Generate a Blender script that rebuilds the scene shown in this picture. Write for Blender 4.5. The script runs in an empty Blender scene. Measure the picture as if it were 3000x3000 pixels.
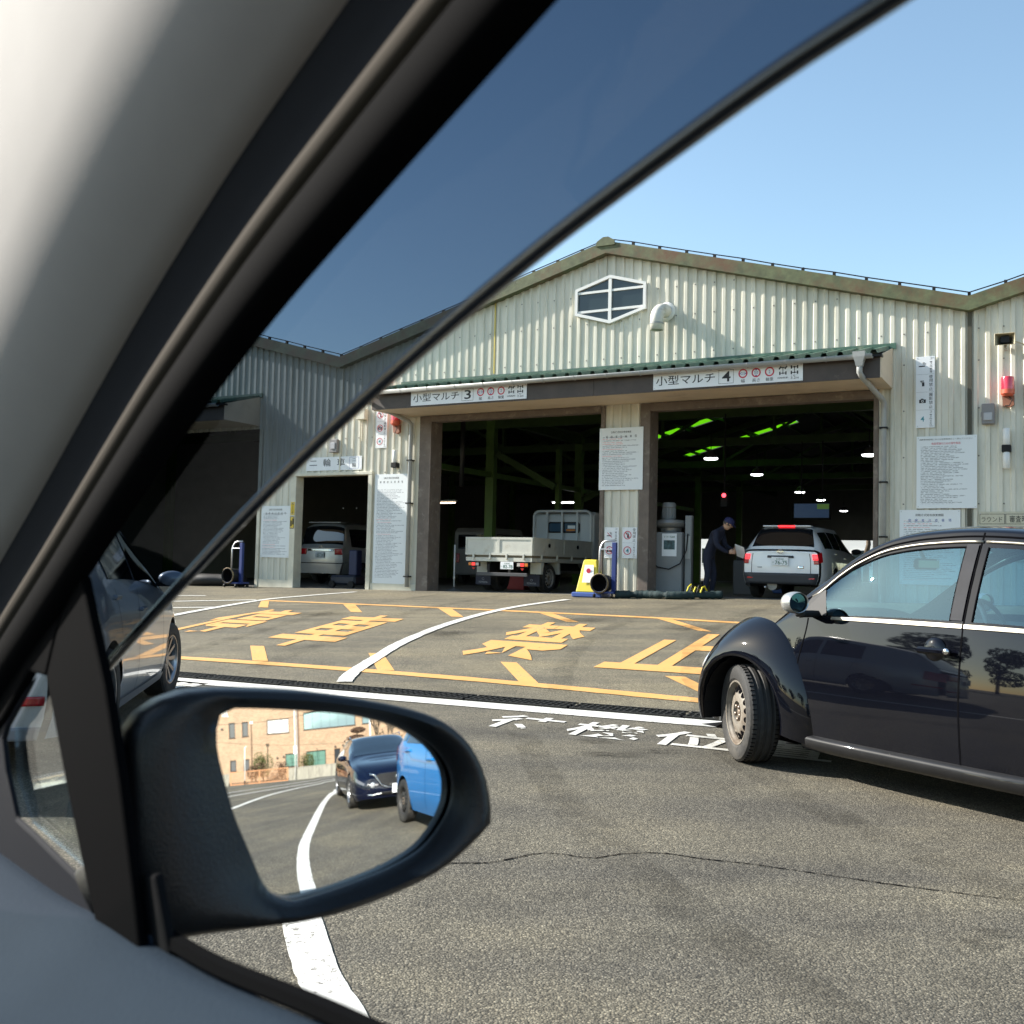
import bpy, bmesh, math, random
from mathutils import Vector, Matrix, Quaternion
random.seed(7)
R = math.radians
SC = bpy.context.scene
COL = SC.collection

# ------------------------------------------------------------------ camera
CAM_H = 1.25
def cam_axes(pitch, roll):
    fw = Vector((0, math.cos(pitch), math.sin(pitch))); r = Vector((1, 0, 0)); u = r.cross(fw)
    rt = r*math.cos(roll) + u*math.sin(roll); up = -r*math.sin(roll) + u*math.cos(roll)
    return rt, up, fw
_rt, _up, _fw = cam_axes(R(2.9), R(1.35))
cd = bpy.data.cameras.new('camera'); cam = bpy.data.objects.new('camera', cd); COL.objects.link(cam)
cam.matrix_world = Matrix(((_rt.x, _up.x, -_fw.x, 0), (_rt.y, _up.y, -_fw.y, 0), (_rt.z, _up.z, -_fw.z, CAM_H), (0, 0, 0, 1)))
cd.lens = 36; cd.sensor_width = 36; cd.sensor_fit = 'HORIZONTAL'; cd.clip_start = 0.02; cd.clip_end = 3000
cd.dof.use_dof = True; cd.dof.focus_distance = 7.0; cd.dof.aperture_fstop = 12
SC.camera = cam

# ------------------------------------------------------------------ sky and sun
SUN_EL = R(30.5); SUNH = Vector((0.951, -0.309, 0)).normalized()      # horizontal travel of the light
w = bpy.data.worlds.new('World'); SC.world = w; w.use_nodes = True
nt = w.node_tree; nt.nodes.clear()
sky = nt.nodes.new('ShaderNodeTexSky'); sky.sky_type = 'NISHITA'; sky.sun_disc = False
sky.sun_elevation = SUN_EL; sky.sun_rotation = math.atan2(-SUNH.x, -SUNH.y)
sky.air_density = 1.0; sky.dust_density = 0.8; sky.ozone_density = 1.0
bg = nt.nodes.new('ShaderNodeBackground'); bg.inputs[1].default_value = 0.10
wo = nt.nodes.new('ShaderNodeOutputWorld')
wb = nt.nodes.new('ShaderNodeMix'); wb.data_type = 'RGBA'; wb.blend_type = 'MULTIPLY'; wb.inputs[0].default_value = 1; wb.inputs[7].default_value = (0.99, 1.04, 0.96, 1)
nt.links.new(sky.outputs[0], wb.inputs[6]); nt.links.new(wb.outputs[2], bg.inputs[0]); nt.links.new(bg.outputs[0], wo.inputs[0])
ld = bpy.data.lights.new('sun', 'SUN'); ld.energy = 4.2; ld.angle = R(0.53); ld.color = (1.0, 0.945, 0.86)
sun = bpy.data.objects.new('sun', ld); COL.objects.link(sun)
sun.rotation_mode = 'QUATERNION'
sun.rotation_quaternion = Vector((SUNH.x*math.cos(SUN_EL), SUNH.y*math.cos(SUN_EL), -math.sin(SUN_EL))).to_track_quat('-Z', 'Y')
SC.view_settings.view_transform = 'Standard'; SC.view_settings.look = 'None'; SC.view_settings.gamma = 1
SC.view_settings.exposure = 1.42
SC.render.engine = 'CYCLES'; SC.cycles.use_denoising = True
SC.cycles.max_bounces = 10; SC.cycles.transparent_max_bounces = 24; SC.cycles.caustics_reflective = False; SC.cycles.caustics_refractive = False
SC.cycles.sample_clamp_indirect = 6

# ------------------------------------------------------------------ frames of reference
P0 = Vector((4.889, 19.838, 0)); HA = R(-29)                          # inspection hall: x along the facade, y into the hall
HD = Vector((math.cos(HA), math.sin(HA), 0)); HN = Vector((-math.sin(HA), math.cos(HA), 0))
def hw(u, n, z=0): return P0 + HD*u + HN*n + Vector((0, 0, z))
def un(x, y):
    q = Vector((x, y, 0)) - P0; return q.dot(HD), q.dot(HN)
def ndrain(u): return -11.6201 + 0.11311*u
def zf(u): return min(0.75, max(0.42, 0.52 + (u + 13)*0.0125))
def sstep(a, b, x):
    t = min(1, max(0, (x - a)/(b - a))); return t*t*(3 - 2*t)
def gz(x, y):
    u, n = un(x, y); nd = ndrain(u)
    t = min(1, max(0, (n - nd)/(0 - nd)))
    q = 0.7305*x - 0.6829*y
    return zf(u)*t - 1.07*sstep(18, 37, q)
def gzu(u, n):
    p = hw(u, n); return gz(p.x, p.y)

# ------------------------------------------------------------------ materials
MATS = {}
def _n(nt, t, **k):
    n = nt.nodes.new(t)
    for a, b in k.items(): setattr(n, a, b)
    return n
def pbr(name, col, rough=0.6, metal=0.0, var=0.0, vscale=2.0, bump=0.0, bscale=60.0, coat=0.0, spec=0.5, dirt=None, dscale=1.5, dlo=0.55, dhi=0.75, emit=None, estr=0.0, stretch=None, alpha=None, trans=0.0):
    if name in MATS: return MATS[name]
    m = bpy.data.materials.new(name); m.use_nodes = True; nt = m.node_tree; nt.nodes.clear(); L = nt.links.new
    out = _n(nt, 'ShaderNodeOutputMaterial'); b = _n(nt, 'ShaderNodeBsdfPrincipled'); L(b.outputs[0], out.inputs[0])
    b.inputs['Roughness'].default_value = rough; b.inputs['Metallic'].default_value = metal
    b.inputs['Coat Weight'].default_value = coat; b.inputs['Coat Roughness'].default_value = 0.03
    b.inputs['Specular IOR Level'].default_value = spec; b.inputs['Transmission Weight'].default_value = trans
    c4 = (*col, 1); b.inputs['Base Color'].default_value = c4
    tc = _n(nt, 'ShaderNodeTexCoord'); vec = tc.outputs['Object']
    if stretch:
        mp = _n(nt, 'ShaderNodeMapping'); mp.inputs['Scale'].default_value = stretch; L(vec, mp.inputs[0]); vecs = mp.outputs[0]
    else: vecs = vec
    last = None
    if var > 0:
        nz = _n(nt, 'ShaderNodeTexNoise'); nz.inputs['Scale'].default_value = vscale; nz.inputs['Detail'].default_value = 6; nz.inputs['Roughness'].default_value = 0.65
        L(vecs, nz.inputs['Vector'])
        rp = _n(nt, 'ShaderNodeValToRGB'); rp.color_ramp.elements[0].position = 0.3; rp.color_ramp.elements[1].position = 0.7
        rp.color_ramp.elements[0].color = (*[max(0, c*(1 - var)) for c in col], 1); rp.color_ramp.elements[1].color = (*[min(1, c*(1 + var)) for c in col], 1)
        L(nz.outputs['Fac'], rp.inputs[0]); L(rp.outputs[0], b.inputs['Base Color']); last = rp.outputs[0]
    if dirt:
        nz = _n(nt, 'ShaderNodeTexNoise'); nz.inputs['Scale'].default_value = dscale; nz.inputs['Detail'].default_value = 8; nz.inputs['Roughness'].default_value = 0.7
        L(vecs, nz.inputs['Vector'])
        rp = _n(nt, 'ShaderNodeValToRGB'); rp.color_ramp.elements[0].position = dlo; rp.color_ramp.elements[1].position = dhi
        rp.color_ramp.elements[0].color = (0, 0, 0, 1); rp.color_ramp.elements[1].color = (1, 1, 1, 1)
        L(nz.outputs['Fac'], rp.inputs[0])
        mx = _n(nt, 'ShaderNodeMix', data_type='RGBA'); L(rp.outputs[0], mx.inputs[0])
        if last: L(last, mx.inputs[6])
        else: mx.inputs[6].default_value = c4
        mx.inputs[7].default_value = (*dirt, 1); L(mx.outputs[2], b.inputs['Base Color']); last = mx.outputs[2]
    if bump > 0:
        nz = _n(nt, 'ShaderNodeTexNoise'); nz.inputs['Scale'].default_value = bscale; nz.inputs['Detail'].default_value = 4
        L(vecs, nz.inputs['Vector'])
        bp = _n(nt, 'ShaderNodeBump'); bp.inputs['Strength'].default_value = bump; bp.inputs['Distance'].default_value = 0.01
        L(nz.outputs['Fac'], bp.inputs['Height']); L(bp.outputs[0], b.inputs['Normal'])
    if emit: b.inputs['Emission Color'].default_value = (*emit, 1); b.inputs['Emission Strength'].default_value = estr
    MATS[name] = m; return m
def glassy(name, tint, refl=1.0, rough=0.0, minr=0.0, rcol=(1, 1, 1)):
    if name in MATS: return MATS[name]
    m = bpy.data.materials.new(name); m.use_nodes = True; nt = m.node_tree; nt.nodes.clear(); L = nt.links.new
    out = _n(nt, 'ShaderNodeOutputMaterial'); tr = _n(nt, 'ShaderNodeBsdfTransparent'); tr.inputs[0].default_value = (*tint, 1)
    gl = _n(nt, 'ShaderNodeBsdfGlossy'); gl.inputs['Roughness'].default_value = rough; gl.inputs['Color'].default_value = (*rcol, 1)
    lw = _n(nt, 'ShaderNodeLayerWeight'); lw.inputs[0].default_value = 0.5; pw = _n(nt, 'ShaderNodeMath', operation='POWER'); L(lw.outputs['Facing'], pw.inputs[0]); pw.inputs[1].default_value = 5
    fr = _n(nt, 'ShaderNodeMath', operation='MULTIPLY_ADD'); L(pw.outputs[0], fr.inputs[0]); fr.inputs[1].default_value = 0.93; fr.inputs[2].default_value = 0.07
    ma = _n(nt, 'ShaderNodeMath', operation='MULTIPLY_ADD'); ma.inputs[1].default_value = refl; ma.inputs[2].default_value = minr
    L(fr.outputs[0], ma.inputs[0]); mx = _n(nt, 'ShaderNodeMixShader'); L(ma.outputs[0], mx.inputs[0]); L(tr.outputs[0], mx.inputs[1]); L(gl.outputs[0], mx.inputs[2]); L(mx.outputs[0], out.inputs[0])
    MATS[name] = m; return m
def asphalt(name, base, light, stain):
    m = bpy.data.materials.new(name); m.use_nodes = True; nt = m.node_tree; nt.nodes.clear(); L = nt.links.new
    out = _n(nt, 'ShaderNodeOutputMaterial'); b = _n(nt, 'ShaderNodeBsdfPrincipled'); L(b.outputs[0], out.inputs[0]); b.inputs['Roughness'].default_value = 0.88; b.inputs['Specular IOR Level'].default_value = 0.3
    tc = _n(nt, 'ShaderNodeTexCoord'); v = tc.outputs['Object']
    def noise(s, d=5, r=0.6):
        n = _n(nt, 'ShaderNodeTexNoise'); n.inputs['Scale'].default_value = s; n.inputs['Detail'].default_value = d; n.inputs['Roughness'].default_value = r; L(v, n.inputs['Vector']); return n.outputs['Fac']
    def ramp(f, stops):
        r = _n(nt, 'ShaderNodeValToRGB'); e = r.color_ramp.elements
        while len(e) < len(stops): e.new(0.5)
        for k, (p, c) in enumerate(stops): e[k].position = p; e[k].color = (*c, 1)
        L(f, r.inputs[0]); return r.outputs[0]
    def mix(f, a, c, mode='MIX', fac=None):
        x = _n(nt, 'ShaderNodeMix', data_type='RGBA', blend_type=mode)
        if f is not None: L(f, x.inputs[0])
        else: x.inputs[0].default_value = fac
        for s, i in ((a, 6), (c, 7)):
            if isinstance(s, tuple): x.inputs[i].default_value = (*s, 1)
            else: L(s, x.inputs[i])
        return x.outputs[2]
    vo = _n(nt, 'ShaderNodeTexVoronoi'); vo.inputs['Scale'].default_value = 135; L(v, vo.inputs['Vector'])
    sep = _n(nt, 'ShaderNodeSeparateColor'); L(vo.outputs['Color'], sep.inputs[0])
    stones = ramp(sep.outputs[0], [(0.0, tuple(c*0.60 for c in base)), (0.5, base), (0.88, light), (1.0, tuple(min(1, c*1.45) for c in light))])
    gaps = ramp(vo.outputs['Distance'], [(0.25, (1, 1, 1)), (0.62, (0.50, 0.49, 0.47))])
    c = mix(None, stones, gaps, 'MULTIPLY', 0.75)
    big = ramp(noise(0.55, 7, 0.62), [(0.30, (0.66, 0.655, 0.65)), (0.5, (0.95, 0.94, 0.92)), (0.70, (1.25, 1.20, 1.08))])
    c = mix(None, c, big, 'MULTIPLY', 1.0)
    mpn = _n(nt, 'ShaderNodeMapping'); mpn.inputs['Rotation'].default_value = (0, 0, R(28)); mpn.inputs['Scale'].default_value = (0.35, 2.2, 1); L(v, mpn.inputs[0])
    sn = _n(nt, 'ShaderNodeTexNoise'); sn.inputs['Scale'].default_value = 0.9; sn.inputs['Detail'].default_value = 5; L(mpn.outputs[0], sn.inputs['Vector'])
    c = mix(None, c, ramp(sn.outputs['Fac'], [(0.36, (0.82, 0.815, 0.81)), (0.64, (1.16, 1.13, 1.04))]), 'MULTIPLY', 0.9)  # long diagonal streaks: bands of reflected light put into the asphalt colour
    med = ramp(noise(3.1, 6, 0.7), [(0.35, (0.86, 0.85, 0.84)), (0.65, (1.08, 1.07, 1.04))])
    c = mix(None, c, med, 'MULTIPLY', 0.9)
    st = ramp(noise(0.9, 8, 0.75), [(0.60, (0, 0, 0)), (0.72, (0.55, 0.55, 0.55))])
    c = mix(st, c, stain)
    L(c, b.inputs['Base Color'])
    nb = noise(38, 4, 0.7)
    ad = _n(nt, 'ShaderNodeMath', operation='MULTIPLY_ADD'); L(nb, ad.inputs[0]); ad.inputs[1].default_value = 0.8; L(vo.outputs['Distance'], ad.inputs[2])
    iv = _n(nt, 'ShaderNodeMath', operation='MULTIPLY'); L(ad.outputs[0], iv.inputs[0]); iv.inputs[1].default_value = -1
    bp = _n(nt, 'ShaderNodeBump'); bp.inputs['Strength'].default_value = 0.6; bp.inputs['Distance'].default_value = 0.006; L(iv.outputs[0], bp.inputs['Height']); L(bp.outputs[0], b.inputs['Normal'])
    MATS[name] = m; return m
def paint(name, col, under, wear=0.62):
    m = bpy.data.materials.new(name); m.use_nodes = True; nt = m.node_tree; nt.nodes.clear(); L = nt.links.new
    out = _n(nt, 'ShaderNodeOutputMaterial'); b = _n(nt, 'ShaderNodeBsdfPrincipled'); L(b.outputs[0], out.inputs[0]); b.inputs['Roughness'].default_value = 0.75
    tc = _n(nt, 'ShaderNodeTexCoord'); v = tc.outputs['Object']
    a = _n(nt, 'ShaderNodeTexNoise'); a.inputs['Scale'].default_value = 34; a.inputs['Detail'].default_value = 6; a.inputs['Roughness'].default_value = 0.8; L(v, a.inputs['Vector'])
    g = _n(nt, 'ShaderNodeTexNoise'); g.inputs['Scale'].default_value = 1.6; g.inputs['Detail'].default_value = 5; L(v, g.inputs['Vector'])
    ad = _n(nt, 'ShaderNodeMath', operation='MULTIPLY_ADD'); L(g.outputs[0], ad.inputs[0]); ad.inputs[1].default_value = 0.45; L(a.outputs[0], ad.inputs[2])
    r = _n(nt, 'ShaderNodeValToRGB'); r.color_ramp.elements[0].position = wear + 0.13; r.color_ramp.elements[1].position = wear + 0.22; r.color_ramp.elements[0].color = (0, 0, 0, 1); r.color_ramp.elements[1].color = (1, 1, 1, 1); L(ad.outputs[0], r.inputs[0])
    sh = _n(nt, 'ShaderNodeValToRGB'); sh.color_ramp.elements[0].position = 0.3; sh.color_ramp.elements[1].position = 0.7
    sh.color_ramp.elements[0].color = (*[c*0.85 for c in col], 1); sh.color_ramp.elements[1].color = (*[min(1, c*1.06) for c in col], 1); L(g.outputs[0], sh.inputs[0])
    x = _n(nt, 'ShaderNodeMix', data_type='RGBA'); L(r.outputs[0], x.inputs[0]); L(sh.outputs[0], x.inputs[6]); x.inputs[7].default_value = (*under, 1); L(x.outputs[2], b.inputs['Base Color'])
    bp = _n(nt, 'ShaderNodeBump'); bp.inputs['Strength'].default_value = 0.5; bp.inputs['Distance'].default_value = 0.004; L(a.outputs[0], bp.inputs['Height']); L(bp.outputs[0], b.inputs['Normal'])
    MATS[name] = m; return m
def printed(name, bgc, ink, rows, cols, red=0.0, seed=0.0, fill=0.5):
    """a notice: lines of small print (x = width, z = height in object units 0..1 given by UV-like generated coords)"""
    m = bpy.data.materials.new(name); m.use_nodes = True; nt = m.node_tree; nt.nodes.clear(); L = nt.links.new
    out = _n(nt, 'ShaderNodeOutputMaterial'); b = _n(nt, 'ShaderNodeBsdfPrincipled'); L(b.outputs[0], out.inputs[0]); b.inputs['Roughness'].default_value = 0.5
    tc = _n(nt, 'ShaderNodeTexCoord'); sp = _n(nt, 'ShaderNodeSeparateXYZ'); L(tc.outputs['Generated'], sp.inputs[0])
    def M(op, a, c=None, d=None):
        n = _n(nt, 'ShaderNodeMath', operation=op)
        for i, s in enumerate((a, c, d)):
            if s is None: continue
            if isinstance(s, (int, float)): n.inputs[i].default_value = s
            else: L(s, n.inputs[i])
        return n.outputs[0]
    zr = M('MULTIPLY', sp.outputs[2], rows); row = M('FLOOR', zr); fr = M('FRACT', zr)
    line = M('MULTIPLY', M('GREATER_THAN', fr, 0.28), M('LESS_THAN', fr, 0.78))
    wn = _n(nt, 'ShaderNodeTexWhiteNoise', noise_dimensions='1D'); L(M('ADD', row, seed), wn.inputs['W'])
    end = M('MULTIPLY_ADD', wn.outputs['Value'], 0.45, fill)
    ex = M('MULTIPLY', M('LESS_THAN', sp.outputs[0], end), M('GREATER_THAN', sp.outputs[0], 0.07))
    cb = _n(nt, 'ShaderNodeCombineXYZ'); L(M('MULTIPLY', sp.outputs[0], cols), cb.inputs[0]); L(M('MULTIPLY', zr, 2.2), cb.inputs[2])
    nz = _n(nt, 'ShaderNodeTexNoise'); nz.inputs['Scale'].default_value = 1.0; nz.inputs['Detail'].default_value = 3; L(cb.outputs[0], nz.inputs['Vector'])
    ink_m = M('MULTIPLY', M('MULTIPLY', line, ex), M('GREATER_THAN', nz.outputs['Fac'], 0.46))
    bd = M('MULTIPLY', M('GREATER_THAN', sp.outputs[2], 0.06), M('LESS_THAN', sp.outputs[2], 0.86))
    ink_m = M('MULTIPLY', ink_m, bd)
    rd = M('LESS_THAN', wn.outputs['Value'], red)
    ic = _n(nt, 'ShaderNodeMix', data_type='RGBA'); L(rd, ic.inputs[0]); ic.inputs[6].default_value = (*ink, 1); ic.inputs[7].default_value = (0.75, 0.3, 0.28, 1)
    x = _n(nt, 'ShaderNodeMix', data_type='RGBA'); L(M('MULTIPLY', ink_m, 0.62), x.inputs[0]); x.inputs[6].default_value = (*bgc, 1); L(ic.outputs[2], x.inputs[7]); L(x.outputs[2], b.inputs['Base Color'])
    MATS[name] = m; return m
def mirror_mat(name, col=(0.86, 0.88, 0.88)):
    m = bpy.data.materials.new(name); m.use_nodes = True; nt = m.node_tree; nt.nodes.clear()
    out = _n(nt, 'ShaderNodeOutputMaterial'); g = _n(nt, 'ShaderNodeBsdfGlossy'); g.inputs['Roughness'].default_value = 0.0; g.inputs['Color'].default_value = (*col, 1)
    nt.links.new(g.outputs[0], out.inputs[0]); MATS[name] = m; return m

# ------------------------------------------------------------------ mesh helpers
class MB:
    def __init__(s): s.v = []; s.f = []
    def add(s, vs, fs):
        o = len(s.v); s.v += [tuple(p) for p in vs]; s.f += [tuple(i + o for i in f) for f in fs]; return s
    def box(s, x0, x1, y0, y1, z0, z1, M=None):
        vs = [Vector((x, y, z)) for z in (z0, z1) for x, y in ((x0, y0), (x1, y0), (x1, y1), (x0, y1))]
        if M: vs = [M @ p for p in vs]
        return s.add(vs, [(3, 2, 1, 0), (4, 5, 6, 7), (0, 1, 5, 4), (1, 2, 6, 5), (2, 3, 7, 6), (3, 0, 4, 7)])
    def bbox(s, x0, x1, y0, y1, z0, z1, b, M=None):
        """box with chamfered edges"""
        vs = []; 
        for z, i in ((z0, b), (z0 + b, 0), (z1 - b, 0), (z1, b)):
            a0, a1, c0, c1 = x0 + i, x1 - i, y0 + i, y1 - i
            vs += [Vector(p) for p in ((a0 + b*(i == 0), c0, z), (a1 - b*(i == 0), c0, z), (a1, c0 + b*(i == 0), z), (a1, c1 - b*(i == 0), z), (a1 - b*(i == 0), c1, z), (a0 + b*(i == 0), c1, z), (a0, c1 - b*(i == 0), z), (a0, c0 + b*(i == 0), z))]
        if M: vs = [M @ p for p in vs]
        fs = [tuple(range(7, -1, -1)), tuple(range(24, 32))]
        for k in range(3):
            for j in range(8): fs.append((k*8 + j, k*8 + (j + 1) % 8, (k + 1)*8 + (j + 1) % 8, (k + 1)*8 + j))
        return s.add(vs, fs)
    def beam(s, a, b, w, h, up=Vector((0, 0, 1))):
        a = Vector(a); b = Vector(b); d = (b - a); l = d.length; d.normalize()
        x = d.cross(up)
        if x.length < 1e-4: x = d.cross(Vector((1, 0, 0)))
        x.normalize(); y = x.cross(d)
        M = Matrix(((x.x, y.x, d.x, a.x), (x.y, y.y, d.y, a.y), (x.z, y.z, d.z, a.z), (0, 0, 0, 1)))
        return s.box(-w/2, w/2, -h/2, h/2, 0, l, M)
    def tube(s, pts, r, n=10, caps=True, closed=False):
        pts = [Vector(p) for p in pts]; rs = r if isinstance(r, (list, tuple)) else [r]*len(pts)
        m = len(pts); vs = []; prev = None
        for i, p in enumerate(pts):
            a = pts[(i - 1) % m] if (i > 0 or closed) else pts[0]; b = pts[(i + 1) % m] if (i < m - 1 or closed) else pts[-1]
            d = (b - a).normalized()
            if prev is None: x = d.orthogonal().normalized()
            else:
                x = prev - d*prev.dot(d); x = x.normalized() if x.length > 1e-5 else d.orthogonal().normalized()
            prev = x; y = d.cross(x)
            for k in range(n):
                t = 2*math.pi*k/n; vs.append(p + (x*math.cos(t) + y*math.sin(t))*rs[i])
        fs = []
        for i in range(m if closed else m - 1):
            j = (i + 1) % m
            for k in range(n): fs.append((i*n + k, i*n + (k + 1) % n, j*n + (k + 1) % n, j*n + k))
        if caps and not closed: fs += [tuple(range(n - 1, -1, -1)), tuple((m - 1)*n + k for k in range(n))]
        return s.add(vs, fs)
    def lathe(s, prof, n=24, M=None, cap0=False, cap1=False):
        """prof = [(radius, height along z)]"""
        vs = []; 
        for r, z in prof:
            for k in range(n):
                t = 2*math.pi*k/n; p = Vector((r*math.cos(t), r*math.sin(t), z)); vs.append(M @ p if M else p)
        fs = []
        for i in range(len(prof) - 1):
            for k in range(n): fs.append((i*n + k, i*n + (k + 1) % n, (i + 1)*n + (k + 1) % n, (i + 1)*n + k))
        if cap0: fs.append(tuple(range(n - 1, -1, -1)))
        if cap1: fs.append(tuple((len(prof) - 1)*n + k for k in range(n)))
        return s.add(vs, fs)
    def prism(s, poly, y0, y1, M=None):
        """poly in (x, z), extruded along y"""
        n = len(poly); vs = [Vector((x, y, z)) for y in (y0, y1) for x, z in poly]
        if M: vs = [M @ p for p in vs]
        fs = [tuple(range(n)), tuple(range(2*n - 1, n - 1, -1))] + [(i, i + n, (i + 1) % n + n, (i + 1) % n) for i in range(n)]
        return s.add(vs, fs)
    def grid(s, rows, flip=False, closed=False):
        n = len(rows[0]); vs = [p for r in rows for p in r]; fs = []
        for i in range(len(rows) - 1):
            for k in range(n if closed else n - 1):
                j = (k + 1) % n; q = (i*n + k, i*n + j, (i + 1)*n + j, (i + 1)*n + k); fs.append(q[::-1] if flip else q)
        return s.add(vs, fs)
    def build(s, name, mat, parent=None, smooth=False, angle=None, label=None, solid=0, bevel=0, sub=0, fixn=True):
        me = bpy.data.meshes.new(name); me.from_pydata(s.v, [], s.f)
        if fixn:
            bm = bmesh.new(); bm.from_mesh(me); bmesh.ops.remove_doubles(bm, verts=bm.verts, dist=1e-5); bmesh.ops.recalc_face_normals(bm, faces=bm.faces); bm.to_mesh(me); bm.free()
        o = bpy.data.objects.new(name, me); COL.objects.link(o)
        if mat: me.materials.append(mat)
        if parent: o.parent = parent
        if smooth or angle:
            for p in me.polygons: p.use_smooth = True
        if angle: me.set_sharp_from_angle(angle=R(angle))
        if solid:
            md = o.modifiers.new('solid', 'SOLIDIFY'); md.thickness = solid; md.offset = -1
        if bevel:
            md = o.modifiers.new('bevel', 'BEVEL'); md.width = bevel; md.segments = 2; md.limit_method = 'ANGLE'; md.angle_limit = R(35)
        if sub:
            md = o.modifiers.new('sub', 'SUBSURF'); md.levels = sub; md.render_levels = sub
        if label: o['label'] = label
        return o
def thing(name, label, cat, loc=(0, 0, 0), rz=0, group=None):
    o = bpy.data.objects.new(name, None); COL.objects.link(o); o.empty_display_size = 0.2
    o.location = loc; o.rotation_euler = (0, 0, rz); o['label'] = label; o['category'] = cat
    if group: o['group'] = group
    return o
def tag(o, label, cat, group=None):
    o['label'] = label; o['category'] = cat
    if group: o['group'] = group
    return o
def structure(o): o['kind'] = 'structure'; return o
def node(name, parent, loc=(0, 0, 0), rz=0):
    o = bpy.data.objects.new(name, None); COL.objects.link(o); o.parent = parent; o.location = loc; o.rotation_euler = (0, 0, rz); o.empty_display_size = 0.1; return o
def copy_tree(o, parent=None, **props):
    c = o.copy(); COL.objects.link(c); c.parent = parent
    for ch in [x for x in bpy.data.objects if x.parent == o]: copy_tree(ch, c)
    for k, v in props.items(): c[k] = v
    return c
_TX = {}
def text_geo(s, bold=0.0):
    """vertices and faces of a string, scaled so its ink height unit = 1 em; returns (verts2d, faces, bbox)"""
    key = (s, bold)
    if key in _TX: return _TX[key]
    c = bpy.data.curves.new('txt', 'FONT'); c.body = s; c.size = 1.0; c.offset = bold; c.resolution_u = 3; c.fill_mode = 'FRONT'
    o = bpy.data.objects.new('txt', c); COL.objects.link(o); bpy.context.view_layer.update()
    dg = bpy.context.evaluated_depsgraph_get(); me = bpy.data.meshes.new_from_object(o.evaluated_get(dg))
    vs = [(v.co.x, v.co.y) for v in me.vertices]; fs = [tuple(p.vertices) for p in me.polygons]
    bpy.data.objects.remove(o); bpy.data.curves.remove(c); bpy.data.meshes.remove(me)
    xs = [p[0] for p in vs] or [0, 1]; ys = [p[1] for p in vs] or [0, 1]
    _TX[key] = (vs, fs, (min(xs), max(xs), min(ys), max(ys))); return _TX[key]
def lettering(parent, s, x0, x1, z0, z1, y, mat, bold=0.0, name='lettering', flipx=False):
    """text filling the rectangle x0..x1, z0..z1 of a plane facing -y at depth y (parent's local frame)"""
    vs, fs, (a, b, c, d) = text_geo(s, bold); mb = MB()
    sx = (x1 - x0)/(b - a); sz = (z1 - z0)/(d - c)
    mb.add([(x0 + (p[0] - a)*sx, y, z0 + (p[1] - c)*sz) for p in vs], fs)
    return mb.build(name, mat, parent, fixn=False)
def vtext(parent, s, xc, w, ztop, step, h, y, mat, bold=0.0):
    """vertical writing, one object"""
    mb = MB()
    for i, ch in enumerate(s):
        vs, fs, (a, b, c, d) = text_geo(ch, bold)
        if not vs: continue
        ww = min(w, (b - a)*w/0.9); z0 = ztop - i*step - h
        mb.add([(xc - ww/2 + (p[0] - a)*ww/max(b - a, 1e-3), y, z0 + (p[1] - c)*h/max(d - c, 0.3)) for p in vs], fs)
    return mb.build('lettering', mat, parent, fixn=False)
def lerp(a, b, t): return a + (b - a)*t
def curve(pts):
    """smooth interpolation through (x, value) points"""
    pts = sorted(pts); xs = [p[0] for p in pts]; ys = [p[1] for p in pts]; n = len(xs); m = [0]*n
    dl = [(ys[i + 1] - ys[i])/(xs[i + 1] - xs[i]) for i in range(n - 1)]
    for i in range(1, n - 1): m[i] = 0 if dl[i - 1]*dl[i] <= 0 else 2*dl[i - 1]*dl[i]/(dl[i - 1] + dl[i])
    m[0] = dl[0]; m[-1] = dl[-1]
    def f(x):
        if x <= xs[0]: return ys[0]
        if x >= xs[-1]: return ys[-1]
        i = max(k for k in range(n - 1) if xs[k] <= x); h = xs[i + 1] - xs[i]; t = (x - xs[i])/h
        return ys[i]*(2*t**3 - 3*t*t + 1) + m[i]*h*(t**3 - 2*t*t + t) + ys[i + 1]*(-2*t**3 + 3*t*t) + m[i + 1]*h*(t**3 - t*t)
    return f
def catmull(pts, per=8):
    pts = [Vector(p) for p in pts]; out = []
    for i in range(len(pts) - 1):
        a = pts[max(0, i - 1)]; b = pts[i]; c = pts[i + 1]; d = pts[min(len(pts) - 1, i + 2)]
        for k in range(per):
            t = k/per; out.append(0.5*((2*b) + (c - a)*t + (2*a - 5*b + 4*c - d)*t*t + (3*b - a - 3*c + d)*t**3))
    out.append(pts[-1]); return out

# common materials
BLACK = pbr('black plastic', (0.012, 0.012, 0.013), 0.55, spec=0.25, bump=0.1, bscale=300)
RUBBER = pbr('tyre rubber', (0.022, 0.021, 0.02), 0.75, var=0.35, vscale=14, dirt=(0.09, 0.08, 0.065), dscale=5, dlo=0.5, dhi=0.8)
WHITE = pbr('white sign', (0.78, 0.80, 0.82), 0.45, var=0.04, vscale=3)
INK = pbr('black ink', (0.015, 0.016, 0.02), 0.6)
REDINK = pbr('red ink', (0.55, 0.02, 0.05), 0.5)
BLUEINK = pbr('blue ink', (0.02, 0.06, 0.3), 0.5)
GREENINK = pbr('green ink', (0.01, 0.10, 0.05), 0.5)
CHROME = pbr('chrome', (0.75, 0.75, 0.74), 0.12, metal=1.0)
ALU = pbr('brushed aluminium', (0.55, 0.56, 0.57), 0.35, metal=0.9, var=0.1)
SEAM = pbr('seam shadow', (0.005, 0.005, 0.006), 0.9, spec=0.0)
REDLAMP = pbr('red lamp lens', (0.45, 0.006, 0.012), 0.12, coat=1)
AMBER = pbr('amber lens', (0.6, 0.16, 0.01), 0.15, coat=1)
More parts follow.
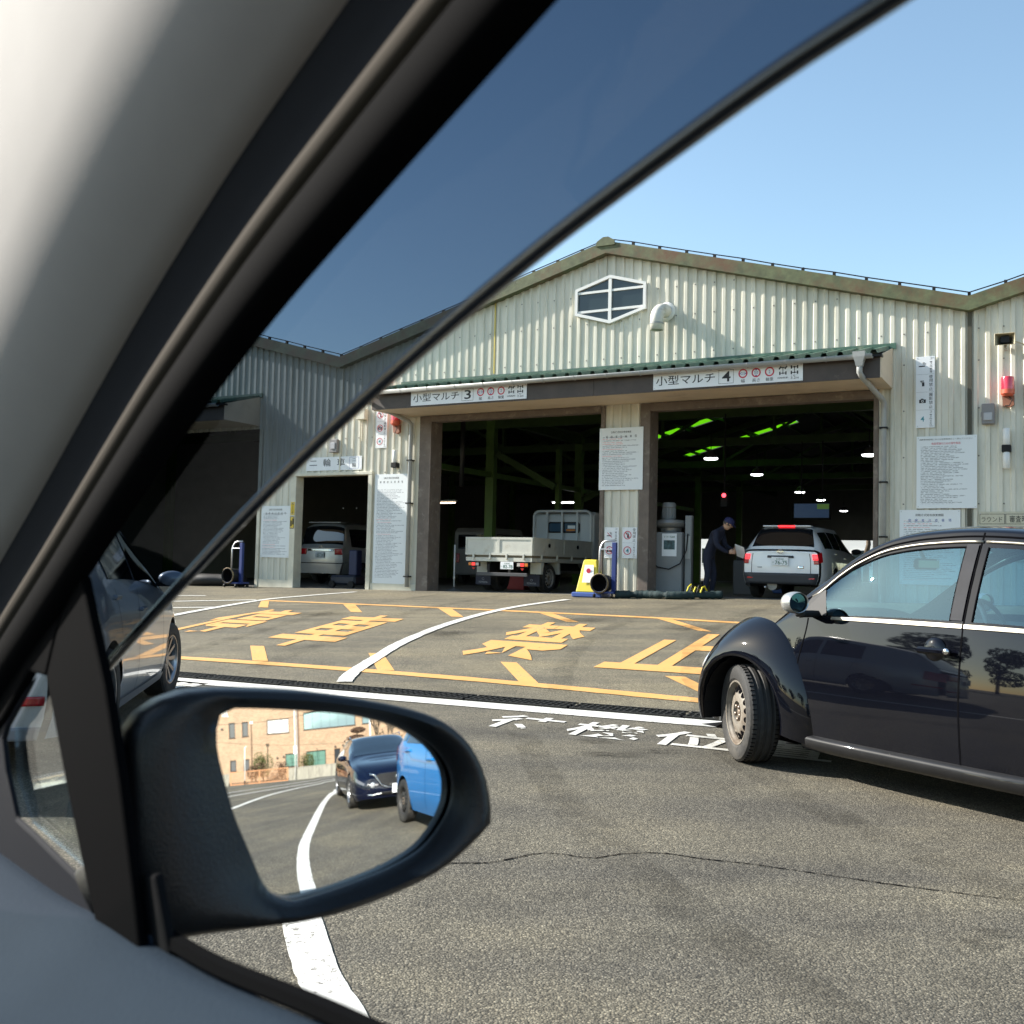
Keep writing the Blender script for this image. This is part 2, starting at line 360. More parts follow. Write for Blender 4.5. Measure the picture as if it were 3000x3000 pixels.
CLEAR = pbr('clear lens', (0.6, 0.62, 0.64), 0.08, metal=0.5, coat=1)
STEELRIM = pbr('rusty steel wheel', (0.23, 0.205, 0.17), 0.5, metal=0.2, var=0.25, vscale=9, dirt=(0.11, 0.07, 0.042), dscale=6, dlo=0.48, dhi=0.7)
DARKSTEEL = pbr('dark steel wheel', (0.04, 0.038, 0.036), 0.55, metal=0.3, var=0.3, vscale=8)
ALLOY = pbr('alloy wheel', (0.35, 0.35, 0.36), 0.3, metal=0.9)
DARKGLASS = pbr('dark car glass', (0.008, 0.010, 0.013), 0.03, spec=0.8, coat=0.5)

# ------------------------------------------------------------------ ground and painted markings
ASPH = asphalt('asphalt', (0.140, 0.133, 0.114), (0.222, 0.209, 0.176), (0.085, 0.080, 0.067))
ASPH2 = asphalt('worn asphalt', (0.182, 0.168, 0.132), (0.295, 0.272, 0.212), (0.12, 0.112, 0.09))
CONC = pbr('hall floor concrete', (0.16, 0.155, 0.14), 0.7, var=0.25, vscale=0.8, dirt=(0.05, 0.05, 0.048), dscale=1.2, dlo=0.5, dhi=0.75)
YEL = paint('yellow road paint', (0.66, 0.345, 0.10), (0.22, 0.19, 0.14), 0.66)
WHT = paint('white road paint', (0.66, 0.65, 0.60), (0.16, 0.15, 0.13), 0.645)
WHT2 = paint('worn white road paint', (0.62, 0.61, 0.56), (0.15, 0.14, 0.12), 0.66)
us = [-600, -300, -150, -100] + [-70 + 2*k for k in range(0, 26)] + [-18 + 0.5*k for k in range(0, 48)] + [6 + 2*k for k in range(0, 33)] + [90, 150, 300, 600]
def nrow(u, k): return ndrain(u) + k
def sheet(name, rowf, ks, mat):
    rows = []
    for k in ks:
        r = []
        for u in us:
            n = rowf(u, k); p = hw(u, n); r.append((p.x, p.y, gz(p.x, p.y)))
        rows.append(r)
    o = MB().grid(rows).build(name, mat, None, smooth=False, fixn=False); return structure(o)
GROUND = sheet('ground', nrow, [-700, -300, -150, -110, -90, -75, -66] + [-60 + 2*k for k in range(0, 30)] + [-1, 0], ASPH)
APRON = sheet('forecourt', lambda u, t: ndrain(u)*(1 - t), [k/24 for k in range(25)], ASPH2)
FLOOR = sheet('hall_floor', lambda u, n: n, [0, 2, 5, 10, 20, 30, 41], CONC)
BACK = sheet('rear_yard', lambda u, n: n, [41, 60, 100, 200, 700], ASPH2)
def gp(u, n, lift): 
    p = hw(u, n); return (p.x, p.y, gz(p.x, p.y) + lift)
def strip_w(path, width, lift, mat, name, parent, jag=0.0, label=None):
    """ribbon of paint following world-space points"""
    pts = catmull([(x, y, 0) for x, y in path], 14); L = []; Rr = []
    for i, p in enumerate(pts):
        d = (pts[min(i + 1, len(pts) - 1)] - pts[max(i - 1, 0)]).normalized(); s = Vector((-d.y, d.x, 0))
        a = p + s*(width/2 + random.uniform(-jag, jag)); b = p - s*(width/2 + random.uniform(-jag, jag))
        L.append((a.x, a.y, gz(a.x, a.y) + lift)); Rr.append((b.x, b.y, gz(b.x, b.y) + lift))
    return MB().grid([L, Rr]).build(name, mat, parent, fixn=False, label=label)
def strip_u(path, *a, **k): return strip_w([(hw(u, n).x, hw(u, n).y) for u, n in path], *a, **k)
def quad_u(q, lift, mat, name, parent):
    rows = []
    for i in range(5):
        t = i/4; a = (lerp(q[0][0], q[3][0], t), lerp(q[0][1], q[3][1], t)); b = (lerp(q[1][0], q[2][0], t), lerp(q[1][1], q[2][1], t))
        rows.append([gp(*a, lift), gp(*b, lift)])
    return MB().grid(rows).build(name, mat, parent, fixn=False)
def glyph_u(ch, mapf, lift, mat, bold, parent, label):
    vs, fs, bb = text_geo(ch, bold); 
    return MB().add([gp(*mapf(p, bb), lift) for p in vs], fs).build('painted_character', mat, parent, fixn=False, label=label)
# yellow no-stopping box
strip_u([(-7.2, -11.5), (-5.4, -11.24), (-3.86, -11.01), (-2.1, -10.79), (-0.45, -10.68), (0.65, -10.65), (2.27, -10.65), (3.4, -10.62)], 0.21, 0.006, YEL, 'box_line', APRON, 0.006)
strip_u([(-9.05, -3.98), (-7.06, -3.95), (-5.05, -3.98), (-3.36, -4.03), (-0.75, -4.14), (0.7, -4.32), (2.6, -4.5)], 0.2, 0.006, YEL, 'box_line', APRON, 0.006)
for q in [((-3.96, -9.78), (-3.78, -9.72), (-2.8, -10.72), (-3.0, -10.76)), ((-2.21, -9.61), (-2.03, -9.56), (-1.13, -10.58), (-1.33, -10.62)), ((-0.44, -9.48), (-0.25, -9.44), (0.6, -10.54), (0.39, -10.56)), ((1.56, -9.53), (1.76, -9.48), (2.62, -10.54), (2.42, -10.54)),
          ((-7.75, -5.3), (-7.96, -5.33), (-9.04, -4.08), (-8.85, -4.06)), ((-5.56, -5.34), (-5.79, -5.36), (-6.99, -4.06), (-6.7, -4.06)), ((-3.51, -5.31), (-3.74, -5.33), (-4.79, -4.1), (-4.5, -4.1)), ((-1.45, -5.24), (-1.65, -5.28), (-2.7, -4.17), (-2.44, -4.17)), ((0.79, -5.6), (0.59, -5.58), (-0.53, -4.26), (-0.27, -4.28))]:
    quad_u(q, 0.005, YEL, 'box_tick', APRON)
def affine(bc, tc, rv, xc=None):
    """glyph ink box -> ground: bottom-centre, top-centre, half-width vector"""
    def f(p, bb):
        a, b, c, d = bb; x = (p[0] - a)/(b - a) - (0.5 if xc is None else xc); y = (p[1] - c)/(d - c)
        return (bc[0] + (tc[0] - bc[0])*y + rv[0]*x, bc[1] + (tc[1] - bc[1])*y + rv[1]*x)
    return f
YB = 0.02
glyph_u('停', affine((-5.6, -9.3), (-6.97, -5.56), (1.12, 0.05), 0.62), 0.007, YEL, YB, APRON, 'yellow painted character cut off by the silver car')
glyph_u('車', affine((-3.62, -9.59), (-4.82, -5.69), (1.12, 0.04)), 0.007, YEL, YB, APRON, 'yellow painted character with stacked cross bars')
glyph_u('禁', affine((-0.62, -9.25), (-1.53, -5.48), (1.22, 0.0)), 0.007, YEL, YB, APRON, 'dense yellow painted character right of the curved white line')
glyph_u('止', affine((1.38, -9.3), (0.93, -5.9), (1.30, 0.10), 0.55), 0.007, YEL, YB, APRON, 'yellow painted character beside the black car')
# white lines on the forecourt
strip_u([(-1.13, -11.44), (-1.43, -10.92), (-1.91, -9.83), (-2.45, -8.54), (-3.03, -6.75), (-3.43, -5.02), (-3.63, -3.57), (-3.62, -2.41), (-3.5, -1.4)], 0.16, 0.011, WHT, 'lane_line', APRON, 0.006, 'curved white line running up to the middle pillar')
strip_u([(-5.9, -11.9), (-7.2, -9.3), (-8.15, -6.97), (-8.65, -5.57), (-9.2, -3.73), (-9.2, -2.59), (-9.05, -1.0)], 0.16, 0.011, WHT, 'lane_line', APRON, 0.006)
strip_u([(-14.5, -8.6), (-10.45, -4.97), (-9.3, -3.95)], 0.16, 0.010, WHT, 'lane_line', APRON)
strip_u([(-13.5, -9.4), (-9.17, -6.11), (-8.8, -5.8)], 0.15, 0.009, WHT, 'lane_line', APRON)
strip_u([(-16.5, -6.0), (-11.82, -3.69), (-11.3, -3.45)], 0.15, 0.009, WHT, 'lane_line', APRON)
strip_u([(u, ndrain(u) - 0.345) for u in (-9, -6, -3, 0, 3, 5.5)], 0.33, 0.006, WHT, 'stop_line', GROUND, 0.004, 'broad white stop line along the drain')
for ch, c in (('待', (1.53, -12.53)), ('機', (2.21, -12.50)), ('位', (2.89, -12.49)), ('置', (3.57, -12.46)), ('置', (-2.35, -12.62)), ('位', (-3.05, -12.7))):
    glyph_u(ch, affine((c[0] + 0.05, c[1] - 0.33), (c[0] - 0.05, c[1] + 0.33), (0.6, 0.02)), 0.006, WHT2, 0.016, GROUND, 'worn white painted character below the stop line')
strip_w([(-1.72, 9.55), (-1.62, 8.0), (-1.22, 5.5), (-0.685, 3.58), (-0.415, 2.83), (0.25, 1.45), (1.3, 0.1), (2.5, -1.2), (3.84, -2.37), (5.31, -3.39), (8.71, -5.54), (11.67, -7.06), (16, -8.2), (22, -9.0)], 0.135, 0.006, WHT, 'lane_line', GROUND, 0.003, 'curving white lane line under the door mirror')
strip_w([(-1.9, -0.8), (1, -3.5), (3.7, -5.25), (6.96, -7.04), (10.64, -8.71), (14.37, -8.86), (20, -7.5)], 0.13, 0.006, WHT, 'lane_line', GROUND, 0.004)
strip_w([(2, -7.6), (6, -9.3), (9.44, -9.89), (11.58, -9.92), (15.17, -9.4), (20, -8.0)], 0.12, 0.006, WHT, 'lane_line', GROUND, 0.004)
strip_w([(4, -9.4), (7, -10.6), (10, -11.1), (12.5, -11.0), (16.2, -10.2), (20, -8.9)], 0.12, 0.006, WHT2, 'lane_line', GROUND, 0.004)
# crack and oil marks
CR = [(-0.6, 4.2), (-0.23, 4.31), (-0.05, 4.36), (0.14, 4.49), (0.25, 4.5), (0.38, 4.45), (0.53, 4.52), (0.69, 4.54), (0.86, 4.47), (1.05, 4.41), (1.33, 4.28), (1.59, 4.16), (2.01, 4.01), (2.6, 3.9)]
strip_w([(x + random.uniform(-.012, .012), y + random.uniform(-.012, .012)) for x, y in CR], 0.007, 0.003, SEAM, 'crack', GROUND, 0.0035)
# drain with iron gratings
GRATE = pbr('iron grating', (0.035, 0.034, 0.030), 0.6, metal=0.5, var=0.4, vscale=12)
DUST = pbr('grating dust', (0.13, 0.12, 0.095), 0.9)
u0, u1 = -8.5, 5.2; a = hw(u0, ndrain(u0)); b = hw(u1, ndrain(u1)); ang = math.atan2((b - a).y, (b - a).x); Ltot = (b - a).length
DR = thing('drain_channel', 'long dark iron drain grating across the yard beside the white stop line', 'drain', (a.x, a.y, 0), ang)
MB().box(0, Ltot, -0.17, 0.17, -0.05, 0.004).build('channel', SEAM, DR)
g = MB(); g.box(0.01, 0.985, -0.165, -0.145, 0.004, 0.022); g.box(0.01, 0.985, 0.145, 0.165, 0.004, 0.022); g.box(0.01, 0.985, -0.055, -0.043, 0.004, 0.020); g.box(0.01, 0.985, 0.043, 0.055, 0.004, 0.020)
for k in range(17): g.box(0.012 + k*0.058, 0.026 + k*0.058, -0.145, 0.145, 0.004, 0.018)
gm = g.build('grate', GRATE, DR); gd = gm.data
for k in range(1, int(Ltot)):
    o = bpy.data.objects.new('grate', gd); COL.objects.link(o); o.parent = DR; o.location = (k, random.uniform(-.004, .004), random.uniform(-.002, .002))

# faint tyre tracks and soft oil stains: thin films with their own worn outline
def film(name, col, dens, radial):
    m = bpy.data.materials.new(name); m.use_nodes = True; nt = m.node_tree; nt.nodes.clear(); L = nt.links.new
    out = _n(nt, 'ShaderNodeOutputMaterial'); d = _n(nt, 'ShaderNodeBsdfDiffuse'); d.inputs[0].default_value = (*col, 1); t = _n(nt, 'ShaderNodeBsdfTransparent'); mx = _n(nt, 'ShaderNodeMixShader')
    tc = _n(nt, 'ShaderNodeTexCoord'); nz = _n(nt, 'ShaderNodeTexNoise'); nz.inputs['Scale'].default_value = 9 if radial else 3.5; nz.inputs['Detail'].default_value = 7; nz.inputs['Roughness'].default_value = 0.7; L(tc.outputs['Object'], nz.inputs['Vector'])
    r = _n(nt, 'ShaderNodeValToRGB'); r.color_ramp.elements[0].position = 0.38; r.color_ramp.elements[0].color = (0, 0, 0, 1); r.color_ramp.elements[1].position = 0.75; r.color_ramp.elements[1].color = (dens, dens, dens, 1); L(nz.outputs[0], r.inputs[0])
    fac = r.outputs[0]
    if radial:
        mp_ = _n(nt, 'ShaderNodeMapping'); mp_.inputs['Location'].default_value = (-1, -1, 0); mp_.inputs['Scale'].default_value = (2, 2, 0); L(tc.outputs['Generated'], mp_.inputs[0]); g = _n(nt, 'ShaderNodeTexGradient', gradient_type='SPHERICAL'); L(mp_.outputs[0], g.inputs[0])
        mu = _n(nt, 'ShaderNodeMath', operation='MULTIPLY'); L(g.outputs[1], mu.inputs[0]); L(fac, mu.inputs[1]); m2 = _n(nt, 'ShaderNodeMath', operation='MULTIPLY'); L(mu.outputs[0], m2.inputs[0]); m2.inputs[1].default_value = 2.2; m2.use_clamp = True; fac = m2.outputs[0]
    L(fac, mx.inputs[0]); L(t.outputs[0], mx.inputs[1]); L(d.outputs[0], mx.inputs[2]); L(mx.outputs[0], out.inputs[0]); return m
TRK = film('tyre track film', (0.05, 0.047, 0.04), 0.30, False); STN = film('oil stain film', (0.03, 0.028, 0.024), 0.5, True)
for off in (0.0, 1.45):
    strip_u([(1.0 + off, -10.9), (0.2 + off, -9.0), (-0.55 + off, -6.5), (-0.85 + off, -4.0), (-0.9 + off, -1.0)], 0.22, 0.014, TRK, 'tyre_mark', APRON, 0.02)
    strip_u([(-4.0 + off, -11.2), (-4.8 + off, -9.0), (-5.9 + off, -6.2), (-6.5 + off, -3.5), (-6.75 + off, -0.8)], 0.22, 0.014, TRK, 'tyre_mark', APRON, 0.02)
    strip_w([(3.8 + off*0.5, -1.2 + off*0.9), (2.2 + off*0.6, 0.8 + off*0.8), (1.0 + off*0.75, 2.9 + off*0.65), (0.35 + off*0.85, 5.2 + off*0.5), (0.1 + off*0.95, 7.8 + off*0.3)], 0.21, 0.009, TRK, 'tyre_mark', GROUND, 0.02)
for x, y, a, b in ((0.62, 7.35, 0.22, 0.10), (1.02, 7.0, 0.20, 0.07), (0.70, 6.85, 0.30, 0.10), (1.61, 3.53, 0.09, 0.045), (1.72, 3.63, 0.10, 0.03), (-0.9, 14.5, 0.5, 0.4), (1.1, 16.2, 0.6, 0.4), (2.6, 15.0, 0.5, 0.5), (-3.2, 17.5, 0.6, 0.5)):
    z_ = gz(x, y); MB().add([(x + a*math.cos(t*0.3927), y + b*math.sin(t*0.3927), gz(x + a*math.cos(t*0.3927), y + b*math.sin(t*0.3927)) + 0.016) for t in range(16)], [tuple(range(16))]).build('oil_stain', STN, GROUND if y < 9 else APRON, fixn=False)

# ------------------------------------------------------------------ inspection hall
CORR = pbr('cream corrugated steel', (0.66, 0.635, 0.54), 0.5, var=0.10, vscale=1.1, dirt=(0.40, 0.385, 0.30), dscale=1.9, dlo=0.48, dhi=0.78, stretch=(1.9, 1, 0.22))
RUSTY = pbr('rusty green flashing', (0.10, 0.115, 0.055), 0.65, var=0.4, vscale=4, dirt=(0.12, 0.06, 0.028), dscale=1.6, dlo=0.46, dhi=0.66)
GREENROOF = pbr('green canopy sheet', (0.055, 0.12, 0.085), 0.5, var=0.3, vscale=4, dirt=(0.22, 0.24, 0.16), dscale=3, dlo=0.55, dhi=0.7)
BROWN = pbr('brown fascia board', (0.055, 0.040, 0.033), 0.55, var=0.25, vscale=3, dirt=(0.20, 0.17, 0.14), dscale=5, dlo=0.64, dhi=0.78)
SOFFIT = pbr('beige soffit board', (0.62, 0.52, 0.40), 0.7, var=0.07, vscale=2, dirt=(0.4, 0.32, 0.24), dscale=1.2, dlo=0.58, dhi=0.8)
JAMB = pbr('brown concrete jamb', (0.15, 0.12, 0.10), 0.75, var=0.2, vscale=5, dirt=(0.30, 0.26, 0.22), dscale=4, dlo=0.55, dhi=0.75, bump=0.2, bscale=40)
GUT = pbr('grey pvc', (0.33, 0.34, 0.335), 0.45, var=0.12, vscale=5)
GSTEEL = pbr('green painted steel', (0.10, 0.20, 0.03), 0.5, var=0.25, vscale=2)
DGREEN = pbr('dark green steel', (0.05, 0.10, 0.02), 0.55, var=0.25, vscale=2)
UNDER = pbr('roof underside', (0.055, 0.058, 0.05), 0.8, var=0.3, vscale=1.0)
WFRAME = pbr('white window frame', (0.72, 0.72, 0.70), 0.4)
HPANE = pbr('dark window pane', (0.02, 0.03, 0.032), 0.06, spec=0.7)
HALL = thing('inspection_hall', 'cream corrugated steel vehicle inspection hall with gabled roofs and open bays', 'building', P0, HA)
RID = -3.37; PER = 14.05; VZ = 6.02; RZ = 7.95
def roofz(u):
    k = (u - RID)/PER; k = abs(k - round(k))*2            # 0 at ridge, 1 at valley
    return RZ + (VZ - RZ)*k
def corr_wall(u0, u1, openings, name, n0=0.0, top=roofz, sgn=-1, pitch=0.2, mat=CORR):
    br = set([u0, u1])
    i = math.floor(u0/pitch)
    while i*pitch < u1:
        for o in (0, 0.105, 0.122, 0.183):
            x = i*pitch + o
            if u0 < x < u1: br.add(round(x, 5))
        i += 1
    for a, b, z in openings: br.add(a); br.add(b)
    x = u0
    for k in (RID, RID - PER/2, RID + PER/2):
        if u0 < k < u1: br.add(k)
    br = sorted(br)
    def off(u):
        t = (u/pitch - math.floor(u/pitch + 1e-9))*pitch
        for a, b, c, d in ((0, 0.105, 0, 0), (0.105, 0.122, 0, 1), (0.122, 0.183, 1, 1), (0.183, 0.2001, 1, 0)):
            if a - 1e-6 <= t < b: return n0 + sgn*0.026*lerp(c, d, (t - a)/(b - a))
        return n0
    mb = MB()
    for a, b in zip(br[:-1], br[1:]):
        m = (a + b)/2; zt = (top(a), top(b)); zb = (gzu(a, 0) - 0.03, gzu(b, 0) - 0.03)
        for p, q, z in openings:
            if p - 1e-6 <= m <= q + 1e-6: zb = (z, z)
        mb.add([(a, off(a), zb[0]), (b, off(b), zb[1]), (b, off(b), zt[1]), (a, off(a), zt[0])], [(0, 1, 2, 3)])
    return mb.build(name, mat, HALL, fixn=False)
VL, VR = RID - PER/2, RID + PER/2
corr_wall(VL, VR, [(VL, -9.46, 3.30), (-7.75, -3.45, 4.62), (-2.55, 2.04, 4.62)], 'wall')
corr_wall(VL - PER, VL, [(-19.6, -12.95, 4.55), (-11.75, VL, 3.30)], 'wall')
corr_wall(VR, VR + PER, [(6.4, 10.7, 4.5), (11.9, 16.2, 4.5)], 'wall')
# the wall right of the motorcycle door belongs to the same sheet: door edge and lining boards
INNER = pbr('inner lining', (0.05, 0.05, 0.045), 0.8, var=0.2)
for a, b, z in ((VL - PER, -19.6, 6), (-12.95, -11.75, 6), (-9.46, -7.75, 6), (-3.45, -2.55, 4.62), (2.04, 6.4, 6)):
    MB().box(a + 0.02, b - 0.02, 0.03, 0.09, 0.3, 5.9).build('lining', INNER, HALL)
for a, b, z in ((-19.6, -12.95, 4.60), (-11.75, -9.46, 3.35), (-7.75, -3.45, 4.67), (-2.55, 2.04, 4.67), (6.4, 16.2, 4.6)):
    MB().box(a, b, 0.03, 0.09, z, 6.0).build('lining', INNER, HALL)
# frames of the openings
def jamb(u0, u1, n0, n1, z0, z1, mat=JAMB, name='jamb'): return MB().bbox(u0, u1, n0, n1, z0, z1, 0.008).build(name, mat, HALL)
CREAMT = pbr('cream trim', (0.62, 0.59, 0.48), 0.5, var=0.12, vscale=3)
jamb(-8.06, -7.74, -0.06, 0.42, 0.3, 4.62); jamb(-3.47, -3.38, -0.045, 0.40, 0.3, 4.62); jamb(-2.58, -2.36, -0.055, 0.42, 0.3, 4.62); jamb(2.03, 2.12, -0.05, 0.40, 0.3, 4.62)
jamb(-7.74, -3.47, -0.06, 0.20, 4.49, 4.625, name='lintel'); jamb(-2.36, 2.03, -0.06, 0.20, 4.46, 4.625, name='lintel')
jamb(-11.89, -11.72, -0.07, 0.22, 0.3, 3.30, CREAMT); jamb(-9.50, -9.38, -0.07, 0.22, 0.3, 3.30, CREAMT); jamb(-11.89, -9.38, -0.075, 0.22, 3.302, 3.38, CREAMT, 'lintel'); jamb(-13.0, -12.9, -0.06, 0.2, 0.3, 4.55, CREAMT)
for a, b in ((-12.89, -11.9), (-9.37, -8.07)): MB().box(a, b, -0.05, -0.03, 0.42, 0.66 + 0.06).build('kick_plate', CREAMT, HALL)
# roof
def slope(u0, u1, n0, n1, name='roof', mat=UNDER, th=0.07, dz=0.02):
    mb = MB(); z0, z1 = roofz(u0) + dz, roofz(u1) + dz
    mb.add([(u0, n0, z0), (u1, n0, z1), (u1, n1, z1), (u0, n1, z0), (u0, n0, z0 + th), (u1, n0, z1 + th), (u1, n1, z1 + th), (u0, n1, z0 + th)], [(0, 3, 2, 1), (4, 5, 6, 7), (0, 1, 5, 4), (1, 2, 6, 5), (2, 3, 7, 6), (3, 0, 4, 7)])
    return mb.build(name, mat, HALL)
ND = 41
SK = [(17.75, 18.55), (23.05, 23.85)]
for a, b in ((VL - PER, RID - PER), (RID - PER, VL), (RID, VR), (VR, RID + PER), (RID + PER, VR + PER)): slope(a, b, -0.12, ND)
prev = -0.12
for a, b in SK + [(ND, ND)]:
    slope(VL, RID, prev, a); prev = b
SKY_M = bpy.data.materials.new('green translucent roof sheet'); SKY_M.use_nodes = True; _t = SKY_M.node_tree; _t.nodes.clear()
_o = _t.nodes.new('ShaderNodeOutputMaterial'); _tr = _t.nodes.new('ShaderNodeBsdfTranslucent'); _tr.inputs[0].default_value = (0.22, 0.46, 0.045, 1); _t.links.new(_tr.outputs[0], _o.inputs[0])
for a, b in SK:
    slope(VL, -9.9, a, b); slope(-5.0, RID, a, b)
    for k in range(5):
        uu = -9.9 + k*0.98; slope(uu + 0.05, uu + 0.93, a + 0.02, b - 0.02, 'skylight', SKY_M, 0.004, 0.05); slope(uu - 0.05, uu + 0.05, a, b, 'roof_rib', DGREEN, 0.09, 0.0)
# flashing along the gables, cable with clips
for a, b in ((VL - PER, RID - PER), (RID - PER, VL), (VL, RID), (RID, VR), (VR, RID + PER)):
    za, zb = roofz(a), roofz(b)
    MB().add([(a, -0.2, za - 0.1), (b, -0.2, zb - 0.1), (b, -0.2, zb + 0.16), (a, -0.2, za + 0.16), (a, 0.0, za - 0.1), (b, 0.0, zb - 0.1), (b, 0.0, zb + 0.18), (a, 0.0, za + 0.18)], [(0, 1, 2, 3), (4, 7, 6, 5), (0, 4, 5, 1), (3, 2, 6, 7), (0, 3, 7, 4), (1, 5, 6, 2)]).build('flashing', RUSTY, HALL)
    n = 12; cp = []
    for k in range(n + 1):
        t = k/n; cp.append((lerp(a, b, t), -0.1, lerp(za, zb, t) + 0.235 + 0.012*random.uniform(-1, 1)))
        MB().box(lerp(a, b, t) - 0.025, lerp(a, b, t) + 0.025, -0.13, -0.07, lerp(za, zb, t) + 0.15, lerp(za, zb, t) + 0.235).build('cable_clip', BLACK, HALL)
    MB().tube(cp, 0.011, 6).build('cable', BLACK, HALL)
MB().prism([(RID - 0.22, RZ + 0.05), (RID + 0.22, RZ + 0.05), (RID + 0.2, RZ + 0.15), (RID + 0.06, RZ + 0.235), (RID - 0.06, RZ + 0.235), (RID - 0.2, RZ + 0.15)], -0.225, -0.19).build('ridge_cap', RUSTY, HALL)
MB().box(VR - 0.035, VR + 0.035, -0.045, -0.0, 0.8, VZ - 0.06).build('valley_strip', pbr('dark valley gutter', (0.07, 0.065, 0.045), 0.7), HALL)
MB().box(VL - 0.02, VL + 0.02, -0.04, -0.0, 3.4, VZ - 0.06).build('valley_strip', CREAMT, HALL)
STAIN = pbr('yellow rust seam', (0.60, 0.47, 0.12), 0.6, var=0.2)
MB().box(-6.14, -6.11, -0.034, -0.02, 5.5, 7.1).build('seam_strip', STAIN, HALL); MB().box(-0.05, -0.025, -0.034, -0.02, 5.5, 7.0).build('seam_strip', CREAMT, HALL)
# screws on the sheeting
scr = MB()
for u in [VL + 0.15 + 0.4*k for k in range(34)] + [VR + 0.15 + 0.4*k for k in range(8)]:
    for z in (5.62, 5.05, 4.2, 3.35, 2.5, 6.4, 7.0):
        if z < roofz(u) - 0.2 and not (z < 4.7 and (-8.1 < u < 2.1)) and not (z < 5.5 and -8.6 < u < 2.4): scr.box(u - 0.012, u + 0.012, -0.032, -0.024, z - 0.012, z + 0.012)
so = scr.build('screws', pbr('grey screw', (0.16, 0.15, 0.13), 0.6), HALL); so['kind'] = 'stuff'
# six-pane gable window
wf = MB(); HX = [(-4.11, 7.16), (-3.30, 7.40), (-2.49, 7.16), (-2.49, 6.60), (-3.30, 6.36), (-4.11, 6.60)]
def ring(outer, inner, y0, y1, mb):
    n = len(outer)
    for i in range(n):
        j = (i + 1) % n; a, b, c, d = outer[i], outer[j], inner[j], inner[i]
        mb.add([(p[0], y, p[1]) for y in (y0, y1) for p in (a, b, c, d)], [(0, 1, 2, 3), (7, 6, 5, 4), (0, 4, 5, 1), (2, 6, 7, 3), (1, 5, 6, 2), (3, 7, 4, 0)])
IN = [(-4.05, 7.115), (-3.30, 7.335), (-2.55, 7.115), (-2.55, 6.645), (-3.30, 6.425), (-4.05, 6.645)]
ring(HX, IN, -0.10, -0.02, wf); win = wf.build('window', WFRAME, HALL)
MB().box(-3.335, -3.265, -0.095, -0.03, 6.43, 7.33).build('mullion', WFRAME, win)
for z in (6.66, 7.07): MB().box(-4.04, -2.56, -0.085, -0.04, z - 0.025, z + 0.025).build('glazing_bar', WFRAME, win)
for pl in ([(-4.05, 7.1), (-3.335, 7.1), (-3.335, 7.32)], [(-3.265, 7.1), (-2.55, 7.1), (-3.265, 7.32)], [(-4.05, 6.69), (-3.335, 6.69), (-3.335, 7.04), (-4.05, 7.04)], [(-3.265, 6.69), (-2.55, 6.69), (-2.55, 7.04), (-3.265, 7.04)], [(-4.05, 6.63), (-3.335, 6.43), (-3.335, 6.63)], [(-3.265, 6.43), (-2.55, 6.63), (-3.265, 6.63)]):
    MB().prism(pl, -0.05, -0.045).build('pane', HPANE, win)
# vent elbow
vp = [(-2.06, 0.0, 6.5), (-2.06, -0.16, 6.5)] + [(-2.06 - 0.07*math.sin(t), -0.16 - 0.22*math.sin(t), 6.5 - 0.22*(1 - math.cos(t))) for t in [R(15*k) for k in range(1, 7)]] + [(-2.13, -0.38, 6.05)]
ve = MB().tube(vp, 0.135, 20, caps=False).build('vent_pipe', pbr('white vent pipe', (0.62, 0.60, 0.54), 0.45, var=0.15, vscale=6, dirt=(0.3, 0.28, 0.22), dscale=5), HALL, smooth=True, solid=0.01)
MB().lathe([(0.142, 0), (0.142, 0.03)], 20, Matrix.Translation((-2.13, -0.38, 6.17))).build('joint_band', GUT, ve); MB().lathe([(0.20, 0), (0.17, 0.04), (0.137, 0.05)], 20, Matrix.Translation((-2.06, -0.03, 6.5)) @ Matrix.Rotation(R(90), 4, 'X')).build('wall_collar', WFRAME, ve)
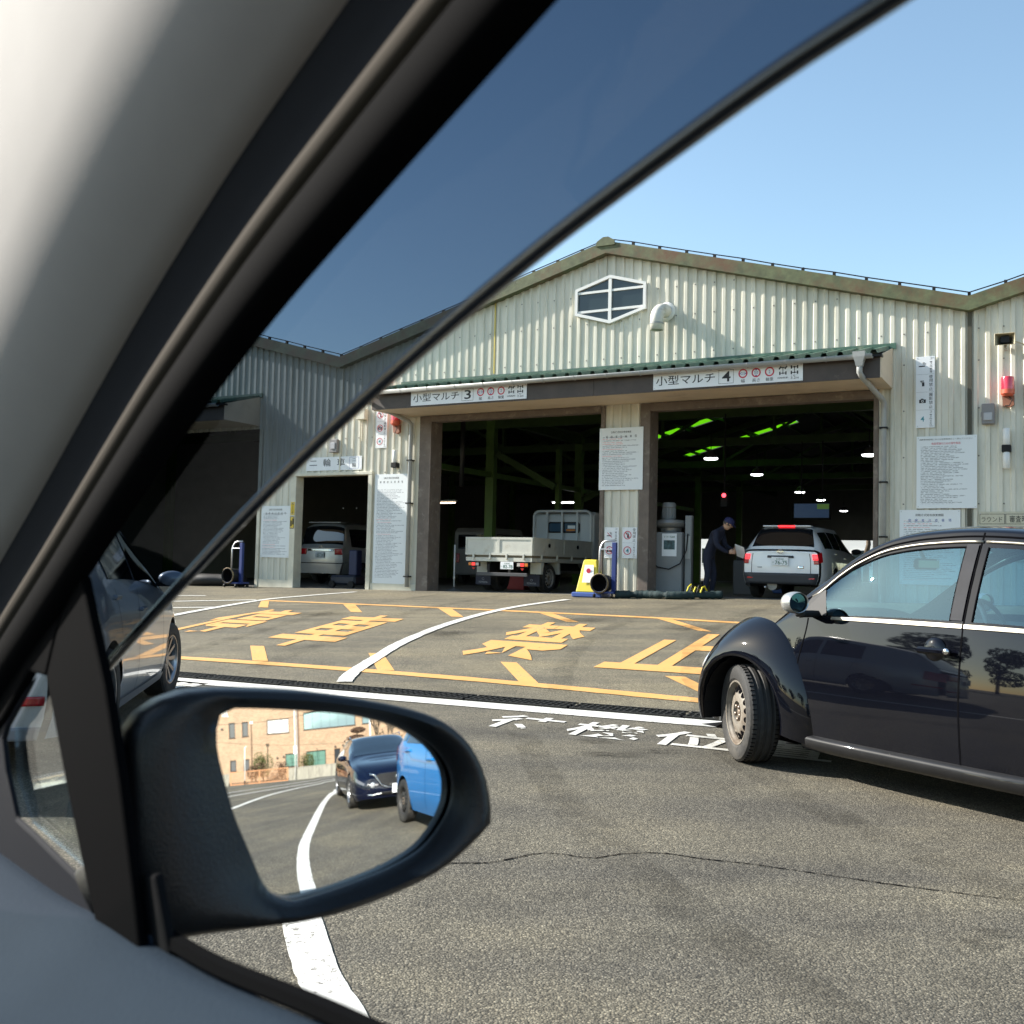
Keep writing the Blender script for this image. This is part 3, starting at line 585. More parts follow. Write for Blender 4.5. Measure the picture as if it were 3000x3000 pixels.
# canopy over the bays
def canopy(ua, ub, nm=1):
    NF = -1.25
    MB().box(ua, ub, NF, -0.035, 4.635, 4.665).build('soffit', SOFFIT, HALL)
    k = 0; x = ua
    while x < ub - 0.1:                                      # fascia boards
        e = min(x + 1.82, ub); MB().box(x + 0.004, e - 0.004, NF - 0.022, NF + 0.0, 4.625, 4.985).build('fascia_board', BROWN, HALL); x = e
    mb = MB(); x = ua - 0.05; top = []; 
    pr = [(0, 0), (0.15, 0), (0.18, 0.07), (0.25, 0.07), (0.28, 0)]
    rows0, rows1 = [], []
    while x < ub + 0.05:
        for o, h in pr[:-1]:
            if x + o <= ub + 0.06: rows0.append((x + o, NF - 0.16, 5.03 + h)); rows1.append((x + o, -0.03, 5.36 + h))
        x += 0.28
    mb.grid([rows0, rows1]); mb.build('canopy_roof', GREENROOF, HALL, fixn=False, solid=0.004)
    MB().box(ua - 0.04, ub + 0.04, NF - 0.1, NF + 0.05, 4.985, 5.025).build('eaves_batten', BLACK, HALL)
    MB().box(ua - 0.08, ub + 0.08, -0.06, -0.027, 5.36, 5.47).build('wall_flashing', GREENROOF, HALL)
    gpts = [(u, NF - 0.16, 4.965) for u in (ua - 0.12, ub - 0.12)]
    arc = [(math.cos(R(a)), math.sin(R(a))) for a in range(180, 361, 20)]
    MB().grid([[(u, NF - 0.155 + 0.068*c, 5.02 + 0.075*s) for c, s in arc] for u in (ua - 0.12, (ua + ub)/2, ub - 0.10)]).build('gutter', GUT, HALL, smooth=True, solid=0.005)
    u = ua + 0.2
    while u < ub - 0.2:
        MB().tube([(u, NF - 0.155 + 0.074*c, 5.02 + 0.081*s) for c, s in arc], 0.008, 5).build('gutter_bracket', GUT, HALL); u += 0.7
    for ue, s in ((ua, -1), (ub, 1)):
        pts = [(NF - 0.02, 4.63), (-0.03, 4.63), (-0.03, 5.38), (NF - 0.02, 5.03)]
        MB().add([(ue + dx, y, z) for dx in (0, s*0.02) for y, z in pts], [(0, 1, 2, 3), (7, 6, 5, 4), (0, 4, 5, 1), (1, 5, 6, 2), (2, 6, 7, 3), (3, 7, 4, 0)]).build('end_panel', SOFFIT, HALL)
canopy(-8.55, 2.34); canopy(-20.0, -13.05)
def pipe(pts, r=0.045): 
    o = MB().tube(pts, r, 14).build('downpipe', GUT, HALL, smooth=True); return o
dp = pipe([(2.02, -1.40, 4.9), (2.02, -1.40, 4.72), (2.04, -1.34, 4.66), (2.2, -0.2, 4.42), (2.22, -0.12, 4.36), (2.22, -0.11, 4.2), (2.22, -0.11, 0.7)], 0.05)
MB().add([(2.02 + a*w_, -1.40 + b*d_, z) for z, w_, d_ in ((4.82, 0.055, 0.055), (4.9, 0.07, 0.07), (4.98, 0.10, 0.085), (5.07, 0.105, 0.09)) for a, b in ((-1, -1), (1, -1), (1, 1), (-1, 1))], [(3, 2, 1, 0)] + [(4*k + j, 4*k + (j + 1) % 4, 4*k + 4 + (j + 1) % 4, 4*k + 4 + j) for k in range(3) for j in range(4)] + [(12, 13, 14, 15)]).build('hopper', GUT, dp)
for z in (3.9, 2.9, 1.9): MB().box(2.15, 2.29, -0.17, -0.03, z - 0.015, z + 0.015).build('pipe_clip', BLACK, dp)
dp = pipe([(-8.62, -1.40, 4.95), (-8.62, -1.40, 4.86), (-8.6, -1.3, 4.8), (-8.3, -0.2, 4.52), (-8.27, -0.11, 4.45), (-8.27, -0.11, 4.3), (-8.27, -0.11, 0.66)], 0.05)
for z in (3.6, 2.6, 0.9): MB().box(-8.34, -8.2, -0.17, -0.03, z - 0.015, z + 0.015).build('pipe_clip', BLACK, dp)
# back and side walls, structure inside
BWALL = pbr('hall end wall', (0.22, 0.22, 0.19), 0.8, var=0.1)
ops = [(-15.0, -14.2), (-7.6, -4.3), (6.4, 10.7)]
x = VL - PER
for a, b in ops + [(VR + PER, VR + PER)]:
    if a > x: MB().box(x, a, ND - 0.1, ND, 0.3, 8).build('end_wall', BWALL, HALL)
    if b > a: MB().box(a, b, ND - 0.1, ND, 3.05, 8).build('end_wall', BWALL, HALL)
    x = b
for u in (VL - PER, VR + PER): MB().box(u - 0.1, u, 0, ND, 0.2, 6.1).build('side_wall', BWALL, HALL)
NS = (7.3, 13.6, 20.6, 26.8, 33.5)
for n in NS:
    for u in (VL - PER + 0.3, VL, VR):
        MB().box(u - 0.14, u + 0.14, n - 0.11, n + 0.11, 0.4, 5.95).build('column', GSTEEL, HALL)
    for r0 in (RID - PER, RID, RID + PER):
        a, b = r0 - PER/2, r0 + PER/2
        MB().beam((a, n, 5.5), (b, n, 5.5), 0.16, 0.26).build('tie_beam', DGREEN, HALL)
        MB().beam((a, n, VZ - 0.1), (r0, n, RZ - 0.12), 0.14, 0.2).build('rafter', DGREEN, HALL); MB().beam((r0, n, RZ - 0.12), (b, n, VZ - 0.1), 0.14, 0.2).build('rafter', DGREEN, HALL)
        for k in (-0.5, 0, 0.5): MB().beam((r0 + k*PER/2*1.1, n, 5.55), (r0 + k*PER/2*1.1, n, roofz(r0 + k*PER/2*1.1) - 0.1), 0.1, 0.1, Vector((0, 1, 0))).build('truss_post', DGREEN, HALL)
        for s in (-1, 1): MB().beam((r0 + s*3.86, n, 5.6), (r0, n, RZ - 0.2), 0.08, 0.1).build('truss_diagonal', DGREEN, HALL)
for u in (VL, VR):
    MB().beam((u, 0.1, 5.75), (u, ND - 0.1, 5.75), 0.2, 0.3).build('valley_beam', DGREEN, HALL); MB().beam((u, 0.1, 3.95), (u, 26, 3.95), 0.1, 0.16).build('pipe_rail', GSTEEL, HALL)
for k in range(5): 
    u = VL + 1.1 + k*1.3; MB().beam((u, 0.3, roofz(u) - 0.05), (u, ND - 0.2, roofz(u) - 0.05), 0.06, 0.1).build('purlin', DGREEN, HALL)
    u = RID + 0.7 + k*1.3; MB().beam((u, 0.3, roofz(u) - 0.05), (u, ND - 0.2, roofz(u) - 0.05), 0.06, 0.1).build('purlin', DGREEN, HALL)
MB().box(-9.5, -9.36, 9.9, 10.1, 0.5, 5.0).build('column', GSTEEL, HALL)
MB().beam((-10.2, 7.3, 4.6), (-8.2, 7.3, 3.55), 0.14, 0.2).build('knee_brace', DGREEN, HALL); MB().beam((-7.6, 13.6, 4.8), (-10.2, 13.6, 3.6), 0.14, 0.2).build('knee_brace', DGREEN, HALL)
MB().tube([(-9.9, 4.8, 5.6), (-9.9, 4.8, 3.4)], 0.07, 12).build('duct', pbr('grey duct', (0.1, 0.1, 0.1), 0.4, metal=0.6), HALL, smooth=True)

def at_hall(name, label, cat, u, n, z, group=None, drz=0):
    p = hw(u, n, z); return thing(name, label, cat, p, HA + drz, group)
# ------------------------------------------------------------------ lamps inside the hall
LAMP = pbr('lit lamp glass', (0.9, 0.9, 0.9), 0.4, emit=(0.95, 0.98, 1.0), estr=4)
TUBEL = pbr('lit warm tube', (0.9, 0.85, 0.8), 0.4, emit=(1.0, 0.72, 0.5), estr=2.0)
for i, (u, n, zz, rod, lb) in enumerate([(-4.53, 10.6, 4.6, 0.5, 'nearest hanging hall lamp left above the white car'), (-4.66, 16.2, 4.6, 0.6, 'second hanging hall lamp of the left row'), (-5.15, 24.7, 4.6, 0.6, 'third hanging hall lamp of the left row'), (-5.36, 29.8, 4.6, 0.6, 'fourth hanging hall lamp of the left row'), (-5.9, 38.0, 4.55, 0.6, 'farthest hanging hall lamp of the left row'), (0.08, 10.9, 4.6, 0.5, 'hanging hall lamp near the right edge of the lane 4 bay')]):
    t = at_hall('pendant_lamp', lb, 'lamp', u, n, zz, 'hanging lamps inside the hall')
    MB().lathe([(0.05, 0.26), (0.12, 0.22), (0.22, 0.05), (0.23, 0.03)], 16).build('shade', pbr('grey lamp shade', (0.2, 0.2, 0.2), 0.4), t, smooth=True)
    MB().lathe([(0.21, 0.04), (0.20, 0.0), (0.12, -0.02), (0.0, -0.025)], 16).build('bulb_glass', LAMP, t, smooth=True); MB().tube([(0, 0, 0.26), (0, 0, 0.26 + rod)], 0.012, 6).build('rod', BLACK, t)
for u, n, zz, lb in ((-11.7, 6.4, 3.05, 'warm fluorescent tube lamp left of the truck'), (-11.5, 14.9, 3.6, 'white fluorescent tube lamp above the truck cab')):
    t = at_hall('tube_lamp', lb, 'lamp', u, n, zz); MB().box(-0.65, 0.65, -0.06, 0.06, 0.03, 0.08).build('housing', WFRAME, t); MB().tube([(-0.6, 0, 0.0), (0.6, 0, 0.0)], 0.02, 8).build('tube', TUBEL if n < 10 else LAMP, t)
    MB().tube([(-0.4, 0, 0.08), (-0.4, 0, 1.5)], 0.006, 5).build('hanger', BLACK, t); MB().tube([(0.4, 0, 0.08), (0.4, 0, 1.5)], 0.006, 5).build('hanger', BLACK, t)
t = at_hall('signal_lamp', 'small red signal lamp glowing above the inspector', 'signal', -2.44, 5.3, 3.05); MB().bbox(-0.09, 0.09, -0.05, 0.05, -0.25, 0.14, 0.01).build('housing', BLACK, t); MB().lathe([(0.055, 0), (0.045, 0.03), (0, 0.045)], 14, Matrix.Translation((0, -0.05, 0.04)) @ Matrix.Rotation(R(90), 4, 'X')).build('lens', pbr('lit red signal', (0.6, 0.02, 0.03), 0.3, emit=(1, 0.05, 0.07), estr=2.2), t, smooth=True); MB().tube([(0, 0, 0.14), (0, 0, 2.1)], 0.02, 6).build('rod', BLACK, t)
t = at_hall('display_screen', 'dark hanging display screen with blue and green picture above the white car', 'screen', -1.48, 10.6, 2.75); MB().bbox(-0.55, 0.55, 0, 0.09, 0, 0.5, 0.015).build('case', BLACK, t)
SCRM = pbr('screen picture', (0.01, 0.02, 0.05), 0.3, emit=(0.03, 0.07, 0.16), estr=0.12); MB().box(-0.5, 0.5, -0.004, 0, 0.05, 0.46).build('screen', SCRM, t)
MB().box(0.16, 0.5, -0.008, -0.005, 0.3, 0.45).build('screen_tile', pbr('screen green', (0.05, 0.1, 0.02), 0.3, emit=(0.12, 0.25, 0.05), estr=0.12), t); MB().tube([(-0.3, 0.04, 0.5), (-0.3, 0.04, 2.3)], 0.02, 6).build('hanger', BLACK, t); MB().tube([(0.3, 0.04, 0.5), (0.3, 0.04, 2.3)], 0.02, 6).build('hanger', BLACK, t)

# ------------------------------------------------------------------ signs and fittings on the facade
def board(name, label, cat, u0, u1, z0, z1, n=-0.035, mat=WHITE, th=0.012, group=None):
    """flat panel; local x 0..w, z 0..h, printed face at y = 0 looking to -y"""
    o = MB().box(0, u1 - u0, 0, th, 0, z1 - z0).build(name, mat, None); o.location = hw(u0, n, z0); o.rotation_euler = (0, 0, HA); tag(o, label, cat, group)
    w_, h_ = u1 - u0, z1 - z0; s = MB()
    for x in (0.03, w_ - 0.03):
        for z in (0.03, h_ - 0.03): s.box(x - 0.008, x + 0.008, -0.003, 0.0, z - 0.008, z + 0.008)
    s.build('fixing_screws', ALU, o); return o
TY = -0.002
def disc(mb, cx, cz, r0, r1, y, n=28):
    vs = [(cx + r*math.cos(2*math.pi*k/n), y, cz + r*math.sin(2*math.pi*k/n)) for r in (r0, r1) for k in range(n)]
    if r0 <= 0: mb.add(vs[n:], [tuple(range(n))])
    else: mb.add(vs, [(k, (k + 1) % n, n + (k + 1) % n, n + k) for k in range(n)])
def rect(mb, x0, x1, z0, z1, y=TY): mb.add([(x0, y, z0), (x1, y, z0), (x1, y, z1), (x0, y, z1)], [(0, 1, 2, 3)])
def frame(mb, x0, x1, z0, z1, t, y=TY):
    rect(mb, x0, x1, z0, z0 + t, y); rect(mb, x0, x1, z1 - t, z1, y); rect(mb, x0, x0 + t, z0 + t, z1 - t, y); rect(mb, x1 - t, x1, z0 + t, z1 - t, y)
def slash(mb, cx, cz, r, t, y=TY - 0.001):
    d = r*0.7071; q = t*0.7071/2; mb.add([(cx - d - q, y, cz + d - q), (cx - d + q, y, cz + d + q), (cx + d + q, y, cz - d + q), (cx + d - q, y, cz - d - q)], [(0, 1, 2, 3)])
def lane_sign(num, u0, u1, label):
    o = board('lane_sign', label, 'sign', u0, u1, 4.66, 4.985, -1.285, WHITE, 0.01); W_ = u1 - u0
    lettering(o, '小型マルチ', 0.02*W_, 0.43*W_, 0.075, 0.255, TY, INK, 0.004)
    lettering(o, num, 0.478*W_, 0.535*W_, 0.07, 0.265, TY, INK, 0.012)
    fr = MB(); frame(fr, 0.455*W_, 0.555*W_, 0.035, 0.295, 0.006); fr.build('number_frame', INK, o)
    for cx, num2, cap in ((0.617, '2.5', '幅'), (0.703, '3.0', '高さ'), (0.79, '2', '軸重')):
        rg = MB(); disc(rg, cx*W_, 0.2, 0.062, 0.086, TY); rg.build('red_ring', REDINK, o)
        hw_ = 0.034 if len(num2) > 1 else 0.014; lettering(o, num2, cx*W_ - hw_, cx*W_ + hw_, 0.172, 0.228, TY, BLUEINK, 0.0)
        if len(num2) > 1:
            tri = MB()
            for s in (-1, 1):
                if num2 == '2.5': tri.add([(cx*W_ + s*0.036, TY, 0.2), (cx*W_ + s*0.06, TY, 0.218), (cx*W_ + s*0.06, TY, 0.182)], [(0, 1, 2)])
                else: tri.add([(cx*W_, TY, 0.2 + s*0.034), (cx*W_ + 0.02, TY, 0.2 + s*0.06), (cx*W_ - 0.02, TY, 0.2 + s*0.06)], [(0, 1, 2)])
            tri.build('arrows', BLUEINK, o)
        cw = 0.035*len(cap); lettering(o, cap, cx*W_ - cw, cx*W_ + cw, 0.03, 0.095, TY, INK)
    for cx, turn in ((0.875, 1), (0.948, 0)):
        ic = MB(); x = cx*W_
        for z in (0.155, 0.255):
            rect(ic, x - 0.05, x + 0.05, z - 0.006, z + 0.006); disc(ic, x, z, 0, 0.016, TY - 0.0005)
            for s in (-1, 1):
                if turn and z > 0.2: ic.add([(x + s*0.052 + a, TY, z + b) for a, b in ((-0.028, -0.018), (-0.012, -0.036), (0.03, 0.014), (0.012, 0.034))], [(0, 1, 2, 3)])
                else: rect(ic, x + s*0.055 - 0.012, x + s*0.055 + 0.012, z - 0.03, z + 0.03)
        rect(ic, x - 0.006, x + 0.006, 0.155, 0.255); ic.build('axle_pictogram', INK, o)
    lettering(o, '四輪駆動', 0.842*W_, 0.908*W_, 0.055, 0.088, TY, INK); lettering(o, '3.2m', 0.925*W_, 0.975*W_, 0.04, 0.085, TY, INK); lettering(o, '1.8〜', 0.93*W_, 0.97*W_, 0.095, 0.115, TY, INK)
lane_sign('3', -7.48, -4.60, 'left lane sign above the truck, white with boxed number 3')
lane_sign('4', -1.83, 1.02, 'right lane sign above the white car, white with boxed number 4')
o = board('door_sign', 'white sign with three black characters above the motorcycle door', 'sign', -11.44, -9.73, 3.43, 3.76)
for k, ch in enumerate('二輪車'): lettering(o, ch, 0.1 + k*0.43, 0.34 + k*0.43, 0.1 if k else 0.13, 0.29 if k else 0.25, TY, INK, 0.003)
fr = MB(); frame(fr, 1.34, 1.62, 0.03, 0.31, 0.006); fr.build('frame_line', BLUEINK, o); lettering(o, '二', 1.42, 1.53, 0.21, 0.27, TY, INK); lettering(o, '輪', 1.42, 1.54, 0.06, 0.17, TY, INK)
def notice(label, u0, u1, z0, z1, t1, t2, rows, seed, ink=(0.12, 0.13, 0.16), red=0.12, n=-0.04, cols=26, titlecol=INK, bgc=(0.76, 0.79, 0.80), fill=0.5):
    m = printed('notice print %d' % seed, bgc, ink, rows, cols, red, seed, fill)
    o = board('notice_board', label, 'notice board', u0, u1, z0, z1, n, m); w_, h_ = u1 - u0, z1 - z0
    if t1: lettering(o, t1, 0.27*w_, 0.73*w_, h_ - 0.115, h_ - 0.07, TY, INK)
    if t2:
        for k, ch in enumerate(t2): x = lerp(0.17, 0.83, k/(len(t2) - 1))*w_; lettering(o, ch, x - 0.024, x + 0.024, h_ - 0.215, h_ - 0.162, TY, titlecol)
    return o
notice('white printed notice board left of the motorcycle door', -12.85, -11.91, 1.27, 2.57, '自動方式総合検査機器', '受検者注意事項', 38, 11)
notice('tall white printed notice board between the motorcycle door and lane 3', -9.31, -8.37, 0.70, 3.30, '自動方式総合検査機器', '受検者注意事項', 74, 23, red=0.06)
notice('white printed notice board high on the middle pillar', -3.48, -2.50, 2.84, 4.14, '自動方式総合検査機器', '受検者注意事項', 36, 37, n=-0.075)
notice('large white printed notice board on the wall right of lane 4', 2.78, 3.78, 2.42, 3.72, None, None, 44, 51, red=0.0, n=-0.062, ink=(0.03, 0.03, 0.04), fill=0.42)
lb = [o for o in bpy.data.objects if o.get('label') == 'large white printed notice board on the wall right of lane 4'][0]
lettering(lb, '検査実施のための遵守事項', 0.25, 0.73, 1.14, 1.185, TY, REDINK); lettering(lb, '自動車検査場における注意事項をよく読んでください', 0.05, 0.93, 1.225, 1.255, TY, INK)
notice('lower white printed notice board partly hidden by the black car roof', 2.49, 3.51, 1.05, 2.395, '自動方式総合検査機器', '受検者注意事項', 40, 67, titlecol=BLUEINK, n=-0.036)
o = board('timetable_board', 'beige timetable board with boxed headings at the right edge', 'notice board', 3.80, 6.2, 1.5, 2.36, -0.036, pbr('beige board', (0.55, 0.52, 0.40), 0.6, var=0.1, vscale=5))
fr = MB(); frame(fr, 0.02, 0.42, 0.64, 0.82, 0.008); frame(fr, 0.43, 1.5, 0.64, 0.82, 0.008); fr.build('frame_line', INK, o); lettering(o, 'ラウンド', 0.05, 0.38, 0.68, 0.77, TY, INK); lettering(o, '審査時間', 0.49, 0.86, 0.67, 0.79, TY, INK, 0.004); lettering(o, '検査コース', 0.95, 1.42, 0.67, 0.79, TY, INK, 0.004)
def rules(label, u0, u1, z0, z1, cells, coloured, n=-0.04, group=None):
    o = board('rule_sign', label, 'sign', u0, u1, z0, z1, n, WHITE); w_ = u1 - u0; h_ = z1 - z0; c = h_/len(cells)
    ln = MB()
    for k, kind in enumerate(cells):
        zc = h_ - (k + 0.5)*c; cx = 0.36*w_; r = min(0.25*w_, 0.4*c); ic = MB()
        if k: rect(ln, 0.04*w_, 0.96*w_, h_ - k*c - 0.002, h_ - k*c + 0.002)
        if kind == 'smoke': ic.add([(cx - r*0.8, TY, zc - r*0.3), (cx + r*0.5, TY, zc - r*0.3), (cx + r*0.5, TY, zc - r*0.08), (cx - r*0.8, TY, zc - r*0.08)], [(0, 1, 2, 3)]); disc(ic, cx + r*0.45, zc + r*0.35, r*0.16, r*0.24, TY, 14); disc(ic, cx + r*0.2, zc + r*0.55, r*0.12, r*0.2, TY, 14)
        elif kind == 'phone': rect(ic, cx - r*0.12, cx + r*0.38, zc - r*0.7, zc + r*0.25); rect(ic, cx - r*0.5, cx + r*0.3, zc + r*0.4, zc + r*0.6); rect(ic, cx - r*0.35, cx - r*0.2, zc + r*0.1, zc + r*0.6)
        elif kind == 'camera': rect(ic, cx - r*0.7, cx + r*0.7, zc - r*0.45, zc + r*0.35); rect(ic, cx - r*0.35, cx + r*0.2, zc + r*0.35, zc + r*0.55)
        if ic.v: ic.build('pictogram', INK, o)
        if kind == 'camera':
            l = MB(); disc(l, cx, zc - r*0.05, r*0.17, r*0.28, TY - 0.001, 16); l.build('pictogram_lens', WHITE, o)
        if kind == 'four': lettering(o, '4', cx - r*0.4, cx + r*0.4, zc - r*0.6, zc + r*0.6, TY, pbr('teal ink', (0.02, 0.25, 0.33), 0.5), 0.01)
        if coloured:
            rg = MB(); 
            if kind != 'smoke': disc(rg, cx, zc, r*0.86, r*1.05, TY - 0.0015, 24)
            if kind != 'four': slash(rg, cx, zc, r*0.9, r*0.16, TY - 0.002)
            rg.build('ban_ring', REDINK, o)
        words = {'smoke': 'コース内禁煙', 'phone': '使用禁止', 'camera': '撮影禁止', 'four': 'コース内4キロ'}[kind]; st = c*0.9/len(words)
        vtext(o, words, 0.8*w_, 0.2*w_ if len(words) < 5 else 0.13*w_, h_ - k*c - 0.05*c, st, st*0.85, TY, INK, 0.0)
    ln.build('divider_lines', GUT, o); return o
rules('tall white rule sign with four faded pictograms right of lane 4', 2.76, 3.08, 3.88, 5.18, ['smoke', 'phone', 'camera', 'four'], False)
rules('white rule sign with red ban rings beside the left red beacon', -9.33, -9.01, 3.93, 4.88, ['phone', 'camera', 'four'], True)
rules('small rule sign with crossed cigarette low on the middle pillar', -3.34, -3.02, 1.42, 2.06, ['smoke', 'camera'], True)
rules('small rule sign with crossed phone and number low on the middle pillar', -2.94, -2.61, 1.42, 2.06, ['phone', 'four'], True)
YS = pbr('yellow sticker', (0.72, 0.50, 0.03), 0.5)
o = board('warning_sticker', 'narrow yellow warning sticker on the motorcycle door jamb', 'sticker', -11.86, -11.74, 2.34, 2.66, -0.078, YS, 0.003); vtext(o, '頭上注意', 0.06, 0.07, 0.30, 0.07, 0.06, TY, INK)
o = board('warning_sticker', 'yellow and black pictogram sticker under the narrow yellow one', 'sticker', -11.87, -11.74, 2.0, 2.30, -0.078, YS, 0.003); fr = MB(); frame(fr, 0.0, 0.13, 0.0, 0.3, 0.012); rect(fr, 0.02, 0.06, 0.06, 0.2); rect(fr, 0.075, 0.115, 0.1, 0.25); fr.build('pictogram', INK, o)
# rotating beacons
RED_D = pbr('red beacon dome', (0.62, 0.02, 0.05), 0.15, coat=0.8, spec=0.7); ORG = pbr('orange beacon base', (0.55, 0.10, 0.05), 0.4)
def beacon(u, z, label):
    t = at_hall('rotating_beacon', label, 'beacon', u, -0.14, z, 'red rotating beacons'); 
    MB().lathe([(0.105, 0.20), (0.105, 0.40), (0.098, 0.425), (0.05, 0.435), (0, 0.436)], 24).build('dome', RED_D, t, smooth=True, angle=40)
    MB().lathe([(0.0, 0.085), (0.075, 0.09), (0.112, 0.13), (0.112, 0.205), (0.0, 0.206)], 24).build('base', ORG, t, smooth=True, angle=40)
    MB().prism([(-0.09, 0.10), (0.10, 0.10), (0.10, -0.06), (0.03, -0.1), (-0.07, -0.07)], 0.02, 0.10).build('bracket', pbr('rusty beacon bracket', (0.30, 0.12, 0.07), 0.6, var=0.3), t)
    MB().tube([(0.02, -0.02, 0.08), (0.08, -0.05, 0.02), (0.03, -0.04, -0.08), (-0.04, 0.02, -0.07)], 0.008, 6).build('cable', BLACK, t)
beacon(4.27, 4.27, 'red rotating beacon on the wall at the right edge'); beacon(-8.70, 4.34, 'red rotating beacon left of the lane 3 canopy')
t = at_hall('horn_speaker', 'beige horn speaker with dark mouth high on the right wall', 'speaker', 4.24, -0.05, 5.20)
HS = pbr('beige horn', (0.45, 0.40, 0.28), 0.5)
def frus(y0, w0, h0, y1, w1, h1): return [(-w0, y0, -h0), (w0, y0, -h0), (w0, y0, h0), (-w0, y0, h0), (-w1, y1, -h1), (w1, y1, -h1), (w1, y1, h1), (-w1, y1, h1)]
SIDE4 = [(0, 1, 5, 4), (1, 2, 6, 5), (2, 3, 7, 6), (3, 0, 4, 7)]
m = MB(); m.add([(x, y, z + 0.12) for x, y, z in frus(-0.33, 0.165, 0.105, -0.05, 0.06, 0.05)], SIDE4 + [(7, 6, 5, 4)]); m.build('horn', HS, t, solid=0.012)
MB().bbox(-0.075, 0.075, -0.28, -0.16, 0.06, 0.18, 0.01).build('driver', BLACK, t); MB().box(-0.02, 0.02, -0.15, 0.02, -0.02, 0.06).build('bracket', GUT, t); MB().tube([(0.13, -0.2, 0.1), (0.28, -0.05, 0.06), (0.3, 0.02, 0.0)], 0.012, 6).build('stay', HS, t)
t = at_hall('meter_box', 'grey meter box with clear window under the beacon wall', 'meter box', 3.96, -0.03, 3.89); MB().bbox(-0.105, 0.105, -0.11, 0, 0, 0.36, 0.012).build('case', pbr('grey meter case', (0.22, 0.21, 0.21), 0.5), t); MB().bbox(-0.07, 0.07, -0.135, -0.111, 0.06, 0.2, 0.01).build('viewing_window', pbr('milky cover', (0.4, 0.4, 0.42), 0.3), t); MB().box(-0.12, -0.106, -0.06, -0.03, 0.14, 0.22).build('hinge', GUT, t)
OPAL = pbr('opal lamp glass', (0.72, 0.72, 0.70), 0.3, spec=0.5)
def walllamp(u, z, label, both):
    t = at_hall('wall_lamp', label, 'lamp', u, -0.12, z); MB().bbox(-0.075, 0.075, -0.06, 0.09, -0.06, 0.06, 0.01).build('bracket', BLACK, t)
    MB().tube([(0, 0, 0.06), (0, 0, 0.08), (0, 0, 0.34), (0, 0, 0.355)], [0.045, 0.06, 0.06, 0.045], 16).build('upper_shade', OPAL, t, smooth=True, angle=50)
    if both: MB().tube([(0, 0, -0.06), (0, 0, -0.08), (0, 0, -0.34), (0, 0, -0.355)], [0.045, 0.06, 0.06, 0.045], 16).build('lower_shade', OPAL, t, smooth=True, angle=50)
walllamp(4.25, 3.45, 'two-ended white wall lamp with black bracket at the right edge', True); walllamp(-8.70, 3.50, 'white cylinder wall lamp above the tall notice board', False)
t = at_hall('junction_box', 'cream junction box above the left rule sign', 'junction box', -9.72, -0.03, 4.62); MB().bbox(-0.13, 0.13, -0.14, 0, 0, 0.26, 0.012).build('case', CREAMT, t); MB().tube([(0, -0.05, 0), (0, -0.03, -0.5)], 0.018, 8).build('conduit', CREAMT, t)
t = at_hall('meter_box', 'small grey switch box above the motorcycle door sign', 'meter box', -10.55, -0.03, 3.86); MB().bbox(-0.12, 0.12, -0.1, 0, 0, 0.32, 0.012).build('case', pbr('grey meter case', (0.22, 0.21, 0.21), 0.5), t); MB().bbox(-0.07, 0.07, -0.12, -0.101, 0.08, 0.24, 0.008).build('viewing_window', MATS['milky cover'], t)

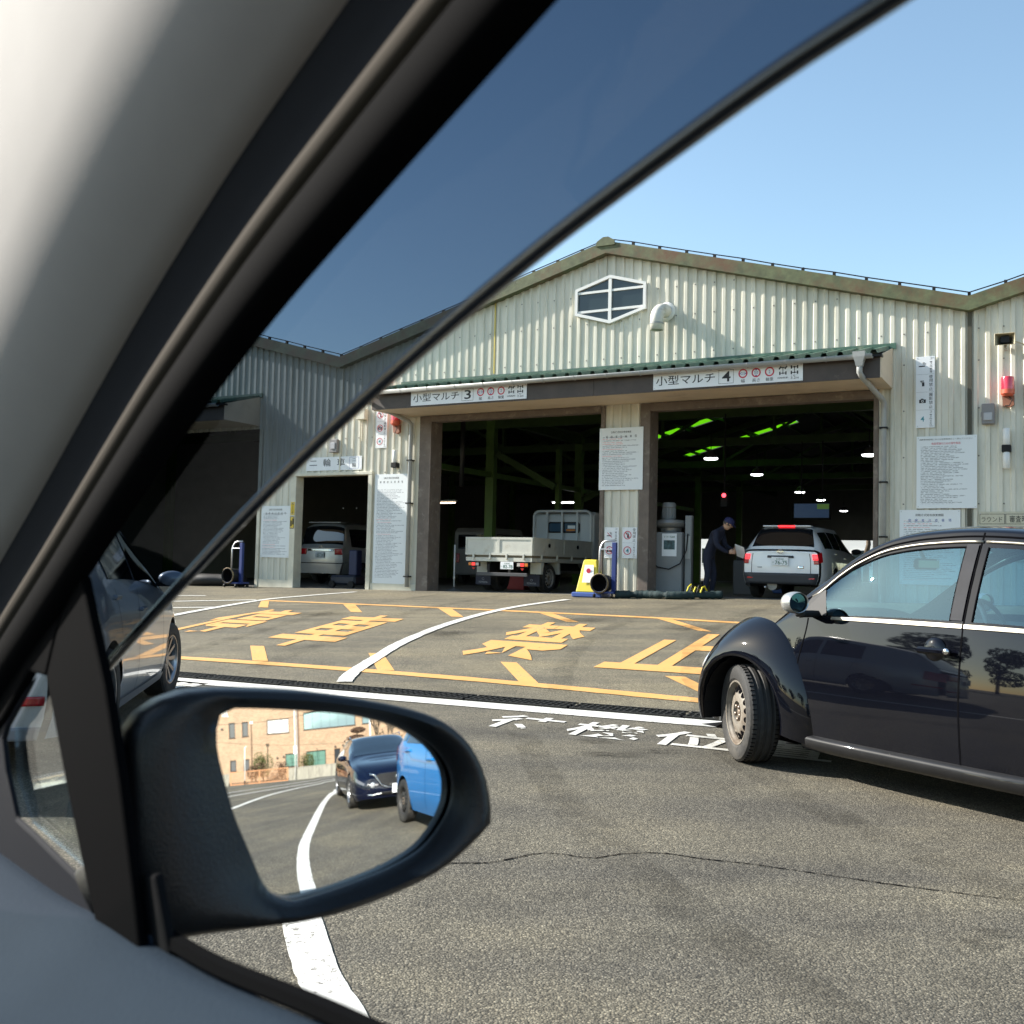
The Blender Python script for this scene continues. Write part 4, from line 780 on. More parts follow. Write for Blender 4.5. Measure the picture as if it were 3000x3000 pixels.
# ------------------------------------------------------------------ vehicles
def carpaint(name, col, metal=0.0, rough=0.35):
    return pbr(name, col, rough, metal=metal, coat=1.0, var=0.05, vscale=1.5, spec=0.0 if max(col) < 0.05 else 0.3)
def wheel(parent, x, y, r, wd, side, style='steel', steer=0.0, rim=None, detail=1):
    """wheel part (> tyre, rim); axis along local y, outer face towards side"""
    wn = node('wheel', parent, (x, y, r), steer); A = Matrix.Rotation(R(-90*side), 4, 'X')      # local z -> outward
    n = 48 if detail > 1 else 32; h = wd/2; ri = r*0.655
    prof = [(ri, -h*0.9), (r*0.78, -h), (r*0.93, -h*0.97), (r*0.985, -h*0.8)]
    if detail > 1:
        for g in (-0.45, 0.0, 0.45): prof += [(r, h*(g - 0.12)), (r*0.968, h*(g - 0.06)), (r*0.968, h*(g + 0.06)), (r, h*(g + 0.12))]
    prof += [(r*0.985, h*0.8), (r*0.945, h*0.95), (r*0.90, h), (r*0.80, h*1.02), (r*0.70, h*0.97), (ri, h*0.86)]
    tm = MB().lathe(prof, n, A).build('tyre', RUBBER, wn, smooth=True, angle=28)
    if detail > 1:
        sp = MB()
        for k in range(64):
            t = 2*math.pi*k/64
            M = A @ Matrix.Rotation(t, 4, 'Z')
            for a, b in ((-0.80, -0.58), (0.58, 0.84)): sp.box(r*0.972, r*1.0015, -0.0022, 0.0022, h*a, h*b, M)
        sp.build('tread_sipes', SEAM, wn)['kind'] = 'stuff'
    rm = rim or (STEELRIM if style == 'steel' else ALLOY)
    MB().lathe([(ri*1.02, -h*0.8), (ri*1.02, h*0.80), (ri*1.0, h*0.92), (ri*0.955, h*0.9), (ri*0.94, h*0.80), (ri*0.90, h*0.74), (ri*0.885, h*0.64)] + ([(ri*0.87, h*0.56), (ri*0.83, h*0.54), (ri*0.66, h*0.74), (ri*0.52, h*0.84), (ri*0.36, h*0.83), (ri*0.31, h*0.62), (0, h*0.62)] if style == 'steel' else [(ri*0.86, -h*0.1), (0, -h*0.1)]), n, A).build('rim', rm, wn, smooth=True, angle=38)
    d = MB()
    if style == 'steel':
        nh = 16 if detail > 1 else 12
        for k in range(nh):
            t = 2*math.pi*(k + 0.5)/nh; M = A @ Matrix.Rotation(t, 4, 'Z') @ Matrix.Translation((ri*0.735, 0, h*0.65)) @ Matrix.Rotation(R(24), 4, 'Y')
            vs = [M @ Vector((0.029*r/0.315*math.cos(q), 0.0215*r/0.315*math.sin(q), 0.006)) for q in [2*math.pi*i/14 for i in range(14)]]; d.add(vs, [tuple(range(14))])
        d.build('rim_holes', SEAM, wn)
        b = MB()
        for k in range(5):
            t = 2*math.pi*k/5 + 0.3; M = A @ Matrix.Rotation(t, 4, 'Z') @ Matrix.Translation((ri*0.215, 0, h*0.62)); b.lathe([(0.013, 0), (0.013, 0.022), (0.009, 0.026), (0, 0.026)], 8, M)
        b.lathe([(ri*0.13, h*0.62), (ri*0.125, h*0.74), (ri*0.09, h*0.78), (0, h*0.78)], 20, A); b.build('wheel_bolts', pbr('worn bolt', (0.25, 0.2, 0.16), 0.4, metal=0.7), wn, smooth=True, angle=40)
    else:
        for k in range(10 if style == 'alloy' else 5):
            t = 2*math.pi*k/(10 if style == 'alloy' else 5); M = A @ Matrix.Rotation(t, 4, 'Z'); d.prism([(ri*0.1, h*0.45), (ri*0.9, h*0.75), (ri*0.9, h*0.55), (ri*0.1, h*0.2)], -0.016, 0.016, M)
        d.lathe([(ri*0.22, h*0.2), (ri*0.2, h*0.55), (0, h*0.58)], 16, A); d.build('spokes', rm, wn)
    return wn
class Car:
    def __init__(s, parent, front, rear, top, belt, half, rail, rw, low, axles, r_arch, body, nx=70, lowtrim=None):
        s.p = parent; s.x0, s.x1 = front, rear; s.top, s.belt, s.half, s.rail, s.rw = map(curve, (top, belt, half, rail, rw)); s.lowf = curve(low); s.axles = axles; s.ra = r_arch; s.body = body; s.nx = nx; s.wr = axles[0][1]
    def low(s, x):
        z = s.lowf(x)
        for xa, zr in s.axles:
            d = abs(x - xa)
            if d < s.ra: z = max(z, zr + math.sqrt(s.ra**2 - d*d))
        return z
    def side_y(s, x, z):
        b = s.belt(x); l = s.lowf(x); t = min(1, max(0, (z - l)/(b - l)))
        return s.half(x)*(1 - 0.065*(max(0, 0.35 - t)/0.35)**2 - 0.045*(max(0, t - 0.55)/0.45)**2)
    def S(s, x, v, side=1, off=0.0):
        if v <= 1:
            l = s.low(x); z = lerp(l, s.belt(x), v); y = s.side_y(x, z)
        elif v <= 2:
            t = v - 1; b = s.belt(x); z = lerp(b, s.rail(x), t); y = lerp(s.side_y(x, b), s.rw(x), t) + 0.012*math.sin(math.pi*t)
        else:
            t = (v - 2)*math.pi/2; y = s.rw(x)*math.cos(t)**0.8 if t < 1.5707 else 0.0; z = s.rail(x) + (s.top(x) - s.rail(x))*math.sin(t)
        p = Vector((x, y*side, z))
        if off:
            e = 0.004; v2 = min(3, v + 0.01); v1 = max(0, v2 - 0.02)
            a = s.S(x + e, v, 1) - s.S(x - e, v, 1); b = s.S(x, v2, 1) - s.S(x, v1, 1); nn = b.cross(a)
            if nn.length > 1e-9:
                nn.normalize()
                if nn.y < 0 and nn.z < 0: nn = -nn
                if nn.y*0.5 + nn.z < 0: nn = -nn
                p += Vector((nn.x, nn.y*side, nn.z))*off
        return p
    def stations(s):
        xs = [lerp(s.x0, s.x1, i/s.nx) for i in range(s.nx + 1)]
        for xa, zr in s.axles:
            for k in range(0, 13): xs += [xa + s.ra*math.cos(math.pi*k/12)*0.9999]
        return sorted(set(round(x, 4) for x in xs if s.x1 <= x <= s.x0), reverse=True)
    VS = [0, 0.15, 0.3, 0.45, 0.6, 0.75, 0.88, 1, 1.2, 1.5, 1.8, 2, 2.12, 2.25, 2.4, 2.55, 2.7, 2.85, 3]
    def build_body(s, name='body'):
        mb = MB(); xs = s.stations()
        for side in (1, -1): mb.grid([[s.S(x, v, side) for v in s.VS] for x in xs])
        for end in (0, 1): mb.grid([[s.E(end, q, v) for q in [-1 + k/6 for k in range(13)]] for v in s.VS])
        s.bodyo = mb.build(name, s.body, s.p, smooth=True, angle=42); 
        for xa, zr in s.axles:                                                   # dark wheel housings
            for side in (1, -1):
                prof = [(xa + s.ra*0.995*math.cos(R(a)), zr + s.ra*0.995*math.sin(R(a))) for a in range(-10, 191, 20)]
                MB().grid([[(x, side*yy, z) for x, z in prof] for yy in (s.side_y(xa, zr + s.ra) - 0.012, 0.42)]).build('wheel_housing', BLACK, s.p)
        MB().grid([[(x, y*s.half(x)*0.9, s.lowf(x) + 0.03) for y in (-1, 0, 1)] for x in (s.x0 - 0.1, lerp(s.x0, s.x1, 0.3), lerp(s.x0, s.x1, 0.6), s.x1 + 0.1)]).build('underbody', BLACK, s.p)
        return s.bodyo
    bul = (0.06, 0.05)
    def E(s, end, q, v, off=0.0):
        x = s.x0 if end == 0 else s.x1; sg = 1 if end == 0 else -1; p = s.S(x, v, 1)
        vb = min(1.0, v); bz = s.bul[end]*(1 - q*q)*(1 - 0.5*abs(vb - 0.5)*2) if v <= 1 else s.bul[end]*0.5*(1 - q*q)
        return Vector((x + sg*(bz + off), q*p.y, p.z))
    def pside(s, name, xa, xb, v0, v1, off, mat, side, nx=10, nv=6, parent=None, smooth=True):
        rows = []
        for j in range(nv + 1):
            v = lerp(v0, v1, j/nv); a = xa(v) if callable(xa) else xa; b = xb(v) if callable(xb) else xb
            rows.append([s.S(lerp(a, b, i/nx), v, side, off) for i in range(nx + 1)])
        return MB().grid(rows).build(name, mat, parent or s.p, smooth=smooth)
    def ptop(s, name, x0, x1, v0, off, mat, nx=10, nv=6):
        rows = []
        for i in range(nx + 1):
            x = lerp(x0, x1, i/nx); vv = [lerp(v0, 3, j/nv) for j in range(nv + 1)]
            rows.append([s.S(x, v, 1, off) for v in vv] + [s.S(x, v, -1, off) for v in vv[::-1][1:]])
        return MB().grid(rows).build(name, mat, s.p, smooth=True)
    def pend(s, name, end, q0, q1, v0, v1, off, mat, n=6, parent=None):
        return MB().grid([[s.E(end, lerp(q0, q1, i/n), lerp(v0, v1, j/4), off) for i in range(n + 1)] for j in range(5)]).build(name, mat, parent or s.p, smooth=True, solid=0.006)
    def seam(s, x, v0, v1, side, wd=0.006):
        f = x if callable(x) else (lambda v: x)
        return MB().grid([[s.S(f(lerp(v0, v1, j/12)) + d, lerp(v0, v1, j/12), side, 0.002) for d in (-wd/2, wd/2)] for j in range(13)]).build('door_seam', SEAM, s.p)
    def handle(s, x, v, side, L=0.17):
        p = s.S(x, v, side); return MB().bbox(-L/2, L/2, -0.02, 0.028, -0.014, 0.014, 0.008, Matrix.Translation(p)).build('door_handle', s.body, s.p)
    def door_mirror(s, x, z, side, mat):
        y = (s.side_y(x, s.belt(x)) + 0.10)*side
        o = MB().lathe([(0.0, -0.05), (0.06, -0.045), (0.085, -0.02), (0.08, 0.02), (0.05, 0.05), (0, 0.06)], 16, Matrix.Translation((x, y, z)) @ Matrix.Rotation(R(90), 4, 'Y') @ Matrix.Diagonal((0.75, 1.25, 1, 1))).build('door_mirror', mat, s.p, smooth=True)
        MB().box(x - 0.03, x + 0.02, min(y, y - 0.12*side), max(y, y - 0.12*side), z - 0.06, z - 0.03).build('mirror_arm', BLACK, s.p); return o
def plate(parent, x, z, sgn, top, num, tiny='', size=(0.33, 0.165), mat=None, ink=GREENINK, yc=0.0):
    """licence plate; sgn -1 = faces backwards (-x), +1 faces forwards"""
    nd = MB().bbox(-0.006, 0.006, -size[0]/2, size[0]/2, -size[1]/2, size[1]/2, 0.003).build('licence_plate', mat or WHITE, parent); nd.location = (x, yc, z)
    def put(s, w_, z0, z1, cx=0.0, b=0.0):
        vs, fs, (a, bb, c, d) = text_geo(s, b); k = w_/(bb - a)
        # seen from behind (looking +x) left is +y ; from the front left is -y
        return MB().add([(sgn*0.0075, sgn*((p[0] - a)*k - w_/2 + cx), lerp(z0, z1, (p[1] - c)/(d - c))) for p in vs], fs).build('lettering', ink, nd, fixn=False)
    W_, H_ = size
    put(top, W_*0.45, H_*0.16, H_*0.38); put(num, W_*0.72, -H_*0.38, H_*0.08, W_*0.08, 0.01)
    if tiny: put(tiny, W_*0.09, -H_*0.2, -H_*0.05, -W_*0.40)
    return nd
def place(o, x, y, heading_deg, z=0.0, pitch=0.0):
    """heading measured to the left of +y; the thing's local +x points forward"""
    o.location = (x, y, z); o.rotation_euler = (0, pitch, R(90 + heading_deg))

# --- white wagon in lane 4 (rear view)
WPAINT = carpaint('white car paint', (0.82, 0.83, 0.84)); TRIMG = pbr('dark grey bumper', (0.03, 0.033, 0.04), 0.6)
NW = thing('estate_car', 'white estate car with lit brake lights waiting in lane 4', 'car')
c = Car(NW, 0.82, -3.55, [(0.82, 0.55), (0.7, 0.70), (0.3, 0.85), (-0.25, 0.96), (-0.6, 1.16), (-1.0, 1.40), (-1.5, 1.49), (-2.4, 1.49), (-3.05, 1.455), (-3.18, 1.40), (-3.42, 1.05), (-3.48, 0.99), (-3.55, 0.95)],
        [(0.82, 0.5), (0.5, 0.72), (0, 0.84), (-0.6, 0.90), (-3.0, 0.96), (-3.45, 0.95), (-3.55, 0.90)], [(0.82, 0.62), (0.6, 0.79), (0.1, 0.84), (-1, 0.848), (-2.8, 0.845), (-3.2, 0.825), (-3.42, 0.79), (-3.55, 0.73)],
        [(0.82, 0.53), (0.5, 0.76), (0, 0.88), (-0.4, 0.97), (-0.7, 1.12), (-1.1, 1.33), (-1.5, 1.42), (-2.4, 1.42), (-3.0, 1.39), (-3.15, 1.35), (-3.42, 1.02), (-3.55, 0.93)],
        [(0.82, 0.55), (0.3, 0.72), (-0.4, 0.70), (-1.1, 0.60), (-2.5, 0.58), (-3.1, 0.53), (-3.4, 0.62), (-3.55, 0.66)], [(0.82, 0.25), (0.4, 0.2), (-3.0, 0.22), (-3.55, 0.30)], [(0, 0.30), (-2.535, 0.30)], 0.345, WPAINT)
c.bul = (0.08, 0.07); c.build_body()
c.ptop('rear_window', -3.13, -3.42, 2.16, 0.006, DARKGLASS); c.ptop('windscreen', -0.5, -1.15, 2.2, 0.005, DARKGLASS)
for s_ in (1, -1):
    c.pside('side_window', lambda v: -0.95 + (1.9 - v)*0.45, -1.75, 1.12, 1.86, 0.004, DARKGLASS, s_); c.pside('side_window', -1.80, -2.5, 1.12, 1.86, 0.004, DARKGLASS, s_); c.pside('side_window', -2.56, lambda v: -3.2 + (v - 1.1)*0.18, 1.12, 1.86, 0.004, DARKGLASS, s_)
    c.seam(-0.75, 0.1, 1, s_); c.seam(-1.78, 0.1, 1, s_); c.seam(-2.2, 0.3, 1, s_); c.handle(-1.62, 0.86, s_); c.handle(-2.45, 0.88, s_); c.door_mirror(-0.72, 1.0, s_, BLACK)
    wheel(NW, 0, s_*0.745, 0.30, 0.19, s_, 'steel', rim=DARKSTEEL); wheel(NW, -2.535, s_*0.745, 0.30, 0.19, s_, 'steel', rim=DARKSTEEL)
    LITRED = pbr('lit brake lamp', (0.5, 0.01, 0.02), 0.15, coat=1, emit=(1, 0.03, 0.04), estr=0.9)
    c.pend('tail_lamp', 1, s_*0.86, s_*1.0, 0.80, 0.97, 0.012, LITRED); c.pside('tail_lamp', -3.44, -3.55, 0.68, 0.97, 0.007, REDLAMP, s_); c.pend('tail_lamp', 1, s_*0.88, s_*1.0, 0.66, 0.79, 0.012, REDLAMP)
c.pend('bumper', 1, -1.0, 1.0, 0.0, 0.36, 0.03, TRIMG, 10); c.pend('hatch_seam', 1, -0.80, -0.785, 0.36, 1.0, 0.002, SEAM, 1); c.pend('hatch_seam', 1, 0.785, 0.80, 0.36, 1.0, 0.002, SEAM, 1)
c.pend('garnish', 1, -0.36, 0.36, 0.855, 0.93, 0.018, TRIMG, 6)
c.pend('badge', 1, -0.62, -0.46, 0.52, 0.60, 0.006, CHROME, 3); c.pend('badge', 1, 0.50, 0.62, 0.52, 0.56, 0.006, pbr('grey badge', (0.4, 0.41, 0.43), 0.4), 3)
em = MB(); rg = [(-3.64, 0.055*math.cos(t), 0.935 + 0.035*math.sin(t)) for t in [2*math.pi*k/16 for k in range(16)]]; em.tube(rg, 0.006, 6, closed=True); em.box(-3.646, -3.634, -0.075, 0.075, 0.928, 0.942); em.build('emblem', CHROME, NW)
plate(NW, -3.645, 0.745, -1, '大宮400', '76-75', 'ぼ')
MB().bbox(-3.15, -2.95, -0.48, 0.48, 1.44, 1.472, 0.012).build('roof_spoiler', WPAINT, NW); MB().bbox(-3.165, -3.10, -0.17, 0.17, 1.438, 1.472, 0.008).build('third_brake_lamp', LITRED, NW)
for s_ in (1, -1): MB().bbox(-3.60, -3.57, s_*0.60 - 0.06, s_*0.60 + 0.06, 0.40, 0.43, 0.005).build('reflector', REDLAMP, NW)
MB().tube([(-3.05, 0.2, 0.27), (-3.45, 0.2, 0.27)], 0.1, 16).build('silencer', pbr('exhaust steel', (0.25, 0.25, 0.25), 0.4, metal=0.8), NW, smooth=True, angle=40); MB().tube([(-3.4, 0.3, 0.25), (-3.6, 0.3, 0.23)], 0.022, 10).build('tailpipe', ALU, NW, smooth=True)
MB().lathe([(0, 0), (0.045, 0), (0.045, 0.002)], 16, Matrix.Translation((-3.33, 0.48, 1.13)) @ Matrix.Rotation(R(-65), 4, 'Y')).build('window_sticker', WHITE, NW)
p = hw(0.22, 0.42); place(NW, *(hw(0.22, 0.42 + 3.6).xy), -29, 0.68)

# --- silver van in the motorcycle bay
SILV = carpaint('silver van paint', (0.42, 0.44, 0.46), 0.6, 0.3)
VN = thing('minivan', 'silver minivan seen from behind through the motorcycle door', 'van')
c = Car(VN, 0.85, -3.85, [(0.85, 0.7), (0.6, 0.95), (0.1, 1.08), (-0.5, 1.5), (-1.0, 1.82), (-1.6, 1.92), (-3.2, 1.92), (-3.6, 1.86), (-3.68, 1.75), (-3.78, 1.25), (-3.82, 1.15), (-3.85, 1.1)], [(0.85, 0.65), (0.3, 0.95), (-3.85, 1.08)], [(0.85, 0.66), (0.5, 0.85), (-0.5, 0.90), (-3.5, 0.89), (-3.85, 0.84)], [(0.85, 0.68), (0.4, 0.98), (-0.3, 1.2), (-1.0, 1.72), (-1.6, 1.80), (-3.3, 1.80), (-3.65, 1.70), (-3.78, 1.2), (-3.85, 1.09)], [(0.85, 0.6), (0, 0.74), (-1.2, 0.70), (-3.5, 0.69), (-3.75, 0.78), (-3.85, 0.82)], [(0.85, 0.28), (-3.85, 0.33)], [(0, 0.32), (-2.9, 0.32)], 0.36, SILV)
c.build_body(); c.ptop('rear_window', -3.67, -3.79, 2.12, 0.008, DARKGLASS)
for s_ in (1, -1):
    c.pside('side_window', -0.7, -3.45, 1.1, 1.85, 0.005, DARKGLASS, s_); wheel(VN, 0, s_*0.79, 0.32, 0.2, s_, 'alloy'); wheel(VN, -2.9, s_*0.79, 0.32, 0.2, s_, 'alloy'); c.pend('tail_lamp', 1, s_*0.66, s_*1.0, 0.76, 1.0, 0.012, REDLAMP)
c.pend('garnish', 1, -0.6, 0.6, 0.90, 0.98, 0.02, CHROME); plate(VN, -3.92, 0.89, -1, '熊谷300', '25-25', 'す'); MB().bbox(-3.72, -3.45, -0.62, 0.62, 1.86, 1.90, 0.015).build('roof_spoiler', SILV, VN)
c.pend('bumper_line', 1, -1, 1, 0.40, 0.43, 0.004, SEAM); c.pend('emblem', 1, -0.06, 0.06, 1.0, 1.0, 0.02, CHROME) if False else MB().tube([(-3.875, 0.055*math.cos(t), 1.13 + 0.035*math.sin(t)) for t in [2*math.pi*k/14 for k in range(14)]], 0.008, 6, closed=True).build('emblem', CHROME, VN)
place(VN, *(hw(-14.75, 4.6 + 3.9).xy), -29, 0.5)

# --- silver car ahead of us
SIL2 = carpaint('silver grey car paint', (0.52, 0.53, 0.55), 0.35, 0.3)
SA = thing('silver_car', 'silver car ahead seen through the quarter window left of the door mirror', 'car')
c = Car(SA, 0.80, -3.28, [(0.8, 0.5), (0.65, 0.68), (0.2, 0.84), (-0.3, 0.98), (-0.7, 1.2), (-1.15, 1.42), (-1.7, 1.51), (-2.5, 1.48), (-2.9, 1.40), (-3.12, 1.15), (-3.22, 0.98), (-3.28, 0.92)], [(0.8, 0.46), (0.4, 0.72), (-0.2, 0.86), (-1, 0.92), (-2.8, 0.98), (-3.28, 0.90)], [(0.8, 0.55), (0.5, 0.78), (0, 0.84), (-2.6, 0.845), (-3.0, 0.80), (-3.28, 0.68)], [(0.8, 0.48), (0.4, 0.76), (-0.3, 0.93), (-0.8, 1.18), (-1.2, 1.36), (-1.7, 1.44), (-2.5, 1.41), (-2.9, 1.33), (-3.15, 1.08), (-3.28, 0.91)], [(0.8, 0.5), (0.2, 0.72), (-0.5, 0.70), (-1.2, 0.60), (-2.6, 0.58), (-3.0, 0.60), (-3.28, 0.62)], [(0.8, 0.22), (0.4, 0.18), (-2.8, 0.19), (-3.28, 0.21)], [(0, 0.31), (-2.5, 0.31)], 0.355, SIL2)
c.bul = (0.08, 0.12); c.build_body(); c.ptop('rear_window', -2.92, -3.18, 2.15, 0.006, DARKGLASS); c.ptop('windscreen', -0.45, -1.15, 2.2, 0.006, DARKGLASS)
for s_ in (1, -1):
    c.pside('side_window', lambda v: -0.75 + (1.86 - v)*0.5, -1.58, 1.12, 1.86, 0.005, DARKGLASS, s_); c.pside('side_window', -1.64, -2.45, 1.12, 1.86, 0.005, DARKGLASS, s_); c.seam(-0.55, 0.12, 1, s_); c.seam(-1.6, 0.1, 1, s_); c.seam(lambda v: -2.15 - 0.2*v, 0.35, 1, s_); c.handle(-1.45, 0.82, s_); c.handle(-2.32, 0.84, s_); c.door_mirror(-0.62, 1.0, s_, SIL2)
    wheel(SA, 0, s_*0.75, 0.31, 0.19, s_, 'alloy', -0.12); wheel(SA, -2.5, s_*0.75, 0.31, 0.19, s_, 'alloy'); c.pend('tail_lamp', 1, s_*0.66, s_*1.0, 0.78, 1.0, 0.012, REDLAMP); c.pside('tail_lamp', -3.1, -3.28, 0.7, 1.0, 0.007, REDLAMP, s_); c.pside('headlamp', 0.62, 0.36, 0.75, 0.97, 0.006, CLEAR, s_)
    c.pside('reflector', -3.02, -3.26, 0.40, 0.46, 0.008, REDLAMP, s_); c.pend('reflector', 1, s_*0.62, s_*0.99, 0.26, 0.33, 0.014, REDLAMP); c.pside('side_sill', -0.38, -2.12, 0.02, 0.10, 0.012, pbr('grey sill', (0.2, 0.2, 0.21), 0.4), s_)
c.pend('bumper_lower', 1, -1, 1, 0.0, 0.10, 0.01, pbr('grey lower bumper', (0.22, 0.22, 0.23), 0.5)); plate(SA, -3.42, 0.78, -1, '大宮500', '31-48', 'さ')
SAH = math.degrees(math.atan2(0.45, 2.45)); h_ = R(SAH); rv = Vector((math.cos(h_), math.sin(h_)))
place(SA, -3.03 - rv.x*0.87, 9.22 - rv.y*0.87, SAH, 0); SA.scale = (1.09, 1.06, 1.06)

# --- blue hatchback behind, seen in the mirror
BLUE = carpaint('bright blue paint', (0.001, 0.15, 0.42), 0.0, 0.5)
BH = thing('blue_hatchback', 'bright blue hatchback reflected at the right of the door mirror', 'car')
c = Car(BH, 0.78, -3.2, [(0.78, 0.55), (0.6, 0.75), (0.2, 0.92), (-0.2, 1.05), (-0.8, 1.38), (-1.4, 1.52), (-2.2, 1.51), (-2.75, 1.42), (-3.0, 1.15), (-3.12, 1.02), (-3.2, 0.97)], [(0.78, 0.5), (0.3, 0.80), (-0.5, 0.92), (-1.5, 0.97), (-2.9, 1.04), (-3.2, 0.96)], [(0.78, 0.56), (0.5, 0.78), (0, 0.84), (-2.5, 0.845), (-2.95, 0.80), (-3.2, 0.70)], [(0.78, 0.52), (0.3, 0.84), (-0.3, 1.02), (-0.9, 1.31), (-1.4, 1.44), (-2.2, 1.43), (-2.75, 1.34), (-3.0, 1.12), (-3.2, 0.96)], [(0.78, 0.5), (0.1, 0.72), (-0.6, 0.68), (-1.3, 0.60), (-2.4, 0.58), (-2.8, 0.58), (-3.2, 0.64)], [(0.78, 0.22), (-2.8, 0.20), (-3.2, 0.30)], [(0, 0.295), (-2.53, 0.295)], 0.345, BLUE)
c.bul = (0.08, 0.10); c.build_body(); c.ptop('rear_window', -2.78, -3.04, 2.15, 0.006, DARKGLASS); c.ptop('windscreen', -0.3, -1.2, 2.2, 0.006, DARKGLASS)
for s_ in (1, -1):
    c.pside('side_window', lambda v: -0.55 + (1.86 - v)*0.55, -1.5, 1.12, 1.86, 0.005, DARKGLASS, s_); c.pside('side_window', -1.56, lambda v: -2.45 + 0.1*(v - 1.1), 1.12, 1.86, 0.005, DARKGLASS, s_); c.pside('quarter_window', lambda v: -2.5 + 0.1*(v - 1.1), lambda v: -2.72 + 0.05*(v - 1.1), 1.2, 1.8, 0.005, DARKGLASS, s_)
    c.seam(-0.5, 0.1, 1, s_); c.seam(-1.53, 0.1, 1, s_); c.seam(lambda v: -2.12 - 0.28*v, 0.3, 1, s_); c.handle(-1.36, 0.86, s_, 0.2); c.handle(-2.28, 0.90, s_, 0.2); c.door_mirror(-0.55, 1.02, s_, BLUE)
    c.pside('crease', -1.0, -2.6, 0.80, 0.835, 0.004, pbr('dark blue crease', (0.006, 0.10, 0.34), 0.4, coat=1), s_)
    wheel(BH, 0, s_*0.75, 0.295, 0.185, s_, 'steel', rim=DARKSTEEL); wheel(BH, -2.53, s_*0.75, 0.295, 0.185, s_, 'steel', rim=DARKSTEEL); c.pend('tail_lamp', 1, s_*0.7, s_*1.0, 0.70, 1.0, 0.012, REDLAMP); c.pside('tail_lamp', -2.90, -3.2, 0.76, 1.0, 0.012, REDLAMP, s_); c.pside('tail_lamp', -2.92, lambda v: -3.05 + 0.1*(v - 1), 1.0, 1.5, 0.012, REDLAMP, s_); c.pside('headlamp', 0.55, 0.2, 0.78, 0.97, 0.006, CLEAR, s_)
h_ = R(46); f_ = Vector((-math.sin(h_), math.cos(h_))); l_ = Vector((-f_.y, f_.x)); o_ = Vector((5.73, -1.97)) + f_*2.53 - l_*0.83; place(BH, o_.x, o_.y, 46)

# --- dark blue wagon behind, seen in the mirror
NAVY = carpaint('deep navy paint', (0.0015, 0.0035, 0.014), 0.0, 0.5)
DW = thing('navy_estate_car', 'dark navy estate car with mesh grille reflected in the middle of the door mirror', 'car')
c = Car(DW, 0.93, -3.8, [(0.93, 0.62), (0.85, 0.74), (0.5, 0.86), (0, 0.94), (-0.45, 1.02), (-0.9, 1.24), (-1.35, 1.42), (-1.9, 1.46), (-2.8, 1.44), (-3.4, 1.3), (-3.7, 1.05), (-3.8, 0.98)], [(0.93, 0.56), (0.6, 0.74), (0, 0.84), (-1, 0.92), (-3.8, 0.96)], [(0.93, 0.72), (0.75, 0.86), (0.2, 0.91), (-2.8, 0.92), (-3.5, 0.86), (-3.8, 0.72)], [(0.93, 0.6), (0.5, 0.79), (-0.3, 0.94), (-0.9, 1.17), (-1.4, 1.35), (-1.9, 1.39), (-2.8, 1.36), (-3.4, 1.22), (-3.8, 0.96)], [(0.93, 0.66), (0.2, 0.78), (-0.5, 0.74), (-1.3, 0.64), (-2.8, 0.62), (-3.8, 0.62)], [(0.93, 0.24), (0.6, 0.19), (-3.3, 0.2), (-3.8, 0.3)], [(0, 0.34), (-2.75, 0.34)], 0.385, NAVY)
c.bul = (0.16, 0.1); c.build_body(); WS = pbr('blue tinted windscreen', (0.012, 0.022, 0.035), 0.03, spec=0.8, coat=0.6)
c.ptop('windscreen', -0.5, -1.33, 2.12, 0.006, WS)
for s_ in (1, -1):
    c.pside('side_window', lambda v: -0.85 + (1.86 - v)*0.45, -1.72, 1.12, 1.86, 0.005, DARKGLASS, s_); c.pside('side_window', -1.78, -2.6, 1.12, 1.86, 0.005, DARKGLASS, s_); c.seam(-0.6, 0.1, 1, s_); c.seam(-1.75, 0.1, 1, s_); c.handle(-1.6, 0.85, s_); c.door_mirror(-0.70, 1.0, s_, NAVY)
    wheel(DW, 0, s_*0.81, 0.34, 0.22, s_, 'alloy'); wheel(DW, -2.75, s_*0.81, 0.34, 0.22, s_, 'alloy')
    hl = c.pend('headlamp', 0, s_*0.56, s_*1.0, 0.72, 0.86, 0.012, pbr('dark lamp unit', (0.03, 0.03, 0.035), 0.15, coat=1)); c.pside('headlamp', 0.93, 0.70, 0.76, 0.90, 0.006, pbr('smoked lamp glass', (0.10, 0.10, 0.11), 0.1, coat=1), s_)
    q = c.E(0, s_*0.78, 0.78, 0.02); MB().lathe([(0.05, 0), (0.04, 0.012), (0, 0.016)], 16, Matrix.Translation(q) @ Matrix.Rotation(R(90), 4, 'Y')).build('lamp_projector', CLEAR, DW, smooth=True)
    MB().tube([(-1.5, s_*0.66, 1.40), (-1.6, s_*0.66, 1.46), (-3.0, s_*0.63, 1.43), (-3.1, s_*0.63, 1.38)], 0.014, 8).build('roof_rail', CHROME, DW)
def on_front(y, z, off): 
    q = max(-1, min(1, y/0.72)); return Vector((0.93 + 0.16*(1 - q*q)*0.85 + off, y, z))
gr = [(-0.52, 0.66), (-0.40, 0.70), (0.40, 0.70), (0.52, 0.66), (0.36, 0.47), (0.22, 0.43), (-0.22, 0.43), (-0.36, 0.47)]
gb = MB(); rows = []
for z, w_ in ((0.44, 0.24), (0.5, 0.36), (0.56, 0.43), (0.62, 0.48), (0.66, 0.5), (0.69, 0.4)): rows.append([on_front(lerp(-w_, w_, k/8), z, 0.012) for k in range(9)])
gb.grid(rows); GRL = gb.build('grille', BLACK, DW)
gd_ = MB()
